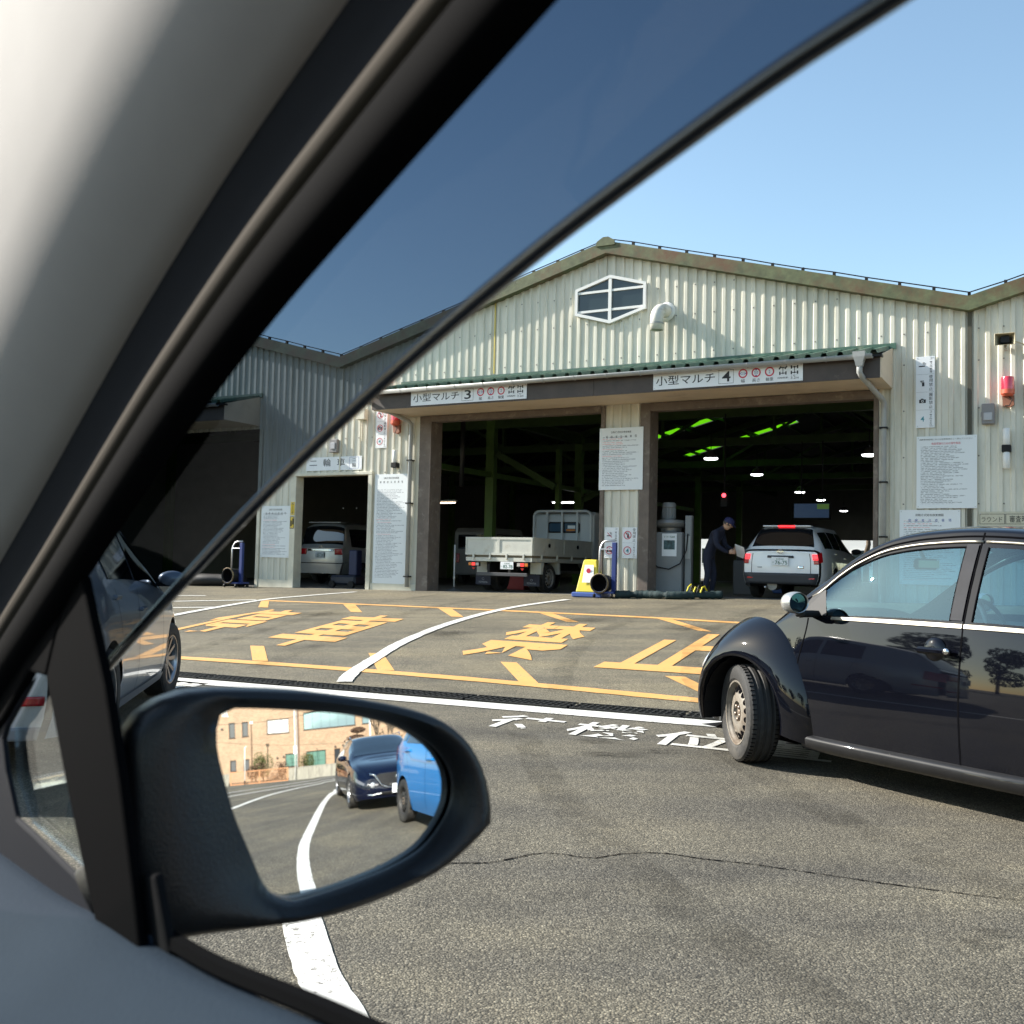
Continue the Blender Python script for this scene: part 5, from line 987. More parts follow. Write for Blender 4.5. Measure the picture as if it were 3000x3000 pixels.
for i in range(6):
    for j in range(-11, 12):
        z = 0.457 + i*0.043; y = j*0.044 + (0.022 if i % 2 else 0)
        lim = curve([(0.44, 0.22), (0.5, 0.34), (0.56, 0.41), (0.62, 0.46), (0.66, 0.48), (0.69, 0.38)])(z)
        if abs(y) < lim:
            a = on_front(y, z, 0.02); gd_.add([a + Vector((0, 0.0125, 0)), a + Vector((0, 0, 0.010)), a - Vector((0, 0.0125, 0)), a - Vector((0, 0, 0.010)), a + Vector((0.008, 0, 0))], [(0, 1, 4), (1, 2, 4), (2, 3, 4), (3, 0, 4)])
gs = gd_.build('grille_mesh', pbr('dark chrome', (0.40, 0.39, 0.34), 0.2, metal=1.0), GRL); gs['kind'] = 'stuff'
MB().tube([on_front(y, z, 0.022) for y, z in ((-0.62, 0.70), (-0.52, 0.67), (-0.38, 0.48), (-0.24, 0.425), (0, 0.415), (0.24, 0.425), (0.38, 0.48), (0.52, 0.67), (0.62, 0.70))], 0.014, 8).build('chrome_wing', CHROME, GRL, smooth=True)
MB().tube([on_front(0.085*math.cos(t), 0.60 + 0.06*math.sin(t), 0.035) for t in [2*math.pi*k/18 for k in range(18)]], 0.012, 8, closed=True).build('emblem', CHROME, DW, smooth=True); MB().tube([on_front(y, z, 0.04) for y, z in ((-0.08, 0.62), (-0.03, 0.60), (0, 0.575), (0.03, 0.60), (0.08, 0.62))], 0.01, 6).build('emblem_wing', CHROME, DW)
c.pend('lower_intake', 0, -0.55, 0.55, 0.16, 0.34, 0.014, BLACK); 
for s_ in (1, -1): MB().tube([on_front(s_*y, z, o_) for y, z, o_ in ((0.38, 0.33, 0.01), (0.55, 0.31, 0.0), (0.66, 0.32, -0.02))], 0.011, 6).build('bumper_trim', CHROME, DW)
plate(DW, 1.10, 0.40, 1, '大宮330', '12-59', 'の', ink=GREENINK)
for y, z, w_ in ((0.38, 1.18, 0.09), (-0.38, 1.18, 0.09)): MB().bbox(-1.62, -1.5, y - 0.13, y + 0.13, 0.95, 1.2, 0.04).build('headrest', pbr('grey seat', (0.12, 0.12, 0.12), 0.8), DW)
h_ = R(50); f_ = Vector((-math.sin(h_), math.cos(h_))); l_ = Vector((-f_.y, f_.x)); o_ = Vector((7.2, -3.91)) - l_*0.83; place(DW, o_.x, o_.y, 50); DW.scale = (0.92, 0.92, 0.90)

# --- flatbed truck in lane 3 (x = 0 at the tail)
TRW = pbr('off white truck paint', (0.56, 0.56, 0.50), 0.45, var=0.12, vscale=3, dirt=(0.36, 0.32, 0.24), dscale=3, dlo=0.55, dhi=0.8, coat=0.2); TRB = pbr('pale blue white cab paint', (0.50, 0.53, 0.55), 0.4, var=0.05, coat=0.4)
TK = thing('flatbed_truck', 'white flatbed truck parked tail-out in lane 3', 'truck')
HWT = 0.86
MB().box(0.03, 3.15, -HWT + 0.03, HWT - 0.03, 0.78, 0.83).build('bed_floor', pbr('bed planks', (0.2, 0.17, 0.12), 0.8), TK)
def gate(name, L, M):
    g = MB(); g.box(0, L, 0, 0.035, 0, 0.40); o = g.build(name, TRW, TK); o.matrix_local = M
    fr = MB()
    for z0, z1 in ((0.0, 0.055), (0.35, 0.402)): fr.box(-0.002, L + 0.002, -0.014, 0, z0, z1)
    x = 0
    for k in range(max(2, int(L/1.05)) + 1): xx = k*L/max(2, int(L/1.05)); fr.box(max(0, xx - 0.03), min(L, xx + 0.03), -0.013, 0, 0.055, 0.35)
    fr.build('gate_ribs', TRW, o); hg = MB()
    for k in range(4): xx = L*(k + 0.5)/4; hg.box(xx - 0.02, xx + 0.02, -0.03, 0.01, -0.09, 0.03)
    hg.build('hinges', TRW, o); return o
gate('tailgate', 2*HWT, Matrix.Translation((0, HWT, 0.83)) @ Matrix.Rotation(R(-90), 4, 'Z'))
gr_ = gate('side_gate', 3.12, Matrix.Translation((0.04, -HWT, 0.83))); gate('side_gate', 3.12, Matrix.Translation((3.16, HWT, 0.83)) @ Matrix.Rotation(R(180), 4, 'Z'))
for xx in (0.75, 2.25): MB().lathe([(0.045, 0), (0.05, 0.012), (0.0, 0.013)], 14, Matrix.Translation((xx, -0.014, 0.24)) @ Matrix.Rotation(R(90), 4, 'X')).build('rope_eye', SEAM, gr_)
MB().box(0.0, 3.15, -HWT + 0.01, HWT - 0.01, 0.69, 0.775).build('bed_sill', TRW, TK)
for s_ in (1, -1): MB().box(0.2, 4.6, s_*0.36 - 0.05, s_*0.36 + 0.05, 0.5, 0.68).build('chassis_rail', BLACK, TK)
cab = MB(); prof = [(3.30, 0.62), (3.30, 1.90), (3.42, 1.98), (4.35, 1.96), (4.75, 1.35), (4.88, 1.10), (4.90, 0.45), (3.9, 0.42)]
cab.prism(prof, -0.84, 0.84); cab.build('cab', TRB, TK, bevel=0.05)
wn_ = MB(); RW = [(-0.42, 1.45), (0.42, 1.45), (0.45, 1.5), (0.45, 1.68), (0.40, 1.73), (-0.40, 1.73), (-0.45, 1.68), (-0.45, 1.5)]
def yz(poly, x0, x1, mb): 
    n = len(poly); mb.add([(x, y, z) for x in (x0, x1) for y, z in poly], [tuple(range(n - 1, -1, -1)), tuple(range(n, 2*n))] + [(i, (i + 1) % n, (i + 1) % n + n, i + n) for i in range(n)])
yz(RW, 3.285, 3.30, wn_); w1 = wn_.build('rear_window', BLACK, TK)
for s_ in (1, -1):
    q = MB(); yz([(s_*0.03, 1.49), (s_*0.38, 1.49), (s_*0.40, 1.53), (s_*0.40, 1.66), (s_*0.37, 1.69), (s_*0.03, 1.69)], 3.278, 3.284, q); q.build('pane', pbr('blue reflecting pane', (0.05, 0.10, 0.16), 0.05, spec=0.8), w1)
MB().box(3.272, 3.277, -0.33, -0.12, 1.56, 1.64).build('window_sticker', WHITE, w1); MB().box(3.272, 3.277, -0.33, -0.08, 1.50, 1.545).build('window_sticker', AMBER, w1)
gf = MB(); GX = 3.2; gfp = [(GX, -0.80, 0.85), (GX, -0.80, 1.85)] + [(GX, -0.80 + 0.15*(1 - math.cos(t)), 1.85 + 0.15*math.sin(t)) for t in [R(20*k) for k in range(1, 5)]] + [(GX, 0.80 - 0.15*(1 - math.cos(t)), 1.85 + 0.15*math.sin(t)) for t in [R(90 - 20*k) for k in range(0, 5)]] + [(GX, 0.80, 0.85)]
gf.tube(gfp, 0.032, 10)
for y in (-0.42, 0.0, 0.42): gf.box(GX - 0.02, GX + 0.02, y - 0.022, y + 0.022, 0.85, 1.98)
gf.box(GX - 0.022, GX + 0.022, -0.8, 0.8, 1.12, 1.17); gf.build('cab_guard', TRB, TK, smooth=True, angle=40)
MB().box(3.205, 3.225, -0.8, 0.8, 0.83, 1.12).build('headboard', TRB, TK)
for s_ in (1, -1):
    lp = MB().bbox(-0.02, 0.05, s_*0.63 - 0.145, s_*0.63 + 0.145, 0.57, 0.67, 0.006).build('tail_lamp', BLACK, TK)
    MB().bbox(-0.03, -0.02, s_*0.63 - 0.04, s_*0.63 + 0.05, 0.585, 0.655, 0.004).build('brake_lens', pbr('dim lit red lens', (0.5, 0.02, 0.03), 0.2, emit=(1, 0.06, 0.05), estr=0.5), lp); a_, b_ = sorted((s_*0.63 + s_*0.055, s_*0.63 + s_*0.135)); MB().bbox(-0.03, -0.02, a_, b_, 0.585, 0.655, 0.004).build('turn_lens', AMBER, lp); a_, b_ = sorted((s_*0.63 - s_*0.055, s_*0.63 - s_*0.135)); MB().bbox(-0.03, -0.02, a_, b_, 0.585, 0.655, 0.004).build('reverse_lens', pbr('pale lens', (0.5, 0.45, 0.42), 0.2), lp)
    MB().prism([(-0.045, 0.545), (0.045, 0.545), (0.0, 0.49)], -0.03, -0.02, Matrix.Translation((-0.0, s_*0.63, 0)) @ Matrix.Rotation(R(-90), 4, 'Z')).build('reflector', REDLAMP, TK)
    fl = MB().box(0.42, 0.435, s_*0.63 - 0.2, s_*0.63 + 0.2, 0.15, 0.40).build('mud_flap', pbr('mud flap rubber', (0.012, 0.014, 0.03), 0.6), TK)
    vs, fs, (a, b, cc, d) = text_geo('TOYOTA', 0.02); MB().add([(0.417, s_*0.63 + 0.12 - 0.24*(p[0] - a)/(b - a), 0.19 + 0.04*(p[1] - cc)/(d - cc)) for p in vs], fs).build('lettering', pbr('grey print', (0.3, 0.3, 0.32), 0.6), fl, fixn=False)
    MB().tube([(0.416, s_*0.63 + 0.03*math.cos(t), 0.285 + 0.022*math.sin(t)) for t in [2*math.pi*k/14 for k in range(14)]], 0.004, 5, closed=True).build('emblem', MATS['grey print'], fl)
    wheel(TK, 0.95, s_*0.72, 0.33, 0.2, s_, 'steel', rim=pbr('grey truck wheel', (0.25, 0.24, 0.22), 0.5, var=0.2)); wheel(TK, 0.95, s_*0.49, 0.33, 0.2, s_, 'steel', rim=DARKSTEEL); wheel(TK, 4.1, s_*0.72, 0.33, 0.2, s_, 'steel', rim=DARKSTEEL)
    MB().prism([(0.48, 0.68), (0.62, 0.68), (0.55, 0.42), (0.48, 0.42)], s_*HWT - s_*0.30, s_*HWT - s_*0.02).build('mudguard', TRW, TK); MB().prism([(1.34, 0.68), (1.42, 0.68), (1.46, 0.42), (1.40, 0.42)], s_*HWT - s_*0.30, s_*HWT - s_*0.02).build('mudguard', TRW, TK)
    MB().bbox(4.35, 4.5, s_*1.02 - 0.06, s_*1.02 + 0.06, 1.25, 1.6, 0.03).build('door_mirror', BLACK, TK)
MB().bbox(-0.03, 0.03, -0.75, 0.55, 0.36, 0.44, 0.01).build('rear_bumper', pbr('dark bumper bar', (0.06, 0.06, 0.065), 0.5), TK); MB().box(0.03, 0.35, -0.3, -0.24, 0.40, 0.62).build('bumper_stay', BLACK, TK); MB().box(0.03, 0.35, 0.24, 0.3, 0.40, 0.62).build('bumper_stay', BLACK, TK)
plate(TK, -0.03, 0.60, -1, '大宮400', '82-78', 'ひ', yc=-0.24)
MB().box(1.6, 2.4, 0.45, 0.8, 0.38, 0.66).build('fuel_tank', BLACK, TK)
place(TK, *(hw(-6.05, 0.25).xy), -29, 0.61)

# --- black beetle-shaped car on the right
BLK = pbr('black blue metallic paint', (0.003, 0.0034, 0.006), 0.5, metal=0.0, coat=1.0, spec=0.0, var=0.1, vscale=2)
BT = thing('rounded_black_car', 'shiny black round-bodied hatchback with bare steel front wheel on the right', 'car')
class Beetle(Car):
    VS = [0, 0.12, 0.25, 0.38, 0.5, 0.6, 0.7, 0.8, 0.88, 0.94, 1, 1.06, 1.2, 1.4, 1.6, 1.75, 1.84, 1.92, 2, 2.08, 2.16, 2.25, 2.4, 2.55, 2.7, 2.85, 3]
    bul = (0.10, 0.08)
    def side_y(s, x, z):
        b = s.belt(x); l = 0.24; t = min(1, max(0, (z - l)/(b - l)))
        return s.half(x)*(1 - 0.03*(max(0, 0.5 - t)/0.5)**2 - 0.05*(max(0, t - 0.45)/0.55)**1.7)
    holes = [(-0.53, -1.49, 1.06, 1.84, 's'), (-1.62, -2.35, 1.06, 1.84, 's'), (-0.2, -0.86, 2.25, 3, 't'), (-2.45, -2.95, 2.25, 3, 't')]
    def stations(s):
        xs = Car.stations(s) + [h for H in s.holes for h in H[:2]] + [-1.57]
        return sorted(set(round(x, 4) for x in xs if s.x1 <= x <= s.x0), reverse=True)
    def build_body(s):
        mb = MB(); xs = s.stations()
        for side in (1, -1):
            for a, b in zip(xs[:-1], xs[1:]):
                m = (a + b)/2
                for v, w_ in zip(s.VS[:-1], s.VS[1:]):
                    vm = (v + w_)/2
                    if any(H[1] < m < H[0] and H[2] < vm < H[3] for H in s.holes): continue
                    mb.add([s.S(a, v, side), s.S(b, v, side), s.S(b, w_, side), s.S(a, w_, side)], [(0, 1, 2, 3)])
        for end in (0, 1): mb.grid([[s.E(end, q, v) for q in [-1 + k/6 for k in range(13)]] for v in s.VS])
        return mb.build('body', s.body, s.p, smooth=True, angle=45)
    def glass(s, H, mat, name, side):
        xs = [x for x in s.stations() if H[1] <= x <= H[0]]; vs = [v for v in s.VS if H[2] <= v <= H[3]]
        if H[4] == 's': return MB().grid([[s.S(x, v, side) for v in vs] for x in xs]).build(name, mat, s.p, smooth=True)
        return MB().grid([[s.S(x, v, 1) for v in vs] + [s.S(x, v, -1) for v in vs[::-1][1:]] for x in xs]).build(name, mat, s.p, smooth=True)
c = Beetle(BT, 0.78, -3.28,
    [(0.78, 0.44), (0.72, 0.57), (0.6, 0.68), (0.35, 0.79), (0.05, 0.90), (-0.12, 0.965), (-0.30, 1.08), (-0.48, 1.24), (-0.67, 1.365), (-0.9, 1.465), (-1.14, 1.52), (-1.4, 1.535), (-1.68, 1.525), (-2.1, 1.46), (-2.5, 1.33), (-2.9, 1.10), (-3.15, 0.88), (-3.28, 0.62)],
    [(0.78, 0.40), (0.5, 0.56), (0.2, 0.72), (-0.1, 0.85), (-0.35, 0.94), (-0.6, 0.968), (-1.6, 0.972), (-2.2, 0.965), (-2.7, 0.9), (-3.0, 0.78), (-3.28, 0.5)],
    [(0.78, 0.34), (0.7, 0.46), (0.5, 0.59), (0.2, 0.69), (-0.2, 0.76), (-0.5, 0.80), (-1.0, 0.82), (-1.6, 0.82), (-2.2, 0.79), (-2.7, 0.70), (-3.1, 0.55), (-3.28, 0.42)],
    [(0.78, 0.42), (0.6, 0.62), (0.2, 0.76), (-0.1, 0.88), (-0.25, 0.96), (-0.40, 1.05), (-0.55, 1.135), (-0.68, 1.25), (-0.80, 1.335), (-1.02, 1.43), (-1.25, 1.466), (-1.5, 1.478), (-1.75, 1.468), (-2.2, 1.385), (-2.6, 1.225), (-2.95, 0.99), (-3.2, 0.74), (-3.28, 0.58)],
    [(0.78, 0.26), (0.5, 0.46), (0, 0.62), (-0.40, 0.70), (-0.8, 0.635), (-1.25, 0.59), (-1.8, 0.58), (-2.4, 0.55), (-3.0, 0.45), (-3.28, 0.35)],
    [(0.78, 0.24), (0.5, 0.20), (-2.8, 0.21), (-3.28, 0.3)], [(0, 0.315), (-2.515, 0.315)], 0.37, BLK, nx=84)
c.build_body()
BGL = glassy('blue car glass', (0.40, 0.62, 0.70), 1.5, 0.0, 0.03, (0.42, 0.66, 0.82))
for k, H in enumerate(c.holes):
    if H[4] == 's':
        for s_ in (1, -1): c.glass(H, BGL, ('side_window', 'quarter_window')[k], s_)
    else: c.glass(H, BGL, ('windscreen', 'rear_window')[k - 2], 1)
PCH = pbr('worn bright trim', (0.27, 0.25, 0.21), 0.35, metal=0.7)
for s_ in (1, -1):
    xs = [lerp(-0.70, -1.57, k/16) for k in range(17)]
    MB().grid([[c.S(x, v, s_, o_) for v, o_ in ((0.988, 0.003), (0.992, 0.010), (1.028, 0.010), (1.032, 0.002))] for x in xs]).build('belt_moulding', PCH, BT, smooth=True, angle=30)
    xs = [lerp(-1.58, -2.3, k/12) for k in range(13)]
    MB().grid([[c.S(x, v, s_, o_) for v, o_ in ((0.988, 0.003), (0.992, 0.009), (1.028, 0.009), (1.032, 0.002))] for x in xs]).build('belt_moulding', PCH, BT, smooth=True, angle=30)
    MB().tube([c.S(x, 1.90, s_, 0.003) for x in [lerp(-0.50, -1.58, k/24) for k in range(25)]], 0.009, 6).build('roof_trim', PCH, BT, smooth=True); MB().tube([c.S(x, 1.90, s_, 0.003) for x in [lerp(-1.6, -2.35, k/16) for k in range(17)]], 0.009, 6).build('roof_trim', PCH, BT, smooth=True)
    MB().tube([c.S(x, 1.96, s_, 0.0) for x in [lerp(-0.45, -2.35, k/34) for k in range(35)]], 0.006, 6).build('roof_seal', SEAM, BT, smooth=True)
    MB().tube([c.S(x, 1.84, s_, 0.001) for x in [lerp(-0.53, -1.49, k/24) for k in range(25)]], 0.006, 6).build('window_seal', SEAM, BT)
    MB().tube([c.S(-1.49, v, s_, 0.001) for v in (1.06, 1.3, 1.6, 1.84)], 0.006, 6).build('window_seal', SEAM, BT); MB().tube([c.S(-1.62, v, s_, 0.001) for v in (1.06, 1.3, 1.6, 1.84)], 0.006, 6).build('window_seal', SEAM, BT)
    pl_ = c.pside('pillar_cover', -1.492, -1.562, 1.065, 1.87, 0.006, pbr('satin pillar trim', (0.035, 0.035, 0.04), 0.5, spec=0.0, coat=0.6, var=0.15, vscale=9), s_, 4, 8)
    c.seam(-1.572, 0.04, 2.0, s_, 0.009); c.seam(lambda v: -0.44 - 0.07*sstep(0.5, 1.0, v), 0.55, 1.0, s_, 0.008)
    MB().add([c.S(-0.42, 1.06, s_, 0.008), c.S(-0.66, 1.06, s_, 0.008), c.S(-0.60, 1.80, s_, 0.008), c.S(-0.50, 1.9, s_, 0.008)], [(0, 1, 2, 3)]).build('mirror_sail', BLACK, BT)
    # sill trim
    rows = []
    for k in range(21):
        x = lerp(-0.50, -1.95, k/20); e = 1 - max(0, (abs(k - 10) - 8.5)/1.5)*0.35; y0 = c.side_y(x, 0.3)
        rows.append([(x, s_*y, z) for y, z in ((y0 - 0.01, 0.262), (y0 + 0.022*e, 0.250), (y0 + 0.032*e, 0.236), (y0 + 0.030*e, 0.205), (y0 + 0.008*e, 0.172), (y0 - 0.06, 0.155), (y0 - 0.2, 0.15))])
    MB().grid(rows).build('side_skirt', pbr('glossy black skirt', (0.012, 0.012, 0.013), 0.5, coat=0.7, spec=0.1, var=0.2, vscale=8), BT, smooth=True, angle=60)
    # round door handle
    hp = c.S(-1.43, 0.0, s_); zz = 0.845; yy = c.side_y(-1.43, zz); A = Matrix.Translation((-1.42, s_*(yy + 0.001), zz)) @ Matrix.Rotation(R(-90*s_), 4, 'X')
    hd = MB().lathe([(0.066, 0.0), (0.060, 0.010), (0.045, 0.020), (0.02, 0.026), (0.0, 0.027)], 28, A).build('door_handle', BLK, BT, smooth=True, angle=50)
    MB().bbox(-1.535, -1.33, min(s_*(yy + 0.012), s_*(yy + 0.048)), max(s_*(yy + 0.012), s_*(yy + 0.048)), zz - 0.024, zz + 0.012, 0.011).build('handle_bar', BLK, hd)
    MB().lathe([(0.018, 0), (0.016, 0.008), (0, 0.010)], 16, Matrix.Translation((-1.515, s_*(yy + 0.042), zz - 0.002)) @ Matrix.Rotation(R(-90*s_), 4, 'X')).build('lock', CHROME, hd, smooth=True)
    # fenders
    for xa, fr in ((0.0, True), (-2.515, False)):
        ro = curve([(-12, 0.50), (0, 0.50), (30, 0.54), (60, 0.595), (90, 0.625), (120, 0.63), (150, 0.60), (180, 0.58), (192, 0.585)]) if fr else curve([(-12, 0.585), (0, 0.58), (30, 0.60), (60, 0.63), (90, 0.625), (120, 0.595), (150, 0.54), (180, 0.5), (192, 0.5)])
        yb = curve([(-12, 0.60), (0, 0.60), (30, 0.60), (60, 0.64), (90, 0.70), (120, 0.755), (150, 0.79), (180, 0.80), (192, 0.80)]) if fr else curve([(-12, 0.79), (0, 0.79), (30, 0.78), (60, 0.76), (90, 0.70), (120, 0.64), (150, 0.60), (180, 0.55), (192, 0.55)])
        yl = curve([(-12, 0.80), (10, 0.83), (45, 0.862), (90, 0.872), (150, 0.865), (192, 0.845)]) if fr else curve([(-12, 0.845), (30, 0.865), (90, 0.872), (135, 0.862), (170, 0.83), (192, 0.80)])
        rows = []
        for k in range(53):
            th = lerp(-12, 192, k/52); ct, st = math.cos(R(th)), math.sin(R(th)); row = []
            for rr, y in ((0.368, yl(th) - 0.09), (0.368, yl(th) - 0.02), (0.372, yl(th) - 0.004)): row.append((xa + rr*ct, s_*y, 0.315 + rr*st))
            for j in range(0, 13):
                q = j/12; rr = lerp(0.378, ro(th), q); y = yb(th) - 0.02 + (yl(th) + 0.004 - yb(th) + 0.02)*math.cos(q*math.pi/2)**0.75; row.append((xa + rr*ct, s_*y, 0.315 + rr*st))
            rows.append(row)
        MB().grid(rows).build('front_fender' if fr else 'rear_fender', BLK, BT, smooth=True, angle=60)
        prof = [(xa + 0.366*math.cos(R(a)), 0.315 + 0.366*math.sin(R(a))) for a in range(-12, 193, 17)]
        MB().grid([[(x, s_*y_, z) for x, z in prof] for y_ in (0.80, 0.45)] ).build('wheel_housing', BLACK, BT); MB().add([(x, s_*0.45, z) for x, z in prof], [tuple(range(len(prof)))]).build('housing_wall', BLACK, BT)
    # mirror
    mo = MB().lathe([(0.0, -0.062), (0.05, -0.058), (0.085, -0.04), (0.096, -0.01), (0.096, 0.02), (0.09, 0.035), (0.084, 0.03)], 24, Matrix.Translation((-0.56, s_*0.935, 1.058)) @ Matrix.Rotation(R(-90), 4, 'Y') @ Matrix.Diagonal((0.68, 0.92, 1.0, 1))).build('door_mirror', pbr('silver mirror cap', (0.55, 0.55, 0.53), 0.3, metal=0.7), BT, smooth=True, angle=60)
    MB().lathe([(0.088, 0.022), (0.0, 0.026)], 24, Matrix.Translation((-0.56, s_*0.935, 1.058)) @ Matrix.Rotation(R(-90), 4, 'Y') @ Matrix.Diagonal((0.66, 0.89, 1.0, 1))).build('mirror_glass', mirror_mat('beetle mirror glass', (0.16, 0.18, 0.17)) if s_ > 0 else MATS['beetle mirror glass'], mo)
    MB().bbox(-0.60, -0.52, min(s_*0.74, s_*0.90), max(s_*0.74, s_*0.90), 0.97, 1.01, 0.012).build('mirror_arm', BLACK, BT); 
    MB().lathe([(0.055, 0), (0.05, 0.012), (0, 0.02)], 18, Matrix.Translation((0.42, s_*0.70, 0.63)) @ Matrix.Rotation(R(35*s_), 4, 'Z') @ Matrix.Rotation(R(60), 4, 'Y') @ Matrix.Diagonal((1.5, 1.9, 1, 1))).build('headlamp', CLEAR, BT, smooth=True)
    wheel(BT, 0, s_*0.735, 0.316, 0.205, s_, 'steel', R(-26), detail=2); wheel(BT, -2.515, s_*0.745, 0.316, 0.205, s_, 'steel', detail=2)
MB().grid([[(x, y, 0.17) for y in (-0.7, 0, 0.7)] for x in (0.5, -1, -3.0)]).build('underbody', BLACK, BT)
MB().box(-0.5, 0.5, -0.45, 0.45, 0.2, 0.7).build('engine_bay', BLACK, BT)
# cabin of the black car
DK = pbr('dark cabin plastic', (0.02, 0.022, 0.025), 0.7); SEAT = pbr('dark seat cloth', (0.035, 0.038, 0.045), 0.9, bump=0.2, bscale=120); SEATL = pbr('pale seat cloth', (0.42, 0.42, 0.38), 0.85)
MB().bbox(-0.85, -0.12, -0.68, 0.68, 0.62, 0.93, 0.05).build('dashboard', DK, BT)
MB().box(-2.6, -0.1, -0.74, 0.74, 0.22, 0.30).build('cabin_floor', DK, BT)
for s_ in (1, -1):
    MB().grid([[(x, s_*(c.side_y(x, z) - 0.05), z) for z in (0.3, 0.6, 0.85, 0.95)] for x in (-0.5, -1.0, -1.6, -2.2)]).build('door_card', DK, BT)
    st = MB(); st.bbox(-1.65, -1.10, s_*0.36 - 0.24, s_*0.36 + 0.24, 0.38, 0.52, 0.05); bM = Matrix.Translation((-1.62, s_*0.36, 0.48)) @ Matrix.Rotation(R(-14), 4, 'Y'); st.bbox(-0.09, 0.05, -0.23, 0.23, 0, 0.52, 0.05, bM); st.bbox(-0.08, 0.02, -0.13, 0.13, 0.56, 0.74, 0.04, bM); st.build('front_seat', SEAT, BT, smooth=True, angle=50)
rs_ = MB(); rs_.bbox(-2.35, -1.95, -0.6, 0.6, 0.4, 0.55, 0.05); rs_.bbox(-0.09, 0.05, -0.58, 0.58, 0, 0.5, 0.05, Matrix.Translation((-2.36, 0, 0.5)) @ Matrix.Rotation(R(-20), 4, 'Y')); rs_.build('rear_seat', SEATL, BT, smooth=True, angle=50)
sw = MB(); SM = Matrix.Translation((-0.98, -0.36, 0.92)) @ Matrix.Rotation(R(-68), 4, 'Y'); sw.tube([SM @ Vector((0.18*math.cos(t), 0.18*math.sin(t), 0)) for t in [2*math.pi*k/28 for k in range(28)]], 0.014, 8, closed=True); sw.tube([SM @ Vector((-0.18, 0, 0)), SM @ Vector((0.18, 0, 0))], 0.018, 6); sw.tube([SM @ Vector((0, 0, 0)), SM @ Vector((0, 0, -0.2))], 0.03, 8); sw.build('steering_wheel', DK, BT, smooth=True)
im = MB().bbox(-0.80, -0.765, -0.12, 0.12, 1.275, 1.345, 0.02).build('interior_mirror', DK, BT); MB().bbox(-0.806, -0.801, -0.105, 0.105, 1.285, 1.335, 0.002).build('interior_mirror_glass', MATS['beetle mirror glass'], im); MB().tube([(-0.77, 0, 1.34), (-0.74, 0, 1.40)], 0.012, 6).build('mirror_stalk', DK, im)
MB().grid([[c.S(x, v, sd, -0.02) for sd, v in ((1, 2.0), (1, 2.3), (1, 2.6), (1, 3), (-1, 2.6), (-1, 2.3), (-1, 2.0))] for x in (-0.9, -1.2, -1.5, -1.8, -2.1, -2.4)]).build('headliner', pbr('grey headliner', (0.25, 0.25, 0.25), 0.9), BT)
BH_ = R(32); lx = Vector((-math.cos(BH_), -math.sin(BH_))); place(BT, 1.5 - lx.x*0.835, 6.7 - lx.y*0.835, 32)

# ------------------------------------------------------------------ equipment and people round the bays
TBLUE = pbr('blue trolley paint', (0.015, 0.035, 0.17), 0.5, var=0.15, vscale=5); DUCT = pbr('black flexible duct', (0.012, 0.012, 0.013), 0.6, bump=0.6, bscale=60)
def trolley(u, n, label, mir=1):
    z = gzu(u, n); t = at_hall('exhaust_trolley', label, 'trolley', u, n, z, None)
    MB().bbox(0.16*mir - 0.045, 0.16*mir + 0.045, -0.03, 0.05, 0.08, 1.12, 0.006).build('mast', TBLUE, t)
    hp = [(-0.16*mir, 0, 0.3), (-0.16*mir, 0, 0.95)] + [(-0.16*mir + 0.12*mir*(1 - math.cos(q)), 0.05*math.sin(q), 0.95 + 0.2*math.sin(q)) for q in [R(22*k) for k in range(1, 5)]] + [(0.16*mir, 0.03, 1.16)]
    MB().tube(hp, 0.022, 8).build('handle', ALU, t, smooth=True); MB().tube([(-0.16*mir, 0, 0.98), (0.16*mir, 0.0, 0.98)], 0.014, 8).build('cross_bar', ALU, t)
    MB().bbox(-0.2, 0.24, -0.2, 0.22, 0.09, 0.13, 0.006).build('base_frame', TBLUE, t)
    M = Matrix.Translation((-0.06*mir, -0.22, 0.29)) @ Matrix.Rotation(R(-90), 4, 'X')
    MB().lathe([(0.17, -0.02), (0.19, -0.03), (0.195, 0.0), (0.18, 0.05), (0.185, 0.1), (0.17, 0.15), (0.178, 0.2), (0.165, 0.25), (0.17, 0.32)], 28, M).build('duct_mouth', DUCT, t, smooth=True); MB().lathe([(0.172, 0.03), (0.0, 0.16)], 28, M).build('duct_inside', SEAM, t)
    MB().lathe([(0.192, -0.032), (0.203, -0.02), (0.198, 0.005)], 28, M).build('worn_rim', pbr('worn duct edge', (0.24, 0.17, 0.08), 0.7, var=0.5, vscale=20), t)
    for a, b in ((-0.18, -0.2), (0.2, -0.2), (-0.18, 0.2), (0.2, 0.2)):
        MB().lathe([(0.0, -0.014), (0.042, -0.014), (0.042, 0.014), (0.0, 0.014)], 14, Matrix.Translation((a, b, 0.042)) @ Matrix.Rotation(R(90), 4, 'Y')).build('castor', BLACK, t)
    return t
trolley(-3.02, -0.62, 'blue exhaust-duct trolley in front of the middle pillar'); trolley(-13.25, -0.45, 'blue exhaust-duct trolley at the corner left of the motorcycle door')
z = gzu(-3.5, -0.6); t = at_hall('floor_sign', 'yellow tapered floor sign on a blue base beside the middle pillar', 'sign', -3.42, -0.5, z)
FY = pbr('yellow plastic', (0.75, 0.60, 0.06), 0.45); MB().add([(x, y, zz) for zz, a, b in ((0.10, 0.27, 0.17), (0.74, 0.15, 0.07), (0.77, 0.13, 0.05)) for x, y in ((-a, -b), (a, -b), (a, b), (-a, b))], [(3, 2, 1, 0)] + [(4*k + j, 4*k + (j + 1) % 4, 4*k + 4 + (j + 1) % 4, 4*k + 4 + j) for k in range(2) for j in range(4)] + [(8, 9, 10, 11)]).build('body', FY, t, bevel=0.02)
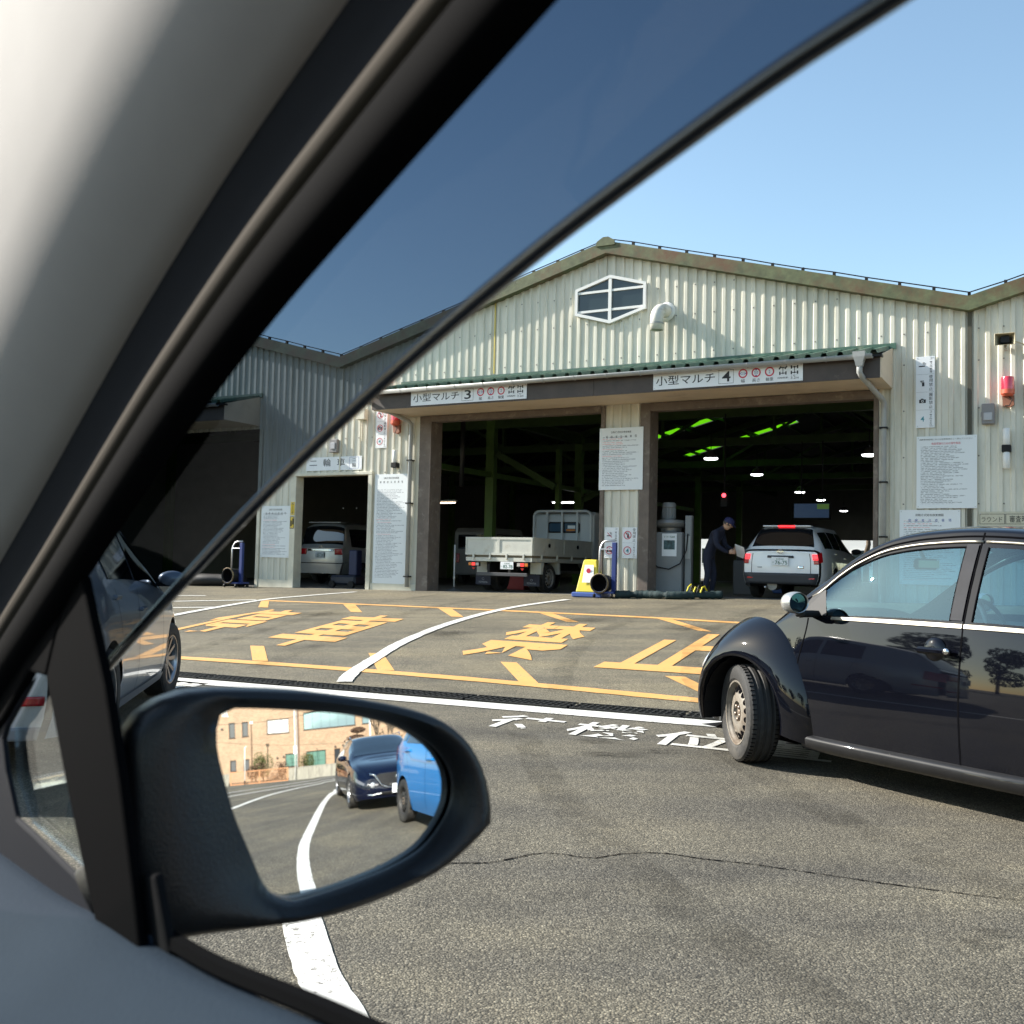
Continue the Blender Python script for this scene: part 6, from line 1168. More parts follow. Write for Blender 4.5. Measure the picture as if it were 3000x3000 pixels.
MB().bbox(-0.33, 0.33, -0.24, 0.24, 0.0, 0.10, 0.02).build('base', pbr('blue plastic base', (0.05, 0.10, 0.32), 0.5), t)
fp = MB(); fp.add([(-0.13, -0.165, 0.30), (0.13, -0.165, 0.30), (0.10, -0.103, 0.66), (-0.10, -0.103, 0.66)], [(0, 1, 2, 3)]); fp.build('face_panel', WHITE, t); rd = MB(); disc(rd, 0, 0.54, 0, 0.05, -0.135); rd.build('red_mark', REDINK, t)
# fabric hose lying on the ground
GH = pbr('dark green hose fabric', (0.010, 0.028, 0.030), 0.8, var=0.4, vscale=9, bump=0.5, bscale=40)
pts = []; rs = []
for k in range(60):
    q = k/59; u = lerp(-2.78, -0.75, q); n = -0.72 + 0.45*q + 0.10*math.sin(q*8); p = hw(u, n); pts.append((p.x, p.y, gz(p.x, p.y) + 0.08)); rs.append(0.078 + 0.005*math.sin(k*1.9) - 0.02*(abs(math.sin(q*10)) > 0.97))
o = MB().tube(pts, rs, 12).build('exhaust_hose', GH, None, smooth=True); tag(o, 'dark green fabric exhaust hose lying across the lane 4 entrance', 'hose')
t = at_hall('strap_bundle', 'black and yellow strap bundle lying on the green hose', 'strap', -1.25, -0.36, gzu(-1.25, -0.36) + 0.15)
YB_ = pbr('yellow strap', (0.65, 0.55, 0.02), 0.6)
for k in range(5): a = -0.14 + 0.07*k; MB().tube([(a, -0.08, -0.02), (a + 0.03, -0.06, 0.08 + 0.03*(k % 2)), (a + 0.05, 0.02, 0.13 - 0.03*(k % 3)), (a + 0.08, 0.09, 0.0)], 0.017, 6).build('strap', YB_ if k % 2 == 0 else BLACK, t)
# grey fan cabinet
GMC = pbr('grey machine paint', (0.20, 0.21, 0.215), 0.45, var=0.08, vscale=2); t = at_hall('fan_cabinet', 'grey machine cabinet with round fan and motor inside lane 4', 'machine', -2.12, 0.75, gzu(-2.1, 0.7))
MB().bbox(-0.36, 0.30, -0.3, 0.3, 0.0, 1.33, 0.012).build('cabinet', GMC, t); MB().lathe([(0.0, 1.33), (0.2, 1.34), (0.22, 1.42), (0.34, 1.46), (0.37, 1.52), (0.34, 1.58), (0.2, 1.60), (0.0, 1.61)], 30, Matrix.Translation((-0.05, 0, 0))).build('fan_casing', pbr('steel fan casing', (0.3, 0.31, 0.31), 0.35, metal=0.6), t, smooth=True, angle=50)
mo = MB().lathe([(0.13, 1.6), (0.13, 1.85), (0.145, 1.86), (0.145, 1.93), (0.12, 1.96), (0, 1.965)], 24, Matrix.Translation((-0.1, 0, 0))).build('motor', GMC, t, smooth=True, angle=40)
fin = MB()
for k in range(16): q = 2*math.pi*k/16; fin.beam((-0.1 + 0.135*math.cos(q), 0.135*math.sin(q), 1.63), (-0.1 + 0.135*math.cos(q), 0.135*math.sin(q), 1.84), 0.012, 0.02)
fin.build('cooling_fins', GMC, mo)
ps = MB().box(-0.13, 0.19, -0.306, -0.302, 0.83, 1.30).build('poster', WHITE, t); MB().box(-0.09, 0.15, -0.309, -0.307, 0.97, 1.16).build('poster_picture', pbr('poster picture', (0.05, 0.10, 0.11), 0.5, var=0.8, vscale=14), ps); lettering(ps, 'マフラー検査機', -0.09, 0.15, 1.21, 1.25, -0.308, GREENINK)
MB().bbox(0.33, 0.47, -0.2, -0.08, 0.0, 1.68, 0.008).build('post', GMC, t); MB().bbox(0.345, 0.455, -0.215, -0.2, 0.78, 1.25, 0.004).build('post_panel', pbr('pale panel', (0.32, 0.33, 0.32), 0.5), t)
MB().tube([(-0.36, -0.32, 0.72), (-0.2, -0.36, 0.6), (0.05, -0.37, 0.56), (0.28, -0.34, 0.68), (0.38, -0.25, 0.95), (0.4, -0.22, 1.3)], 0.013, 8).build('cable', BLACK, t, smooth=True)
# height gauge pole in lane 3
t = at_hall('gauge_pole', 'slim white pole on a round foot in the left of lane 3', 'pole', -7.52, 0.75, gzu(-7.5, 0.7)); MB().tube([(0, 0, 0.04), (0, 0, 1.08)], 0.02, 10).build('pole', WFRAME, t, smooth=True); MB().lathe([(0.19, 0.0), (0.17, 0.03), (0.05, 0.05), (0.03, 0.09), (0, 0.09)], 20).build('foot', pbr('dark foot', (0.1, 0.1, 0.1), 0.6), t, smooth=True); MB().lathe([(0.03, 0.28), (0.03, 0.33)], 10).build('clamp', ALU, t)
# machines deeper inside
def cabinet(u, n, w_, d_, h_, mat, label, extra=None):
    t = at_hall('test_machine', label, 'machine', u, n, gzu(u, n)); MB().bbox(-w_/2, w_/2, -d_/2, d_/2, 0, h_*0.72, 0.02).build('base_cabinet', mat, t); MB().bbox(-w_*0.42, w_*0.42, -d_*0.35, d_*0.35, h_*0.72, h_, 0.02).build('control_head', extra or DK, t); MB().bbox(-w_*0.3, w_*0.3, -d_*0.36 - 0.006, -d_*0.36, h_*0.78, h_*0.94, 0.003).build('panel', pbr('machine panel', (0.25, 0.26, 0.27), 0.4), t); return t
REDM = pbr('red machine paint', (0.35, 0.03, 0.03), 0.45); YELM = pbr('yellow machine paint', (0.55, 0.35, 0.03), 0.5)
cabinet(-7.3, 3.6, 0.5, 0.5, 1.25, REDM, 'red and yellow test machine left of the truck tail', YELM); cabinet(-14.0, 1.6, 0.6, 0.5, 1.35, REDM, 'red tool cabinet with white top inside the far left bay', WFRAME); cabinet(-14.9, 2.6, 0.7, 0.5, 1.2, YELM, 'ochre machine behind the left trolley'); cabinet(-1.3, 3.4, 0.5, 0.5, 1.1, pbr('grey tester', (0.10, 0.105, 0.11), 0.5), 'low grey tester behind the inspector')
t = cabinet(-1.25, 6.5, 0.45, 0.4, 1.55, pbr('blue tester paint', (0.03, 0.10, 0.32), 0.4), 'blue tester with yellow stripe beyond the inspector', YELM)
t = at_hall('traffic_cone', 'red traffic cone in the motorcycle bay', 'cone', -10.0, 1.2, gzu(-10, 1.2)); MB().lathe([(0.14, 0.03), (0.03, 0.68), (0, 0.69)], 18).build('cone', pbr('red cone', (0.5, 0.05, 0.03), 0.5), t, smooth=True, angle=50); MB().bbox(-0.18, 0.18, -0.18, 0.18, 0, 0.03, 0.01).build('base', BLACK, t)
# roller tester / motorcycle stand in the motorcycle bay
t = at_hall('motorcycle_tester', 'dark wheeled motorcycle tester on the motorcycle bay floor', 'machine', -10.75, 0.9, gzu(-10.7, 0.9))
MB().bbox(-0.45, 0.35, -0.2, 0.25, 0.08, 0.32, 0.05).build('bed', pbr('dark tester', (0.02, 0.025, 0.04), 0.5), t); MB().tube([(-0.2, -0.1, 0.32), (-0.15, -0.05, 0.62), (0.05, 0, 0.66), (0.1, 0.05, 0.32)], 0.025, 8).build('hoop', DK, t, smooth=True); MB().bbox(0.05, 0.30, -0.08, 0.15, 0.32, 0.95, 0.02).build('column', pbr('navy column', (0.01, 0.02, 0.07), 0.5), t)
for a in (-0.35, 0.25): MB().lathe([(0, -0.04), (0.09, -0.04), (0.09, 0.04), (0, 0.04)], 16, Matrix.Translation((a, -0.2, 0.09)) @ Matrix.Rotation(R(90), 4, 'X')).build('wheel', BLACK, t)
t = at_hall('coiled_duct', 'black corrugated duct coiled on the ground at the far left bay', 'duct', -14.2, -0.2, gzu(-14.2, -0.2)); MB().tube([(x, 0.12*math.sin(x*3), 0.16) for x in [-1.5 + 0.05*k for k in range(48)]], [0.15 + 0.012*(k % 2) for k in range(48)], 12).build('duct', DUCT, t, smooth=True)
# white kei van silhouette inside lane 3
IV = thing('box_van', 'dim white box van deep in the hall left of the truck', 'van'); cv = MB(); cv.prism([(0, 0.3), (0, 1.7), (0.15, 1.85), (2.0, 1.85), (2.4, 1.2), (3.1, 1.0), (3.2, 0.3)], -0.72, 0.72); cv.build('body', pbr('dim white paint', (0.22, 0.22, 0.22), 0.5), IV, bevel=0.06)
for s_ in (1, -1): MB().bbox(0.3, 1.9, s_*0.725 - 0.006, s_*0.725 + 0.006, 1.1, 1.65, 0.004).build('side_window', DARKGLASS, IV); wheel(IV, 0.55, s_*0.64, 0.28, 0.16, s_, 'steel', rim=DARKSTEEL); wheel(IV, 2.6, s_*0.64, 0.28, 0.16, s_, 'steel', rim=DARKSTEEL); MB().bbox(-0.02, 0.0, s_*0.55 - 0.06, s_*0.55 + 0.06, 0.7, 1.0, 0.004).build('tail_lamp', REDLAMP, IV)
MB().bbox(-0.012, 0.0, -0.55, 0.55, 1.15, 1.62, 0.005).build('rear_window', DARKGLASS, IV); place(IV, *(hw(-11.9, 8.8).xy), -29, 0.55)

# ------------------------------------------------------------------ inspector in navy overalls
NAVYC = pbr('navy overalls', (0.008, 0.011, 0.028), 0.85, var=0.3, vscale=6, bump=0.3, bscale=30); SKIN = pbr('skin', (0.50, 0.30, 0.20), 0.55)
PERS = at_hall('person', 'person in navy overalls and cap bending forward with a white clipboard', 'person', -1.28, 0.55, gzu(-1, 0.5))
def skin_body(name, verts, edges, radii, mat, parent, root=0, sub=2):
    me = bpy.data.meshes.new(name); me.from_pydata(verts, edges, []); o = bpy.data.objects.new(name, me); COL.objects.link(o); o.parent = parent; me.materials.append(mat)
    md = o.modifiers.new('skin', 'SKIN'); md.use_smooth_shade = True
    if not me.skin_vertices: 
        bpy.context.view_layer.objects.active = o
    sv = me.skin_vertices[0].data
    for i, r_ in enumerate(radii): sv[i].radius = r_ if isinstance(r_, tuple) else (r_, r_); sv[i].use_root = (i == root)
    sb = o.modifiers.new('sub', 'SUBSURF'); sb.levels = sub; sb.render_levels = sub
    return o
# x to the right (facing), y depth, z up
V = [(0.0, 0, 0.86), (0.05, 0, 1.02), (0.14, 0, 1.20), (0.22, 0, 1.33), (0.29, 0, 1.40), (0.34, 0, 1.44),
     (-0.01, -0.10, 0.82), (0.03, -0.11, 0.46), (-0.05, -0.11, 0.10), (0.06, -0.12, 0.05), (0.15, -0.12, 0.04),
     (0.0, 0.10, 0.82), (0.08, 0.11, 0.47), (0.04, 0.11, 0.10), (0.15, 0.12, 0.05), (0.23, 0.12, 0.04),
     (0.20, -0.17, 1.31), (0.24, -0.22, 1.05), (0.40, -0.15, 0.93), (0.46, -0.12, 0.92),
     (0.22, 0.17, 1.31), (0.27, 0.22, 1.06), (0.43, 0.14, 0.98), (0.49, 0.10, 0.98)]
Eg = [(0, 1), (1, 2), (2, 3), (3, 4), (4, 5), (0, 6), (6, 7), (7, 8), (8, 9), (9, 10), (0, 11), (11, 12), (12, 13), (13, 14), (14, 15), (3, 16), (16, 17), (17, 18), (18, 19), (3, 20), (20, 21), (21, 22), (22, 23)]
Rd = [(0.15, 0.12), (0.145, 0.115), (0.16, 0.125), (0.15, 0.12), 0.06, 0.055, 0.095, 0.07, 0.055, 0.05, 0.045, 0.095, 0.07, 0.055, 0.05, 0.045, 0.075, 0.06, 0.045, 0.038, 0.075, 0.06, 0.045, 0.038]
body = skin_body('body', V, Eg, Rd, NAVYC, PERS)
hd = MB(); HM = Matrix.Translation((0.40, 0, 1.49)) @ Matrix.Rotation(R(28), 4, 'Y'); hd.lathe([(0.0, -0.125), (0.045, -0.115), (0.062, -0.08), (0.075, -0.03), (0.082, 0.02), (0.082, 0.06), (0.066, 0.095), (0.035, 0.115), (0, 0.12)], 18, HM @ Matrix.Diagonal((1.15, 0.95, 1, 1)))
hd.lathe([(0.014, 0), (0.010, 0.03), (0, 0.034)], 8, HM @ Matrix.Translation((0.085, 0, -0.015)) @ Matrix.Rotation(R(100), 4, 'Y'))
for s_ in (1, -1): hd.lathe([(0.026, -0.006), (0.028, 0.004), (0.0, 0.01)], 10, HM @ Matrix.Translation((-0.005, s_*0.077, 0.0)) @ Matrix.Rotation(R(-90*s_), 4, 'X') @ Matrix.Diagonal((0.8, 1.3, 1, 1)))
head = hd.build('head', SKIN, PERS, smooth=True)
for s_ in (1, -1): MB().lathe([(0.012, 0), (0.008, 0.006), (0, 0.007)], 8, HM @ Matrix.Translation((0.083, s_*0.032, 0.015)) @ Matrix.Rotation(R(90), 4, 'Y')).build('eye', INK, head)
MB().box(-0.004, 0.004, -0.022, 0.022, -0.004, 0.003, HM @ Matrix.Translation((0.082, 0, -0.06))).build('mouth', pbr('lips', (0.30, 0.10, 0.09), 0.5), head)
MB().lathe([(0.087, 0.0), (0.086, 0.05), (0.075, 0.085), (0.0, 0.10)], 18, HM @ Matrix.Translation((-0.012, 0, -0.02)) @ Matrix.Diagonal((1.1, 0.98, 1, 1))).build('hair', pbr('grey hair', (0.06, 0.055, 0.05), 0.9), head, smooth=True)
CAPM = pbr('blue cap', (0.012, 0.014, 0.07), 0.7); cp_ = MB().lathe([(0.094, 0.03), (0.095, 0.07), (0.08, 0.115), (0.03, 0.14), (0, 0.142)], 20, HM @ Matrix.Diagonal((1.12, 1.0, 1, 1))).build('cap', CAPM, PERS, smooth=True)
MB().add([HM @ Vector((0.085 + a*0.09, b, 0.035 - 0.02*a)) for a, b in ((0, -0.075), (0.6, -0.07), (1, -0.03), (1, 0.03), (0.6, 0.07), (0, 0.075))], [(0, 1, 2, 3, 4, 5)]).build('cap_peak', CAPM, cp_, solid=0.006)
def hand(px, py, pz, sgn):
    m = MB(); m.bbox(px - 0.01, px + 0.075, py - 0.014, py + 0.014, pz - 0.038, pz + 0.038, 0.011)
    for k, l_ in enumerate((0.062, 0.072, 0.068, 0.052)):
        zz = pz + 0.029 - k*0.0195; m.tube([(px + 0.07, py, zz), (px + 0.07 + l_*0.5, py + sgn*0.006, zz - 0.003), (px + 0.07 + l_*0.72, py + sgn*0.026, zz - 0.006), (px + 0.07 + l_*0.6, py + sgn*0.044, zz - 0.007)], [0.0095, 0.009, 0.0085, 0.007], 8)
    m.tube([(px + 0.01, py + sgn*0.008, pz + 0.032), (px + 0.04, py + sgn*0.03, pz + 0.052), (px + 0.07, py + sgn*0.042, pz + 0.05)], [0.012, 0.0105, 0.008], 8)
    return m.build('hand', SKIN, PERS, smooth=True, angle=60)
hand(0.47, -0.12, 0.92, 1); hand(0.50, 0.10, 0.98, -1)
CB = at_hall('clipboard', 'white clipboard with papers held by the inspector', 'clipboard', -1.28 + 0.66, 0.55, gzu(-1, 0.5) + 0.93); CB.rotation_euler = (R(-52), R(18), HA - 0.3)
MB().bbox(-0.115, 0.115, -0.16, 0.16, 0, 0.005, 0.002).build('board', WHITE, CB); MB().bbox(-0.1, 0.1, -0.14, 0.14, 0.006, 0.009, 0.001).build('papers', pbr('paper', (0.8, 0.82, 0.84), 0.8), CB); MB().bbox(-0.04, 0.04, 0.125, 0.155, 0.009, 0.018, 0.003).build('clip', ALU, CB)

# ------------------------------------------------------------------ the car we sit in (local x forward, y left, z up; the driver's eye is above the origin)
HO = R(42); OWN = thing('own_car', 'interior and door mirror of the car the view is taken from', 'car'); place(OWN, 0, 0, 42)
TRIM = pbr('grey interior trim', (0.36, 0.34, 0.325), 0.85, spec=0.2, bump=0.035, bscale=500, var=0.05, vscale=6); DTRIM = pbr('dark seal rubber', (0.0022, 0.0022, 0.0028), 0.9, spec=0.03); BEIGE = pbr('beige piping', (0.05, 0.042, 0.034), 0.9, spec=0.1); BODYG = carpaint('own car silver paint', (0.30, 0.31, 0.33), 0.7, 0.3)
DOORM = pbr('shade-toned blue grey door panel', (0.020, 0.030, 0.045), 0.85, spec=0.06, bump=0.1, bscale=300, var=0.06, vscale=5)  # near-black base: the panel's shade is put into its colour, sun reaches it
WL = 0.27
def line(a, b, t): return (lerp(a[0], b[0], t), lerp(a[1], b[1], t))
edge = catmull([(1.02, 0, 1.075), (0.90, 0, 1.148), (0.804, 0, 1.204), (0.663, 0, 1.289), (0.595, 0, 1.328), (0.494, 0, 1.38), (0.397, 0, 1.422), (0.285, 0, 1.468), (0.20, 0, 1.503), (0.10, 0, 1.543), (0.0, 0, 1.575), (-0.45, 0, 1.61)], 6)
def sweep(prof, mat, name, smooth=True, angle=None, solid=0):
    """prof: (a, b): a = outward normal of the pillar line in the side plane, b = inward from the window plane"""
    rows = []
    for i, p in enumerate(edge):
        d = (edge[min(i + 1, len(edge) - 1)] - edge[max(i - 1, 0)]).normalized(); a = Vector((-d.z, 0, d.x))
        if a.z < 0: a = -a
        rows.append([(p.x + a.x*q, -(WL - b), p.z + a.z*q) for q, b in prof])
    return MB().grid(rows).build(name, mat, OWN, smooth=smooth, angle=angle, solid=solid)
sweep([(0.042, -0.03), (0.0, 0.0), (0.004, 0.012), (0.016, 0.016), (0.034, 0.012), (0.044, 0.004)], DTRIM, 'window_seal', angle=60)
sweep([(0.043, 0.003), (0.045, 0.008), (0.052, 0.010), (0.058, 0.008), (0.060, 0.002)], BEIGE, 'piping', angle=70)
sweep([(0.059, 0.002), (0.072, -0.004), (0.088, -0.002), (0.105, 0.006)], pbr('dark door frame', (0.02, 0.021, 0.025), 0.9, spec=0.1), 'door_frame', angle=70)
sweep([(0.104, 0.0), (0.106, 0.010), (0.114, 0.020), (0.128, 0.034), (0.146, 0.048), (0.168, 0.060), (0.20, 0.068), (0.25, 0.074), (0.31, 0.078), (0.37, 0.080)], TRIM, 'pillar_trim', angle=70)
# tinted wind deflector outside the upper window edge
VIS = glassy('smoked visor', (0.15, 0.185, 0.235), 0.30, 0.01, 0.004)
low_e = [(-0.5, 1.52), (-0.1, 1.497), (0.04, 1.474), (0.085, 1.462), (0.128, 1.451), (0.166, 1.442), (0.214, 1.431), (0.278, 1.412), (0.342, 1.391), (0.421, 1.361), (0.521, 1.319), (0.617, 1.273), (0.694, 1.233), (0.783, 1.186), (0.867, 1.14)]
lowc = catmull([(f, 0, z) for f, z in low_e], 6); upc = []
for p in lowc: 
    q = min(edge, key=lambda e: abs((e.x*1.03) - (p.x + 0.045))); upc.append(Vector((q.x*1.03 + 0.01, 0, 1.25 + (q.z - 1.25)*1.03 + 0.012)))
rows = []
for a, b in zip(lowc, upc): rows.append([(lerp(a.x, b.x, t), -lerp(0.315, 0.275, t) - 0.004*math.sin(math.pi*t), lerp(a.z, b.z, t)) for t in (0, 0.2, 0.4, 0.6, 0.8, 1)])
MB().grid(rows).build('wind_deflector', VIS, OWN, smooth=True)
MB().tube([(a.x, -0.315, a.z) for a in lowc], 0.0042, 8).build('deflector_edge', pbr('dark smoked edge', (0.02, 0.022, 0.028), 0.25, coat=0.6), OWN, smooth=True)
# quarter window with its division bar
def plate_y(poly, y0, y1, name, mat, bev=0.0, smooth=False): return MB().prism(poly, y0, y1).build(name, mat, OWN, bevel=bev)
bar = [(0.760, 1.235), (0.800, 1.205), (0.827, 1.155), (0.775, 1.085), (0.722, 1.020), (0.690, 0.985), (0.622, 0.985), (0.640, 1.03), (0.672, 1.10), (0.705, 1.16), (0.735, 1.20)]
plate_y(bar, -WL - 0.004, -WL + 0.004, 'division_bar', DTRIM, 0.003)
plate_y([(0.655, 1.045), (0.634, 1.050), (0.600, 0.995), (0.622, 0.985)], -WL - 0.012, -WL - 0.005, 'glass_channel', pbr('channel rubber', (0.008, 0.008, 0.009), 0.9, spec=0.05), 0.003)
plate_y([(0.800, 1.205), (0.827, 1.155), (0.868, 1.155), (0.93, 1.11), (1.06, 1.04), (1.10, 1.02), (1.02, 1.10)], -WL - 0.005, -WL + 0.004, 'quarter_frame', DTRIM, 0.003)
plate_y([(0.868, 1.152), (0.935, 1.102), (0.944, 1.09), (0.930, 1.065), (0.898, 1.033), (0.86, 1.03), (0.83, 1.027), (0.722, 1.016), (0.70, 0.99), (1.12, 0.99), (1.12, 1.0), (1.05, 1.045)], -WL - 0.006, -WL - 0.001, 'quarter_frame_lower', pbr('blue black frame', (0.010, 0.011, 0.016), 0.7, spec=0.1), 0.004)
plate_y([(0.722, 1.018), (0.827, 1.16), (0.87, 1.16), (0.945, 1.10), (0.935, 1.06), (0.89, 1.03)], -WL - 0.014, -WL - 0.011, 'quarter_glass', glassy('clear car glass', (0.88, 0.92, 0.92), 1.0))
# door panel below the window
sl = catmull([(1.25, 0, 0.985), (1.05, 0, 0.993), (0.931, 0, 0.997), (0.79, 0, 0.999), (0.693, 0, 1.006), (0.628, 0, 1.008), (0.549, 0, 1.012), (0.429, 0, 1.026), (0.3, 0, 1.035), (0.1, 0, 1.045), (-0.4, 0, 1.06)], 5)
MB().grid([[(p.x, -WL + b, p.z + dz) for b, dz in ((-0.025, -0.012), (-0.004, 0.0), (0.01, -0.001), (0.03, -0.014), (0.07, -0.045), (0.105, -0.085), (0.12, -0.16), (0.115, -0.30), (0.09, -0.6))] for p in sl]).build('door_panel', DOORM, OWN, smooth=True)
MB().tube([(p.x, -WL - 0.012, p.z + 0.003) for p in sl if p.x < 0.63], 0.006, 6).build('window_lip', DTRIM, OWN)
MB().lathe([(0.05, 0), (0.047, 0.012), (0.03, 0.02), (0, 0.022)], 18, Matrix.Translation((0.69, -0.185, 0.935)) @ Matrix.Rotation(R(40), 4, 'X') @ Matrix.Diagonal((1.5, 1, 1, 1))).build('speaker_pod', pbr('navy speaker cover', (0.012, 0.014, 0.026), 0.5), OWN, smooth=True)
DASH = pbr('dark dashboard', (0.03, 0.031, 0.034), 0.7, bump=0.2, bscale=200); MB().prism([(0.70, 0.55), (0.74, 0.88), (0.86, 0.96), (1.30, 0.98), (1.36, 0.5)], -0.12, 1.34).build('dashboard', DASH, OWN, bevel=0.03)
st_ = MB(); SM = Matrix.Translation((0.55, 0.16, 0.86)) @ Matrix.Rotation(R(66), 4, 'Y'); st_.tube([SM @ Vector((0.185*math.cos(t), 0.185*math.sin(t), 0)) for t in [2*math.pi*k/32 for k in range(32)]], 0.016, 10, closed=True); st_.tube([SM @ Vector((0, -0.18, 0)), SM @ Vector((0, 0.18, 0))], 0.02, 8); st_.tube([SM @ Vector((0, 0, 0)), SM @ Vector((0, 0, 0.22))], 0.035, 8); st_.build('steering_wheel', DK, OWN, smooth=True)
# roof, pillars, glass round the cabin
HEAD = pbr('pale headliner', (0.50, 0.48, 0.45), 0.9)
MB().bbox(-0.5, 0.30, -0.16, 1.26, 1.60, 1.63, 0.015).build('roof', BODYG, OWN); MB().bbox(-0.48, 0.30, -0.15, 1.25, 1.575, 1.597, 0.01).build('headliner', HEAD, OWN)
def post(a, b, w_, h_, name, mat): MB().beam(a, b, w_, h_, Vector((0, 1, 0))).build(name, mat, OWN)
post((1.22, 1.33, 1.0), (0.25, 1.22, 1.55), 0.07, 0.06, 'passenger_pillar', TRIM)
for y in (-0.21, 1.31): post((-0.42, y, 1.0), (-0.44, y*0.96, 1.53), 0.10, 0.06, 'centre_pillar', TRIM)
for yc in (0.27, 0.87):
    ss = MB(); ss.bbox(-0.62, -0.12, yc - 0.25, yc + 0.25, 0.50, 0.66, 0.05); ss.bbox(-0.10, 0.05, -0.25, 0.25, 0, 0.62, 0.05, Matrix.Translation((-0.62, yc, 0.62)) @ Matrix.Rotation(R(-14), 4, 'Y')); ss.build('front_seat', pbr('grey seat fabric', (0.16, 0.16, 0.165), 0.9), OWN, smooth=True, angle=50)
MB().box(-0.9, 1.2, -0.2, 1.3, 0.28, 0.34).build('cabin_floor', DASH, OWN)
WSG = glassy('clear windscreen', (0.90, 0.94, 0.93), 0.7); MB().grid([[(lerp(1.32, 0.28, t), y, lerp(0.985, 1.555, t) + 0.04*math.sin(math.pi*t)) for t in (0, 0.25, 0.5, 0.75, 1)] for y in (-0.10, 0.3, 0.7, 1.2)]).build('windscreen', WSG, OWN, smooth=True)
# outer lower body
YC = 0.55
SH = node('body_shell', OWN, (0, YC, 0)); oc = Car(SH, 2.05, -1.05, [(2.05, 0.6), (1.9, 0.85), (1.3, 0.98), (-1.05, 0.99)], [(2.05, 0.55), (1.8, 0.8), (1.2, 0.94), (0.6, 0.985), (-1.05, 1.0)], [(2.05, 0.6), (1.9, 0.80), (1.2, 0.84), (0.6, 0.845), (-0.8, 0.84), (-1.05, 0.74)], [(2.05, 0.58), (1.8, 0.82), (1.3, 0.95), (-1.05, 0.98)], [(2.05, 0.5), (1.3, 0.74), (-1.05, 0.74)], [(2.05, 0.22), (-1.05, 0.25)], [(1.3, 0.31), (-0.6, 0.31)], 0.36, BODYG)
for s_ in (1, -1): oc.pside('side_panel', 2.05, -1.05, 0, 1, 0, BODYG, s_, 60, 8); wheel(SH, 1.3, s_*0.745, 0.31, 0.19, s_, 'alloy'); wheel(SH, -0.6, s_*0.745, 0.31, 0.19, s_, 'alloy')
oc.ptop('bonnet', 2.05, 1.33, 1.0, 0, BODYG, 12, 12); MB().grid([[oc.E(0, q, v) for q in (-1, -.5, 0, .5, 1)] for v in (0, .3, .6, 1)]).build('front_bumper', BODYG, SH, smooth=True); MB().grid([[oc.E(1, q, v) for q in (-1, -.5, 0, .5, 1)] for v in (0, .3, .6, 1)]).build('rear_bumper', BODYG, SH, smooth=True)
# door mirror: convex glass in a black housing
MC = Vector((-0.13236, 0.79031, 1.06629)); MN = Vector((0.53608, -0.84156, 0.06629)).normalized(); E1 = Vector((0.84341, 0.53727, 0)).normalized(); E2 = MN.cross(E1); 
if E2.z < 0: E2 = -E2
inv = OWN.matrix_basis.inverted() if False else (Matrix.Translation(OWN.location) @ OWN.rotation_euler.to_matrix().to_4x4()).inverted()
def mp(a, b, c=0.0): return inv @ (MC + E1*a + E2*b + MN*c)
G = [(-0.0907, 0.054), (-0.089, 0.0418), (-0.0849, 0.0265), (-0.0767, -0.0011), (-0.0654, -0.0278), (-0.0556, -0.05), (-0.0459, -0.0619), (-0.0313, -0.0679), (-0.0164, -0.0671), (0.0125, -0.0628), (0.0481, -0.055), (0.076, -0.044), (0.0934, -0.0279), (0.1033, -0.0105), (0.1034, 0.0097), (0.0937, 0.0275), (0.0763, 0.0423), (0.0536, 0.0538), (0.0207, 0.0632), (-0.0143, 0.0684), (-0.0638, 0.0735), (-0.0811, 0.074), (-0.0887, 0.0689)]
O = [(-0.1553, 0.047), (-0.1515, 0.0611), (-0.1434, 0.0735), (-0.1308, 0.0823), (-0.1103, 0.0887), (-0.0876, 0.0892), (-0.0478, 0.0867), (-0.0144, 0.0828), (0.0207, 0.0762), (0.0574, 0.0677), (0.088, 0.0567), (0.1116, 0.0398), (0.1256, 0.0198), (0.1336, -0.0033), (0.1364, -0.0259), (0.1332, -0.0324), (0.1149, -0.0456), (0.0855, -0.0617), (0.0481, -0.0727), (0.004, -0.0802), (-0.0295, -0.0817), (-0.0707, -0.0803), (-0.1068, -0.0786), (-0.1283, -0.0785), (-0.1468, -0.0664), (-0.153, -0.0377), (-0.1556, 0.0046)]
def polar(poly, n, cx, cy):
    """resample a closed outline at n even angles about (cx, cy)"""
    pts = [Vector((p[0] - cx, p[1] - cy, 0)) for p in poly]; cl = catmull(pts + pts[:3], 8)[0:len(pts)*8 + 8]; out = []
    ang = [(math.atan2(p.y, p.x), p) for p in cl]
    for k in range(n):
        t = -math.pi + 2*math.pi*k/n; best = None
        for i in range(len(cl) - 1):
            a, b = cl[i], cl[i + 1]; ta, tb = math.atan2(a.y, a.x), math.atan2(b.y, b.x); dd = (tb - ta + math.pi) % (2*math.pi) - math.pi; da = (t - ta + math.pi) % (2*math.pi) - math.pi
            if abs(dd) < 1e-9: continue
            q = da/dd
            if 0 <= q <= 1 and abs(dd) < 1.0: best = a + (b - a)*q; break
        if best is None: best = min(cl, key=lambda p: abs((math.atan2(p.y, p.x) - t + math.pi) % (2*math.pi) - math.pi))
        out.append((cx + best.x, cy + best.y))
    return out
NPOL = 72; gl_ = polar(G, NPOL, 0.005, 0.005); ou = polar(O, NPOL, 0.005, 0.005); RAD = 1.25
rows = []
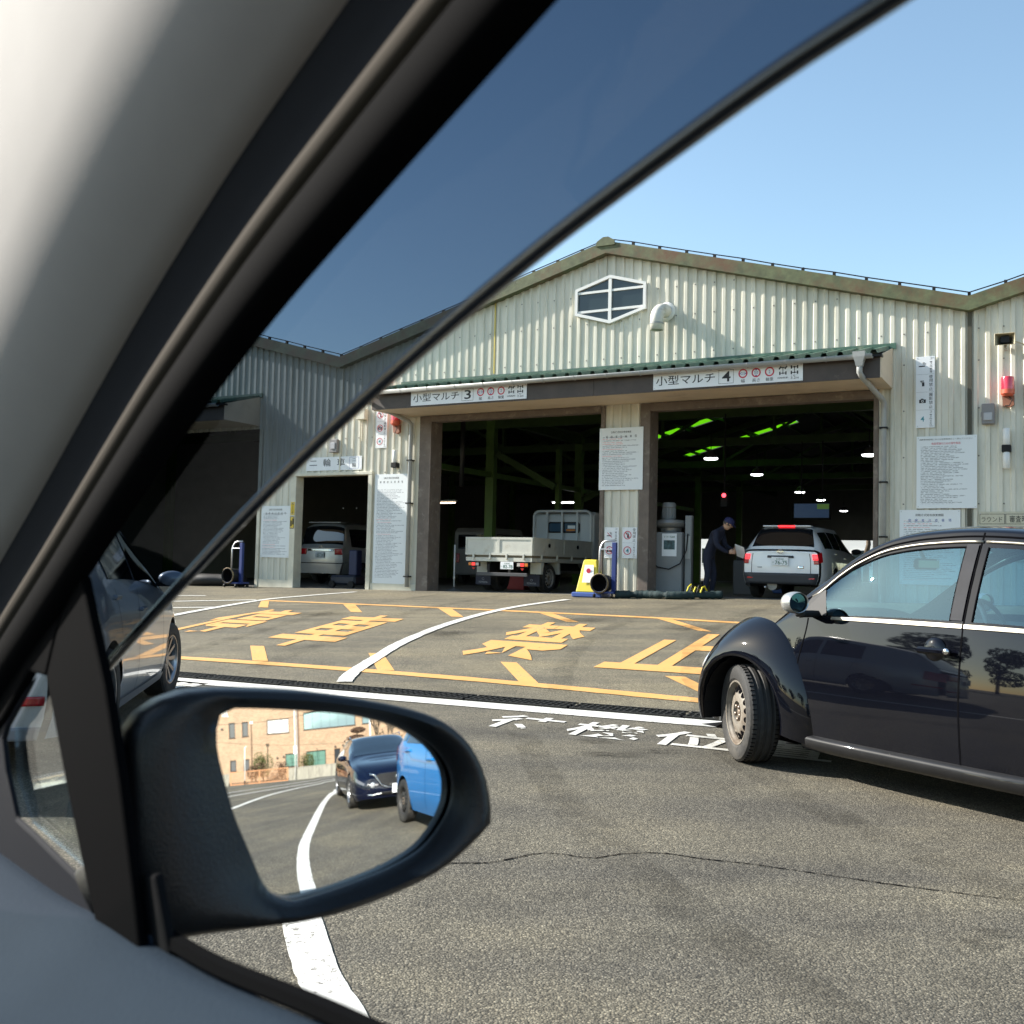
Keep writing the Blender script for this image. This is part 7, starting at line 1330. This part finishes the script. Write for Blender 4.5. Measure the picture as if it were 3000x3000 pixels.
for k in range(0, 15):
    q = max(0.001, k/14); rows.append([mp(0.005 + (a - 0.005)*q*1.01, 0.005 + (b - 0.005)*q*1.01, -((0.005 + (a - 0.005)*q)**2 + (0.005 + (b - 0.005)*q)**2)/(2*RAD)) for a, b in gl_])
mo = MB().grid(rows, closed=True).build('mirror_glass', mirror_mat('door mirror glass', (0.92, 0.94, 0.94)), OWN, smooth=True)
HOUS = pbr('black mirror housing', (0.007, 0.007, 0.008), 0.38, spec=0.4, bump=0.12, bscale=500)
def mixp(a, b, t): return (lerp(a[0], b[0], t), lerp(a[1], b[1], t))
rows = []
for t, c_, ex in ((0.02, -0.001, 0), (0.0, 0.006, 0), (0.25, 0.012, 0), (0.55, 0.020, 0), (0.85, 0.018, 0), (1.0, 0.010, 0), (1.0, -0.004, 0.003)):
    rows.append([mp(*(lambda p, o_: (p[0] + (o_[0] - 0.005)*ex*10*0, p[1]))(mixp(g_, o_, t), o_), c_) for g_, o_ in zip(gl_, ou)])
for s_, c_ in ((1.0, -0.02), (0.97, -0.04), (0.90, -0.062), (0.78, -0.082), (0.6, -0.096), (0.35, -0.104), (0.02, -0.107)):
    rows.append([mp(-0.02 + (o_[0] + 0.02)*s_, 0.0 + o_[1]*s_, c_) for o_ in ou])
MB().grid(rows, closed=True).build('mirror_housing', HOUS, OWN, smooth=True, angle=75)
# mirror foot joining the housing to the door
ft = [mp(-0.10, -0.035, -0.04), mp(-0.13, -0.05, -0.045), mp(-0.158, -0.066, -0.05)]
MB().tube([tuple(p) for p in ft], [0.04, 0.036, 0.03], 16).build('mirror_foot', HOUS, OWN, smooth=True)

# ------------------------------------------------------------------ what lies behind us (seen in the mirror): tiled office block, wall, gate, planting
RA = Vector((27.059, -28.634, 0)); RD = Vector((0.68287, 0.73054, 0)); RN = Vector((0.73054, -0.68287, 0)); RANG = math.atan2(RD.y, RD.x)
def rw_(d, o, z=0): return RA + RD*d + RN*o + Vector((0, 0, z))       # frame: x along the wall, local -y points away from the yard
def at_rear(name, label, cat, d, o, z=-1.07, group=None): return thing(name, label, cat, rw_(d, o, z), RANG, group)
def tilebrick(name):
    m = bpy.data.materials.new(name); m.use_nodes = True; nt = m.node_tree; nt.nodes.clear(); L = nt.links.new
    out = _n(nt, 'ShaderNodeOutputMaterial'); b = _n(nt, 'ShaderNodeBsdfPrincipled'); L(b.outputs[0], out.inputs[0]); b.inputs['Roughness'].default_value = 0.6
    tc = _n(nt, 'ShaderNodeTexCoord'); mp_ = _n(nt, 'ShaderNodeMapping'); mp_.inputs['Rotation'].default_value = (R(90), 0, 0); L(tc.outputs['Object'], mp_.inputs[0])
    br = _n(nt, 'ShaderNodeTexBrick'); br.inputs['Color1'].default_value = (0.37, 0.25, 0.155, 1); br.inputs['Color2'].default_value = (0.27, 0.17, 0.10, 1); br.inputs['Mortar'].default_value = (0.33, 0.27, 0.20, 1)
    br.inputs['Scale'].default_value = 1.0; br.inputs['Brick Width'].default_value = 0.23; br.inputs['Row Height'].default_value = 0.068; br.inputs['Mortar Size'].default_value = 0.005; br.inputs['Bias'].default_value = -0.25
    L(mp_.outputs[0], br.inputs['Vector']); nz = _n(nt, 'ShaderNodeTexNoise'); nz.inputs['Scale'].default_value = 1.2; nz.inputs['Detail'].default_value = 6; L(tc.outputs['Object'], nz.inputs['Vector'])
    mx = _n(nt, 'ShaderNodeMix', data_type='RGBA', blend_type='MULTIPLY'); mx.inputs[0].default_value = 0.5; L(br.outputs['Color'], mx.inputs[6]); rp = _n(nt, 'ShaderNodeValToRGB'); rp.color_ramp.elements[0].position = 0.35; rp.color_ramp.elements[0].color = (0.7, 0.68, 0.64, 1); rp.color_ramp.elements[1].position = 0.65; rp.color_ramp.elements[1].color = (1.1, 1.06, 1.0, 1); L(nz.outputs[0], rp.inputs[0]); L(rp.outputs[0], mx.inputs[7]); L(mx.outputs[2], b.inputs['Base Color'])
    bp = _n(nt, 'ShaderNodeBump'); bp.inputs['Strength'].default_value = 0.4; bp.inputs['Distance'].default_value = 0.01; L(br.outputs['Fac'], bp.inputs['Height']); bp.invert = True; L(bp.outputs[0], b.inputs['Normal'])
    return m
TB = tilebrick('tan brick tiles')
OFF = at_rear('office_building', 'tan brick-tiled office building reflected in the door mirror', 'building', 0, 5.0)
# local frame: x along, -y away from the yard, z up from the ground
wins = [(-0.45, 0.12, 2.95, 4.31, 'grey'), (0.77, 1.33, 2.99, 4.31, 'grey'), (3.06, 5.16, 3.05, 4.36, 'white'), (6.58, 11.9, 3.13, 4.66, 'sky'), (12.62, 13.6, 3.15, 4.66, 'sky'), (-0.37, 0.18, -0.03, 0.94, 'grey'), (0.87, 1.39, -0.06, 0.95, 'grey'), (4.77, 5.95, -0.08, 1.09, 'green'), (6.79, 8.75, -0.26, 1.15, 'green'), (9.61, 10.22, -0.9, 1.13, 'door'), (-6.5, -4.2, 3.0, 4.4, 'sky'), (-6.3, -5.0, -0.1, 1.0, 'grey'), (15.5, 19.0, 3.1, 4.6, 'sky')]
Z0 = 1.07
def wall_with_holes(x0, x1, z0, z1, holes, mat, parent):
    xs = sorted(set([x0, x1] + [h for H in holes for h in H[:2]])); zs = sorted(set([z0, z1] + [h for H in holes for h in H[2:4]])); mb = MB()
    for a, b in zip(xs[:-1], xs[1:]):
        for c_, d in zip(zs[:-1], zs[1:]):
            if any(H[0] < (a + b)/2 < H[1] and H[2] < (c_ + d)/2 < H[3] for H in holes): continue
            mb.add([(a, 0, c_), (b, 0, c_), (b, 0, d), (a, 0, d)], [(0, 1, 2, 3)])
    return mb.build('wall', mat, parent, fixn=False, solid=0.0)
H_ = [(a, b, c_ + Z0, d + Z0) for a, b, c_, d, k in wins]
wall_with_holes(-9, 24, -0.2, 9.5, H_, TB, OFF); MB().box(-9, 24, -12, -0.25, 0, 9.5).build('core', pbr('office core', (0.1, 0.1, 0.1), 0.8), OFF); MB().box(-9.1, 24.1, -12.1, 0.05, 9.5, 9.9).build('parapet', pbr('pale coping', (0.4, 0.36, 0.3), 0.7), OFF)
PN = {'grey': pbr('grey blind pane', (0.10, 0.105, 0.11), 0.15), 'white': pbr('white blind pane', (0.62, 0.62, 0.60), 0.3), 'sky': pbr('sky reflecting pane', (0.30, 0.42, 0.45), 0.08, metal=0.5), 'green': pbr('green office pane', (0.10, 0.20, 0.16), 0.1, spec=0.8), 'door': pbr('dark door pane', (0.03, 0.035, 0.04), 0.2)}
WFD = pbr('dark bronze frame', (0.05, 0.035, 0.028), 0.4)
for a, b, c_, d, k in wins:
    c_ += Z0; d += Z0; f = MB(); t_ = 0.05
    f.box(a, b, -0.14, -0.02, c_, c_ + t_); f.box(a, b, -0.14, -0.02, d - t_, d); f.box(a, a + t_, -0.14, -0.02, c_ + t_, d - t_); f.box(b - t_, b, -0.14, -0.02, c_ + t_, d - t_)
    fo = f.build('window' if k != 'door' else 'door', WFD, OFF); n_ = max(1, round((b - a)/0.75)) if k != 'sky' else max(1, round((b - a)/0.95))
    for j in range(n_):
        xa, xb = lerp(a + t_, b - t_, j/n_), lerp(a + t_, b - t_, (j + 1)/n_); MB().box(xa + 0.012, xb - 0.012, -0.11, -0.10, c_ + t_, d - t_).build('pane', PN[k], fo)
    MB().box(a - 0.04, b + 0.04, -0.02, 0.05, c_ - 0.05, c_).build('sill', WFD, fo)
for x in (5.9, 6.05): MB().tube([(x, 0.06, 0.5), (x, 0.06, 9.4)], 0.045, 8).build('downpipe', pbr('brown pipe', (0.16, 0.09, 0.06), 0.5) if x > 6 else GUT, OFF)
for x, z in ((4.0, 1.9), (4.6, 1.95), (9.7, 2.4), (10.5, 2.45), (-1.1, 4.9)): MB().lathe([(0.09, 0), (0.09, 0.12), (0, 0.14)], 12, Matrix.Translation((x, 0, z)) @ Matrix.Rotation(R(-90), 4, 'X')).build('vent_cap', WFD, OFF)
for k in range(4): MB().box(-0.9 + k*0.13, -0.84 + k*0.13, 0.0, 0.06, 5.9, 6.8).build('louvre_fin', WFRAME, OFF)
# boundary wall and gate
CW = pbr('stained concrete wall', (0.26, 0.245, 0.20), 0.85, var=0.18, vscale=1.5, dirt=(0.12, 0.11, 0.09), dscale=2, dlo=0.52, dhi=0.7, stretch=(2.5, 1, 0.5))
w1 = at_rear('boundary_wall', 'stained grey concrete boundary wall right of the brown gate', 'wall', 4.87, 0.0); MB().box(0, 17, -0.16, 0, -0.1, 0.96).build('wall_body', CW, w1); MB().box(0, 17, -0.18, 0.02, 0.96, 1.02).build('coping', CW, w1)
w2 = at_rear('boundary_wall', 'short stained concrete boundary wall left of the brown gate', 'wall', -9, 0.0); MB().box(0, 8.9, -0.16, 0, -0.1, 0.92).build('wall_body', CW, w2); MB().box(0, 8.9, -0.18, 0.02, 0.92, 0.98).build('coping', CW, w2)
GB = pbr('brown gate paint', (0.42, 0.20, 0.09), 0.5); gt = at_rear('gate', 'brown slatted sliding gate in the concrete wall', 'gate', 0.0, 0.02)
MB().box(0, 4.8, -0.05, 0.0, 0.03, 0.10).build('bottom_rail', GB, gt); MB().box(0, 4.8, -0.05, 0.0, 1.03, 1.10).build('top_rail', GB, gt)
for x in (0.04, 2.4, 4.76): MB().box(x - 0.04, x + 0.04, -0.06, 0.01, 0.0, 1.12).build('post', GB, gt)
for k in range(44): x = 0.14 + k*0.105; MB().box(x - 0.013, x + 0.013, -0.038, -0.012, 0.10, 1.03).build('slat', GB, gt)
rail = at_rear('wire_fence', 'thin wire fence above the concrete boundary wall', 'fence', 4.87, 0.1, -0.05)
for k in range(8): MB().tube([(0.3 + k*2.0, 0, 0), (0.3 + k*2.0, 0, 0.75)], 0.018, 6).build('post', BLACK, rail)
for z in (0.4, 0.72): MB().tube([(0, 0, z), (16.5, 0, z)], 0.008, 5).build('wire', BLACK, rail)
# poles and cables
PW = pbr('white pole', (0.66, 0.66, 0.64), 0.4)
t = at_rear('sign_pole', 'white pole with a small box at the gate', 'pole', 5.38, -0.3); MB().tube([(0, 0, 0), (0, 0, 5.9)], 0.035, 10).build('pole', PW, t, smooth=True); MB().bbox(-0.13, 0.13, -0.1, 0.1, 2.1, 2.75, 0.01).build('box', WHITE, t)
t = at_rear('sign_pole', 'short white pole in front of the brown gate', 'pole', 1.2, -0.35); MB().tube([(0, 0, 0), (0, 0, 2.9), (0.03, 0, 3.0), (0.12, 0, 3.05)], 0.04, 10).build('pole', PW, t, smooth=True); MB().tube([(0, 0, 0), (0, 0, 0.35)], 0.06, 10).build('sleeve', BLACK, t)
t = at_rear('lamp_pole', 'brown pole with a lamp among the shrubs', 'pole', 1.71, 2.0); MB().tube([(0, 0, 0), (0, 0, 5.0)], [0.07, 0.05], 8).build('pole', pbr('brown pole', (0.12, 0.07, 0.04), 0.7), t); MB().bbox(-0.12, 0.12, -0.08, 0.08, 4.95, 5.15, 0.01).build('lamp', WFRAME, t)
t = at_rear('sign_pole', 'tall white pole behind the navy car', 'pole', 12.66, 1.6); MB().tube([(0, 0, 0), (0, 0, 5.4)], 0.07, 10).build('pole', PW, t, smooth=True)
cb = [rw_(-6, 3.5, 4.2 - 0), rw_(1.7, 2.0, 4.0), rw_(6.0, 1.2, 4.2), rw_(9, 0.4, 4.6), rw_(14, -0.8, 5.6)]
o = MB().tube([tuple(p) for p in catmull(cb, 6)], 0.014, 5).build('overhead_cable', BLACK, None); tag(o, 'thin dark overhead cable crossing the office front', 'cable')

# ------------------------------------------------------------------ planting
def leafmat(name, c0, c1, c2):
    m = bpy.data.materials.new(name); m.use_nodes = True; nt = m.node_tree; nt.nodes.clear(); L = nt.links.new
    out = _n(nt, 'ShaderNodeOutputMaterial'); b = _n(nt, 'ShaderNodeBsdfPrincipled'); b.inputs['Roughness'].default_value = 0.6
    g = _n(nt, 'ShaderNodeNewGeometry'); rp = _n(nt, 'ShaderNodeValToRGB'); rp.color_ramp.elements.new(0.5)
    for e, c in zip(rp.color_ramp.elements, (c0, c1, c2)): e.color = (*c, 1)
    L(g.outputs['Random Per Island'], rp.inputs[0]); L(rp.outputs[0], b.inputs['Base Color']); tr = _n(nt, 'ShaderNodeBsdfTranslucent'); L(rp.outputs[0], tr.inputs[0]); mx = _n(nt, 'ShaderNodeMixShader'); mx.inputs[0].default_value = 0.25; L(b.outputs[0], mx.inputs[1]); L(tr.outputs[0], mx.inputs[2]); L(mx.outputs[0], out.inputs[0]); return m
LG = leafmat('dark evergreen leaves', (0.012, 0.028, 0.010), (0.03, 0.06, 0.018), (0.06, 0.10, 0.03)); LB = leafmat('reddish brown leaves', (0.05, 0.025, 0.018), (0.10, 0.055, 0.035), (0.16, 0.09, 0.05)); LY = leafmat('yellow green leaves', (0.03, 0.05, 0.012), (0.09, 0.11, 0.03), (0.16, 0.16, 0.05)); BARK = pbr('bark', (0.10, 0.075, 0.05), 0.9, var=0.3, vscale=8, bump=0.6, bscale=30)
def leaves(blobs, n, size, rng):
    mb = MB()
    tot = sum(b[3]*b[4]*b[5] for b in blobs)
    for cx, cy, cz, rx, ry, rz in blobs:
        for _ in range(max(6, int(n*rx*ry*rz/tot))):
            while True:
                d = Vector((rng.uniform(-1, 1), rng.uniform(-1, 1), rng.uniform(-1, 1)))
                if 0.25 < d.length < 1: break
            d = d.normalized()*d.length**0.45; p = Vector((cx + d.x*rx, cy + d.y*ry, cz + d.z*rz)); a = Vector((rng.gauss(0, 1), rng.gauss(0, 1), rng.gauss(0, 1))).normalized(); b = a.orthogonal().normalized(); q = b.cross(a); s = size*rng.uniform(0.6, 1.3)
            mb.add([p - b*s*0.5, p + q*s*0.32, p + b*s*0.6, p - q*s*0.32], [(0, 1, 2, 3)])
    return mb
def tree(name, label, loc, blobs, n, size, mat, trunk, limbs=(), group=None, seed=1, cat='tree'):
    rng = random.Random(seed); t = thing(name, label, cat, loc, rng.uniform(0, 6), group)
    tm = MB(); tm.tube(trunk[0], trunk[1], 8)
    for pts, rs in limbs: tm.tube(pts, rs, 6)
    tm.build('trunk', BARK, t, smooth=True)
    if n: leaves(blobs, n, size, rng).build('crown', mat, t, fixn=False)
    return t
def shrub(label, d, o, w_, h_, mat, n, size, seed, z=-1.07):
    rng = random.Random(seed); bl = [(rng.uniform(-w_*0.28, w_*0.28), rng.uniform(-0.2, 0.2), h_*rng.uniform(0.4, 0.7), w_*0.3, w_*0.28, h_*0.33) for _ in range(6)]
    t = tree('shrub', label, rw_(d, o, z), bl, n, size, mat, ([(0, 0, 0), (0, 0, h_*0.6)], [0.04, 0.02]), [([(0, 0, 0.1), (w_*0.2, 0.1, h_*0.6)], [0.02, 0.008]), ([(0, 0, 0.1), (-w_*0.2, -0.1, h_*0.65)], [0.02, 0.008])], None, seed, 'shrub'); t.rotation_euler.z = RANG
shrub('tall green shrub behind the brown gate', 2.7, 2.0, 1.9, 2.6, LY, 2600, 0.10, 3); shrub('low reddish shrub at the left behind the gate', 2.05, 1.5, 1.6, 1.75, LB, 1800, 0.08, 4); shrub('low reddish shrub at the right behind the gate', 4.3, 1.5, 1.2, 1.6, LB, 1400, 0.08, 5); shrub('clipped green shrub in front of the green office window', 6.5, 1.6, 1.6, 2.25, LY, 2400, 0.09, 6)
rng = random.Random(9); pads = [(rng.uniform(-0.45, 0.45), rng.uniform(-0.3, 0.3), z, r_, r_, 0.26) for z, r_ in ((3.6, 0.75), (2.95, 0.9), (2.35, 1.0), (1.75, 0.9), (1.2, 0.8))]
tree('topiary_tree', 'cloud-pruned dark topiary tree behind the navy car', rw_(11.4, 1.8, -1.07), pads, 9000, 0.10, LB, ([(0, 0, 0), (0.15, 0, 1.0), (-0.1, 0.05, 2.0), (0.1, 0, 3.5)], [0.12, 0.1, 0.08, 0.04]), [([(0, 0, z), (0.5, 0.1, z + 0.25)], [0.05, 0.02]) for z in (1.0, 1.8, 2.6)], None, 9)
def baretree(label, loc, h, seed, group=None):
    rng = random.Random(seed); limbs = []
    def grow(p, d, l, r_, k):
        q = p + d*l; m_ = p + d*l*0.5 + Vector((rng.uniform(-1, 1), rng.uniform(-1, 1), 0))*l*0.06; limbs.append(([tuple(p), tuple(m_), tuple(q)], [r_, r_*0.85, r_*0.65]))
        if k > 0:
            for _ in range(3 if k > 1 else 4): grow(q if rng.random() < 0.6 else m_, (d + Vector((rng.uniform(-0.8, 0.8), rng.uniform(-0.8, 0.8), rng.uniform(-0.15, 0.5)))).normalized(), l*rng.uniform(0.55, 0.8), r_*0.58, k - 1)
    grow(Vector((0, 0, h*0.28)), Vector((rng.uniform(-.1, .1), 0, 1)).normalized(), h*0.26, h*0.032, 4)
    return tree('bare_tree', label, loc, [], 0, 0, None, ([(0, 0, -0.1), (0, 0, h*0.15), (0, 0, h*0.3)], [h*0.042, h*0.036, h*0.032]), limbs, group, seed)
baretree('bare pollarded tree left of the white pole in the mirror', rw_(13.5, 1.9, -1.07), 5.4, 21, 'bare trees in front of the office'); baretree('bare pollarded tree nearest the blue car in the mirror', rw_(15.0, 1.9, -1.07), 5.2, 22, 'bare trees in front of the office'); baretree('bare tree beyond the far end of the hall', hw(-6.3, 47, 0.7), 5.6, 23)
# trees on the left of the yard, mirrored in the black car's door
spots = [(-44, 2, 9, 'tall', 31), (-46, 9, 10.5, 'tall', 32), (-48, 15, 7, 'bush', 33), (-45, 21, 6.5, 'bush', 34), (-47, 27, 7.5, 'bush', 35), (-49, -5, 8, 'tall', 36), (-50, -13, 7.5, 'bush', 37), (-44, 33, 7, 'bush', 38), (-40, -20, 8, 'bush', 39), (-30, -30, 9, 'bush', 40)]
for i, (x, y, h, kind, sd) in enumerate(spots):
    rng = random.Random(sd)
    if kind == 'tall': bl = [(rng.uniform(-1.2, 1.2), rng.uniform(-1.2, 1.2), h*f_, 1.5 + rng.random(), 1.5 + rng.random(), h*0.11) for f_ in (0.35, 0.5, 0.62, 0.75, 0.86, 0.95)]
    else: bl = [(rng.uniform(-3, 3), rng.uniform(-3, 3), h*rng.uniform(0.35, 0.78), 2.3, 2.3, h*0.2) for _ in range(9)]
    tree('evergreen_tree', ('tall dark tree' if kind == 'tall' else 'broad dark tree') + ' left of the yard, seen reflected in the black car door', (x, y, gz(x, y)), bl, 2600, 0.42, LG, ([(0, 0, -0.2), (0.1, 0, h*0.4), (0, 0.1, h*0.85)], [0.3, 0.22, 0.06]), [([(0, 0, h*0.35), (1.5, 0.6, h*0.55)], [0.12, 0.04]), ([(0, 0, h*0.4), (-1.4, -0.7, h*0.6)], [0.12, 0.04])], 'trees along the left of the yard', sd)
# pale building far beyond the hall
t = at_hall('far_building', 'white low building beyond the open far end of the hall', 'building', -14, 62, 0.4); WB = pbr('white far wall', (0.72, 0.72, 0.70), 0.7)
MB().box(-16, 16, 0, 8, 0, 6.0).build('wall', WB, t); MB().box(-16.3, 16.3, -0.3, 8.3, 6.0, 6.3).build('roof', GUT, t)
for k in range(10):
    f = MB().box(-14 + k*3, -12.4 + k*3, -0.05, 0.02, 1.2, 2.6).build('window', WFRAME, t); MB().box(-13.9 + k*3, -12.5 + k*3, -0.06, -0.051, 1.3, 2.5).build('pane', HPANE, f)
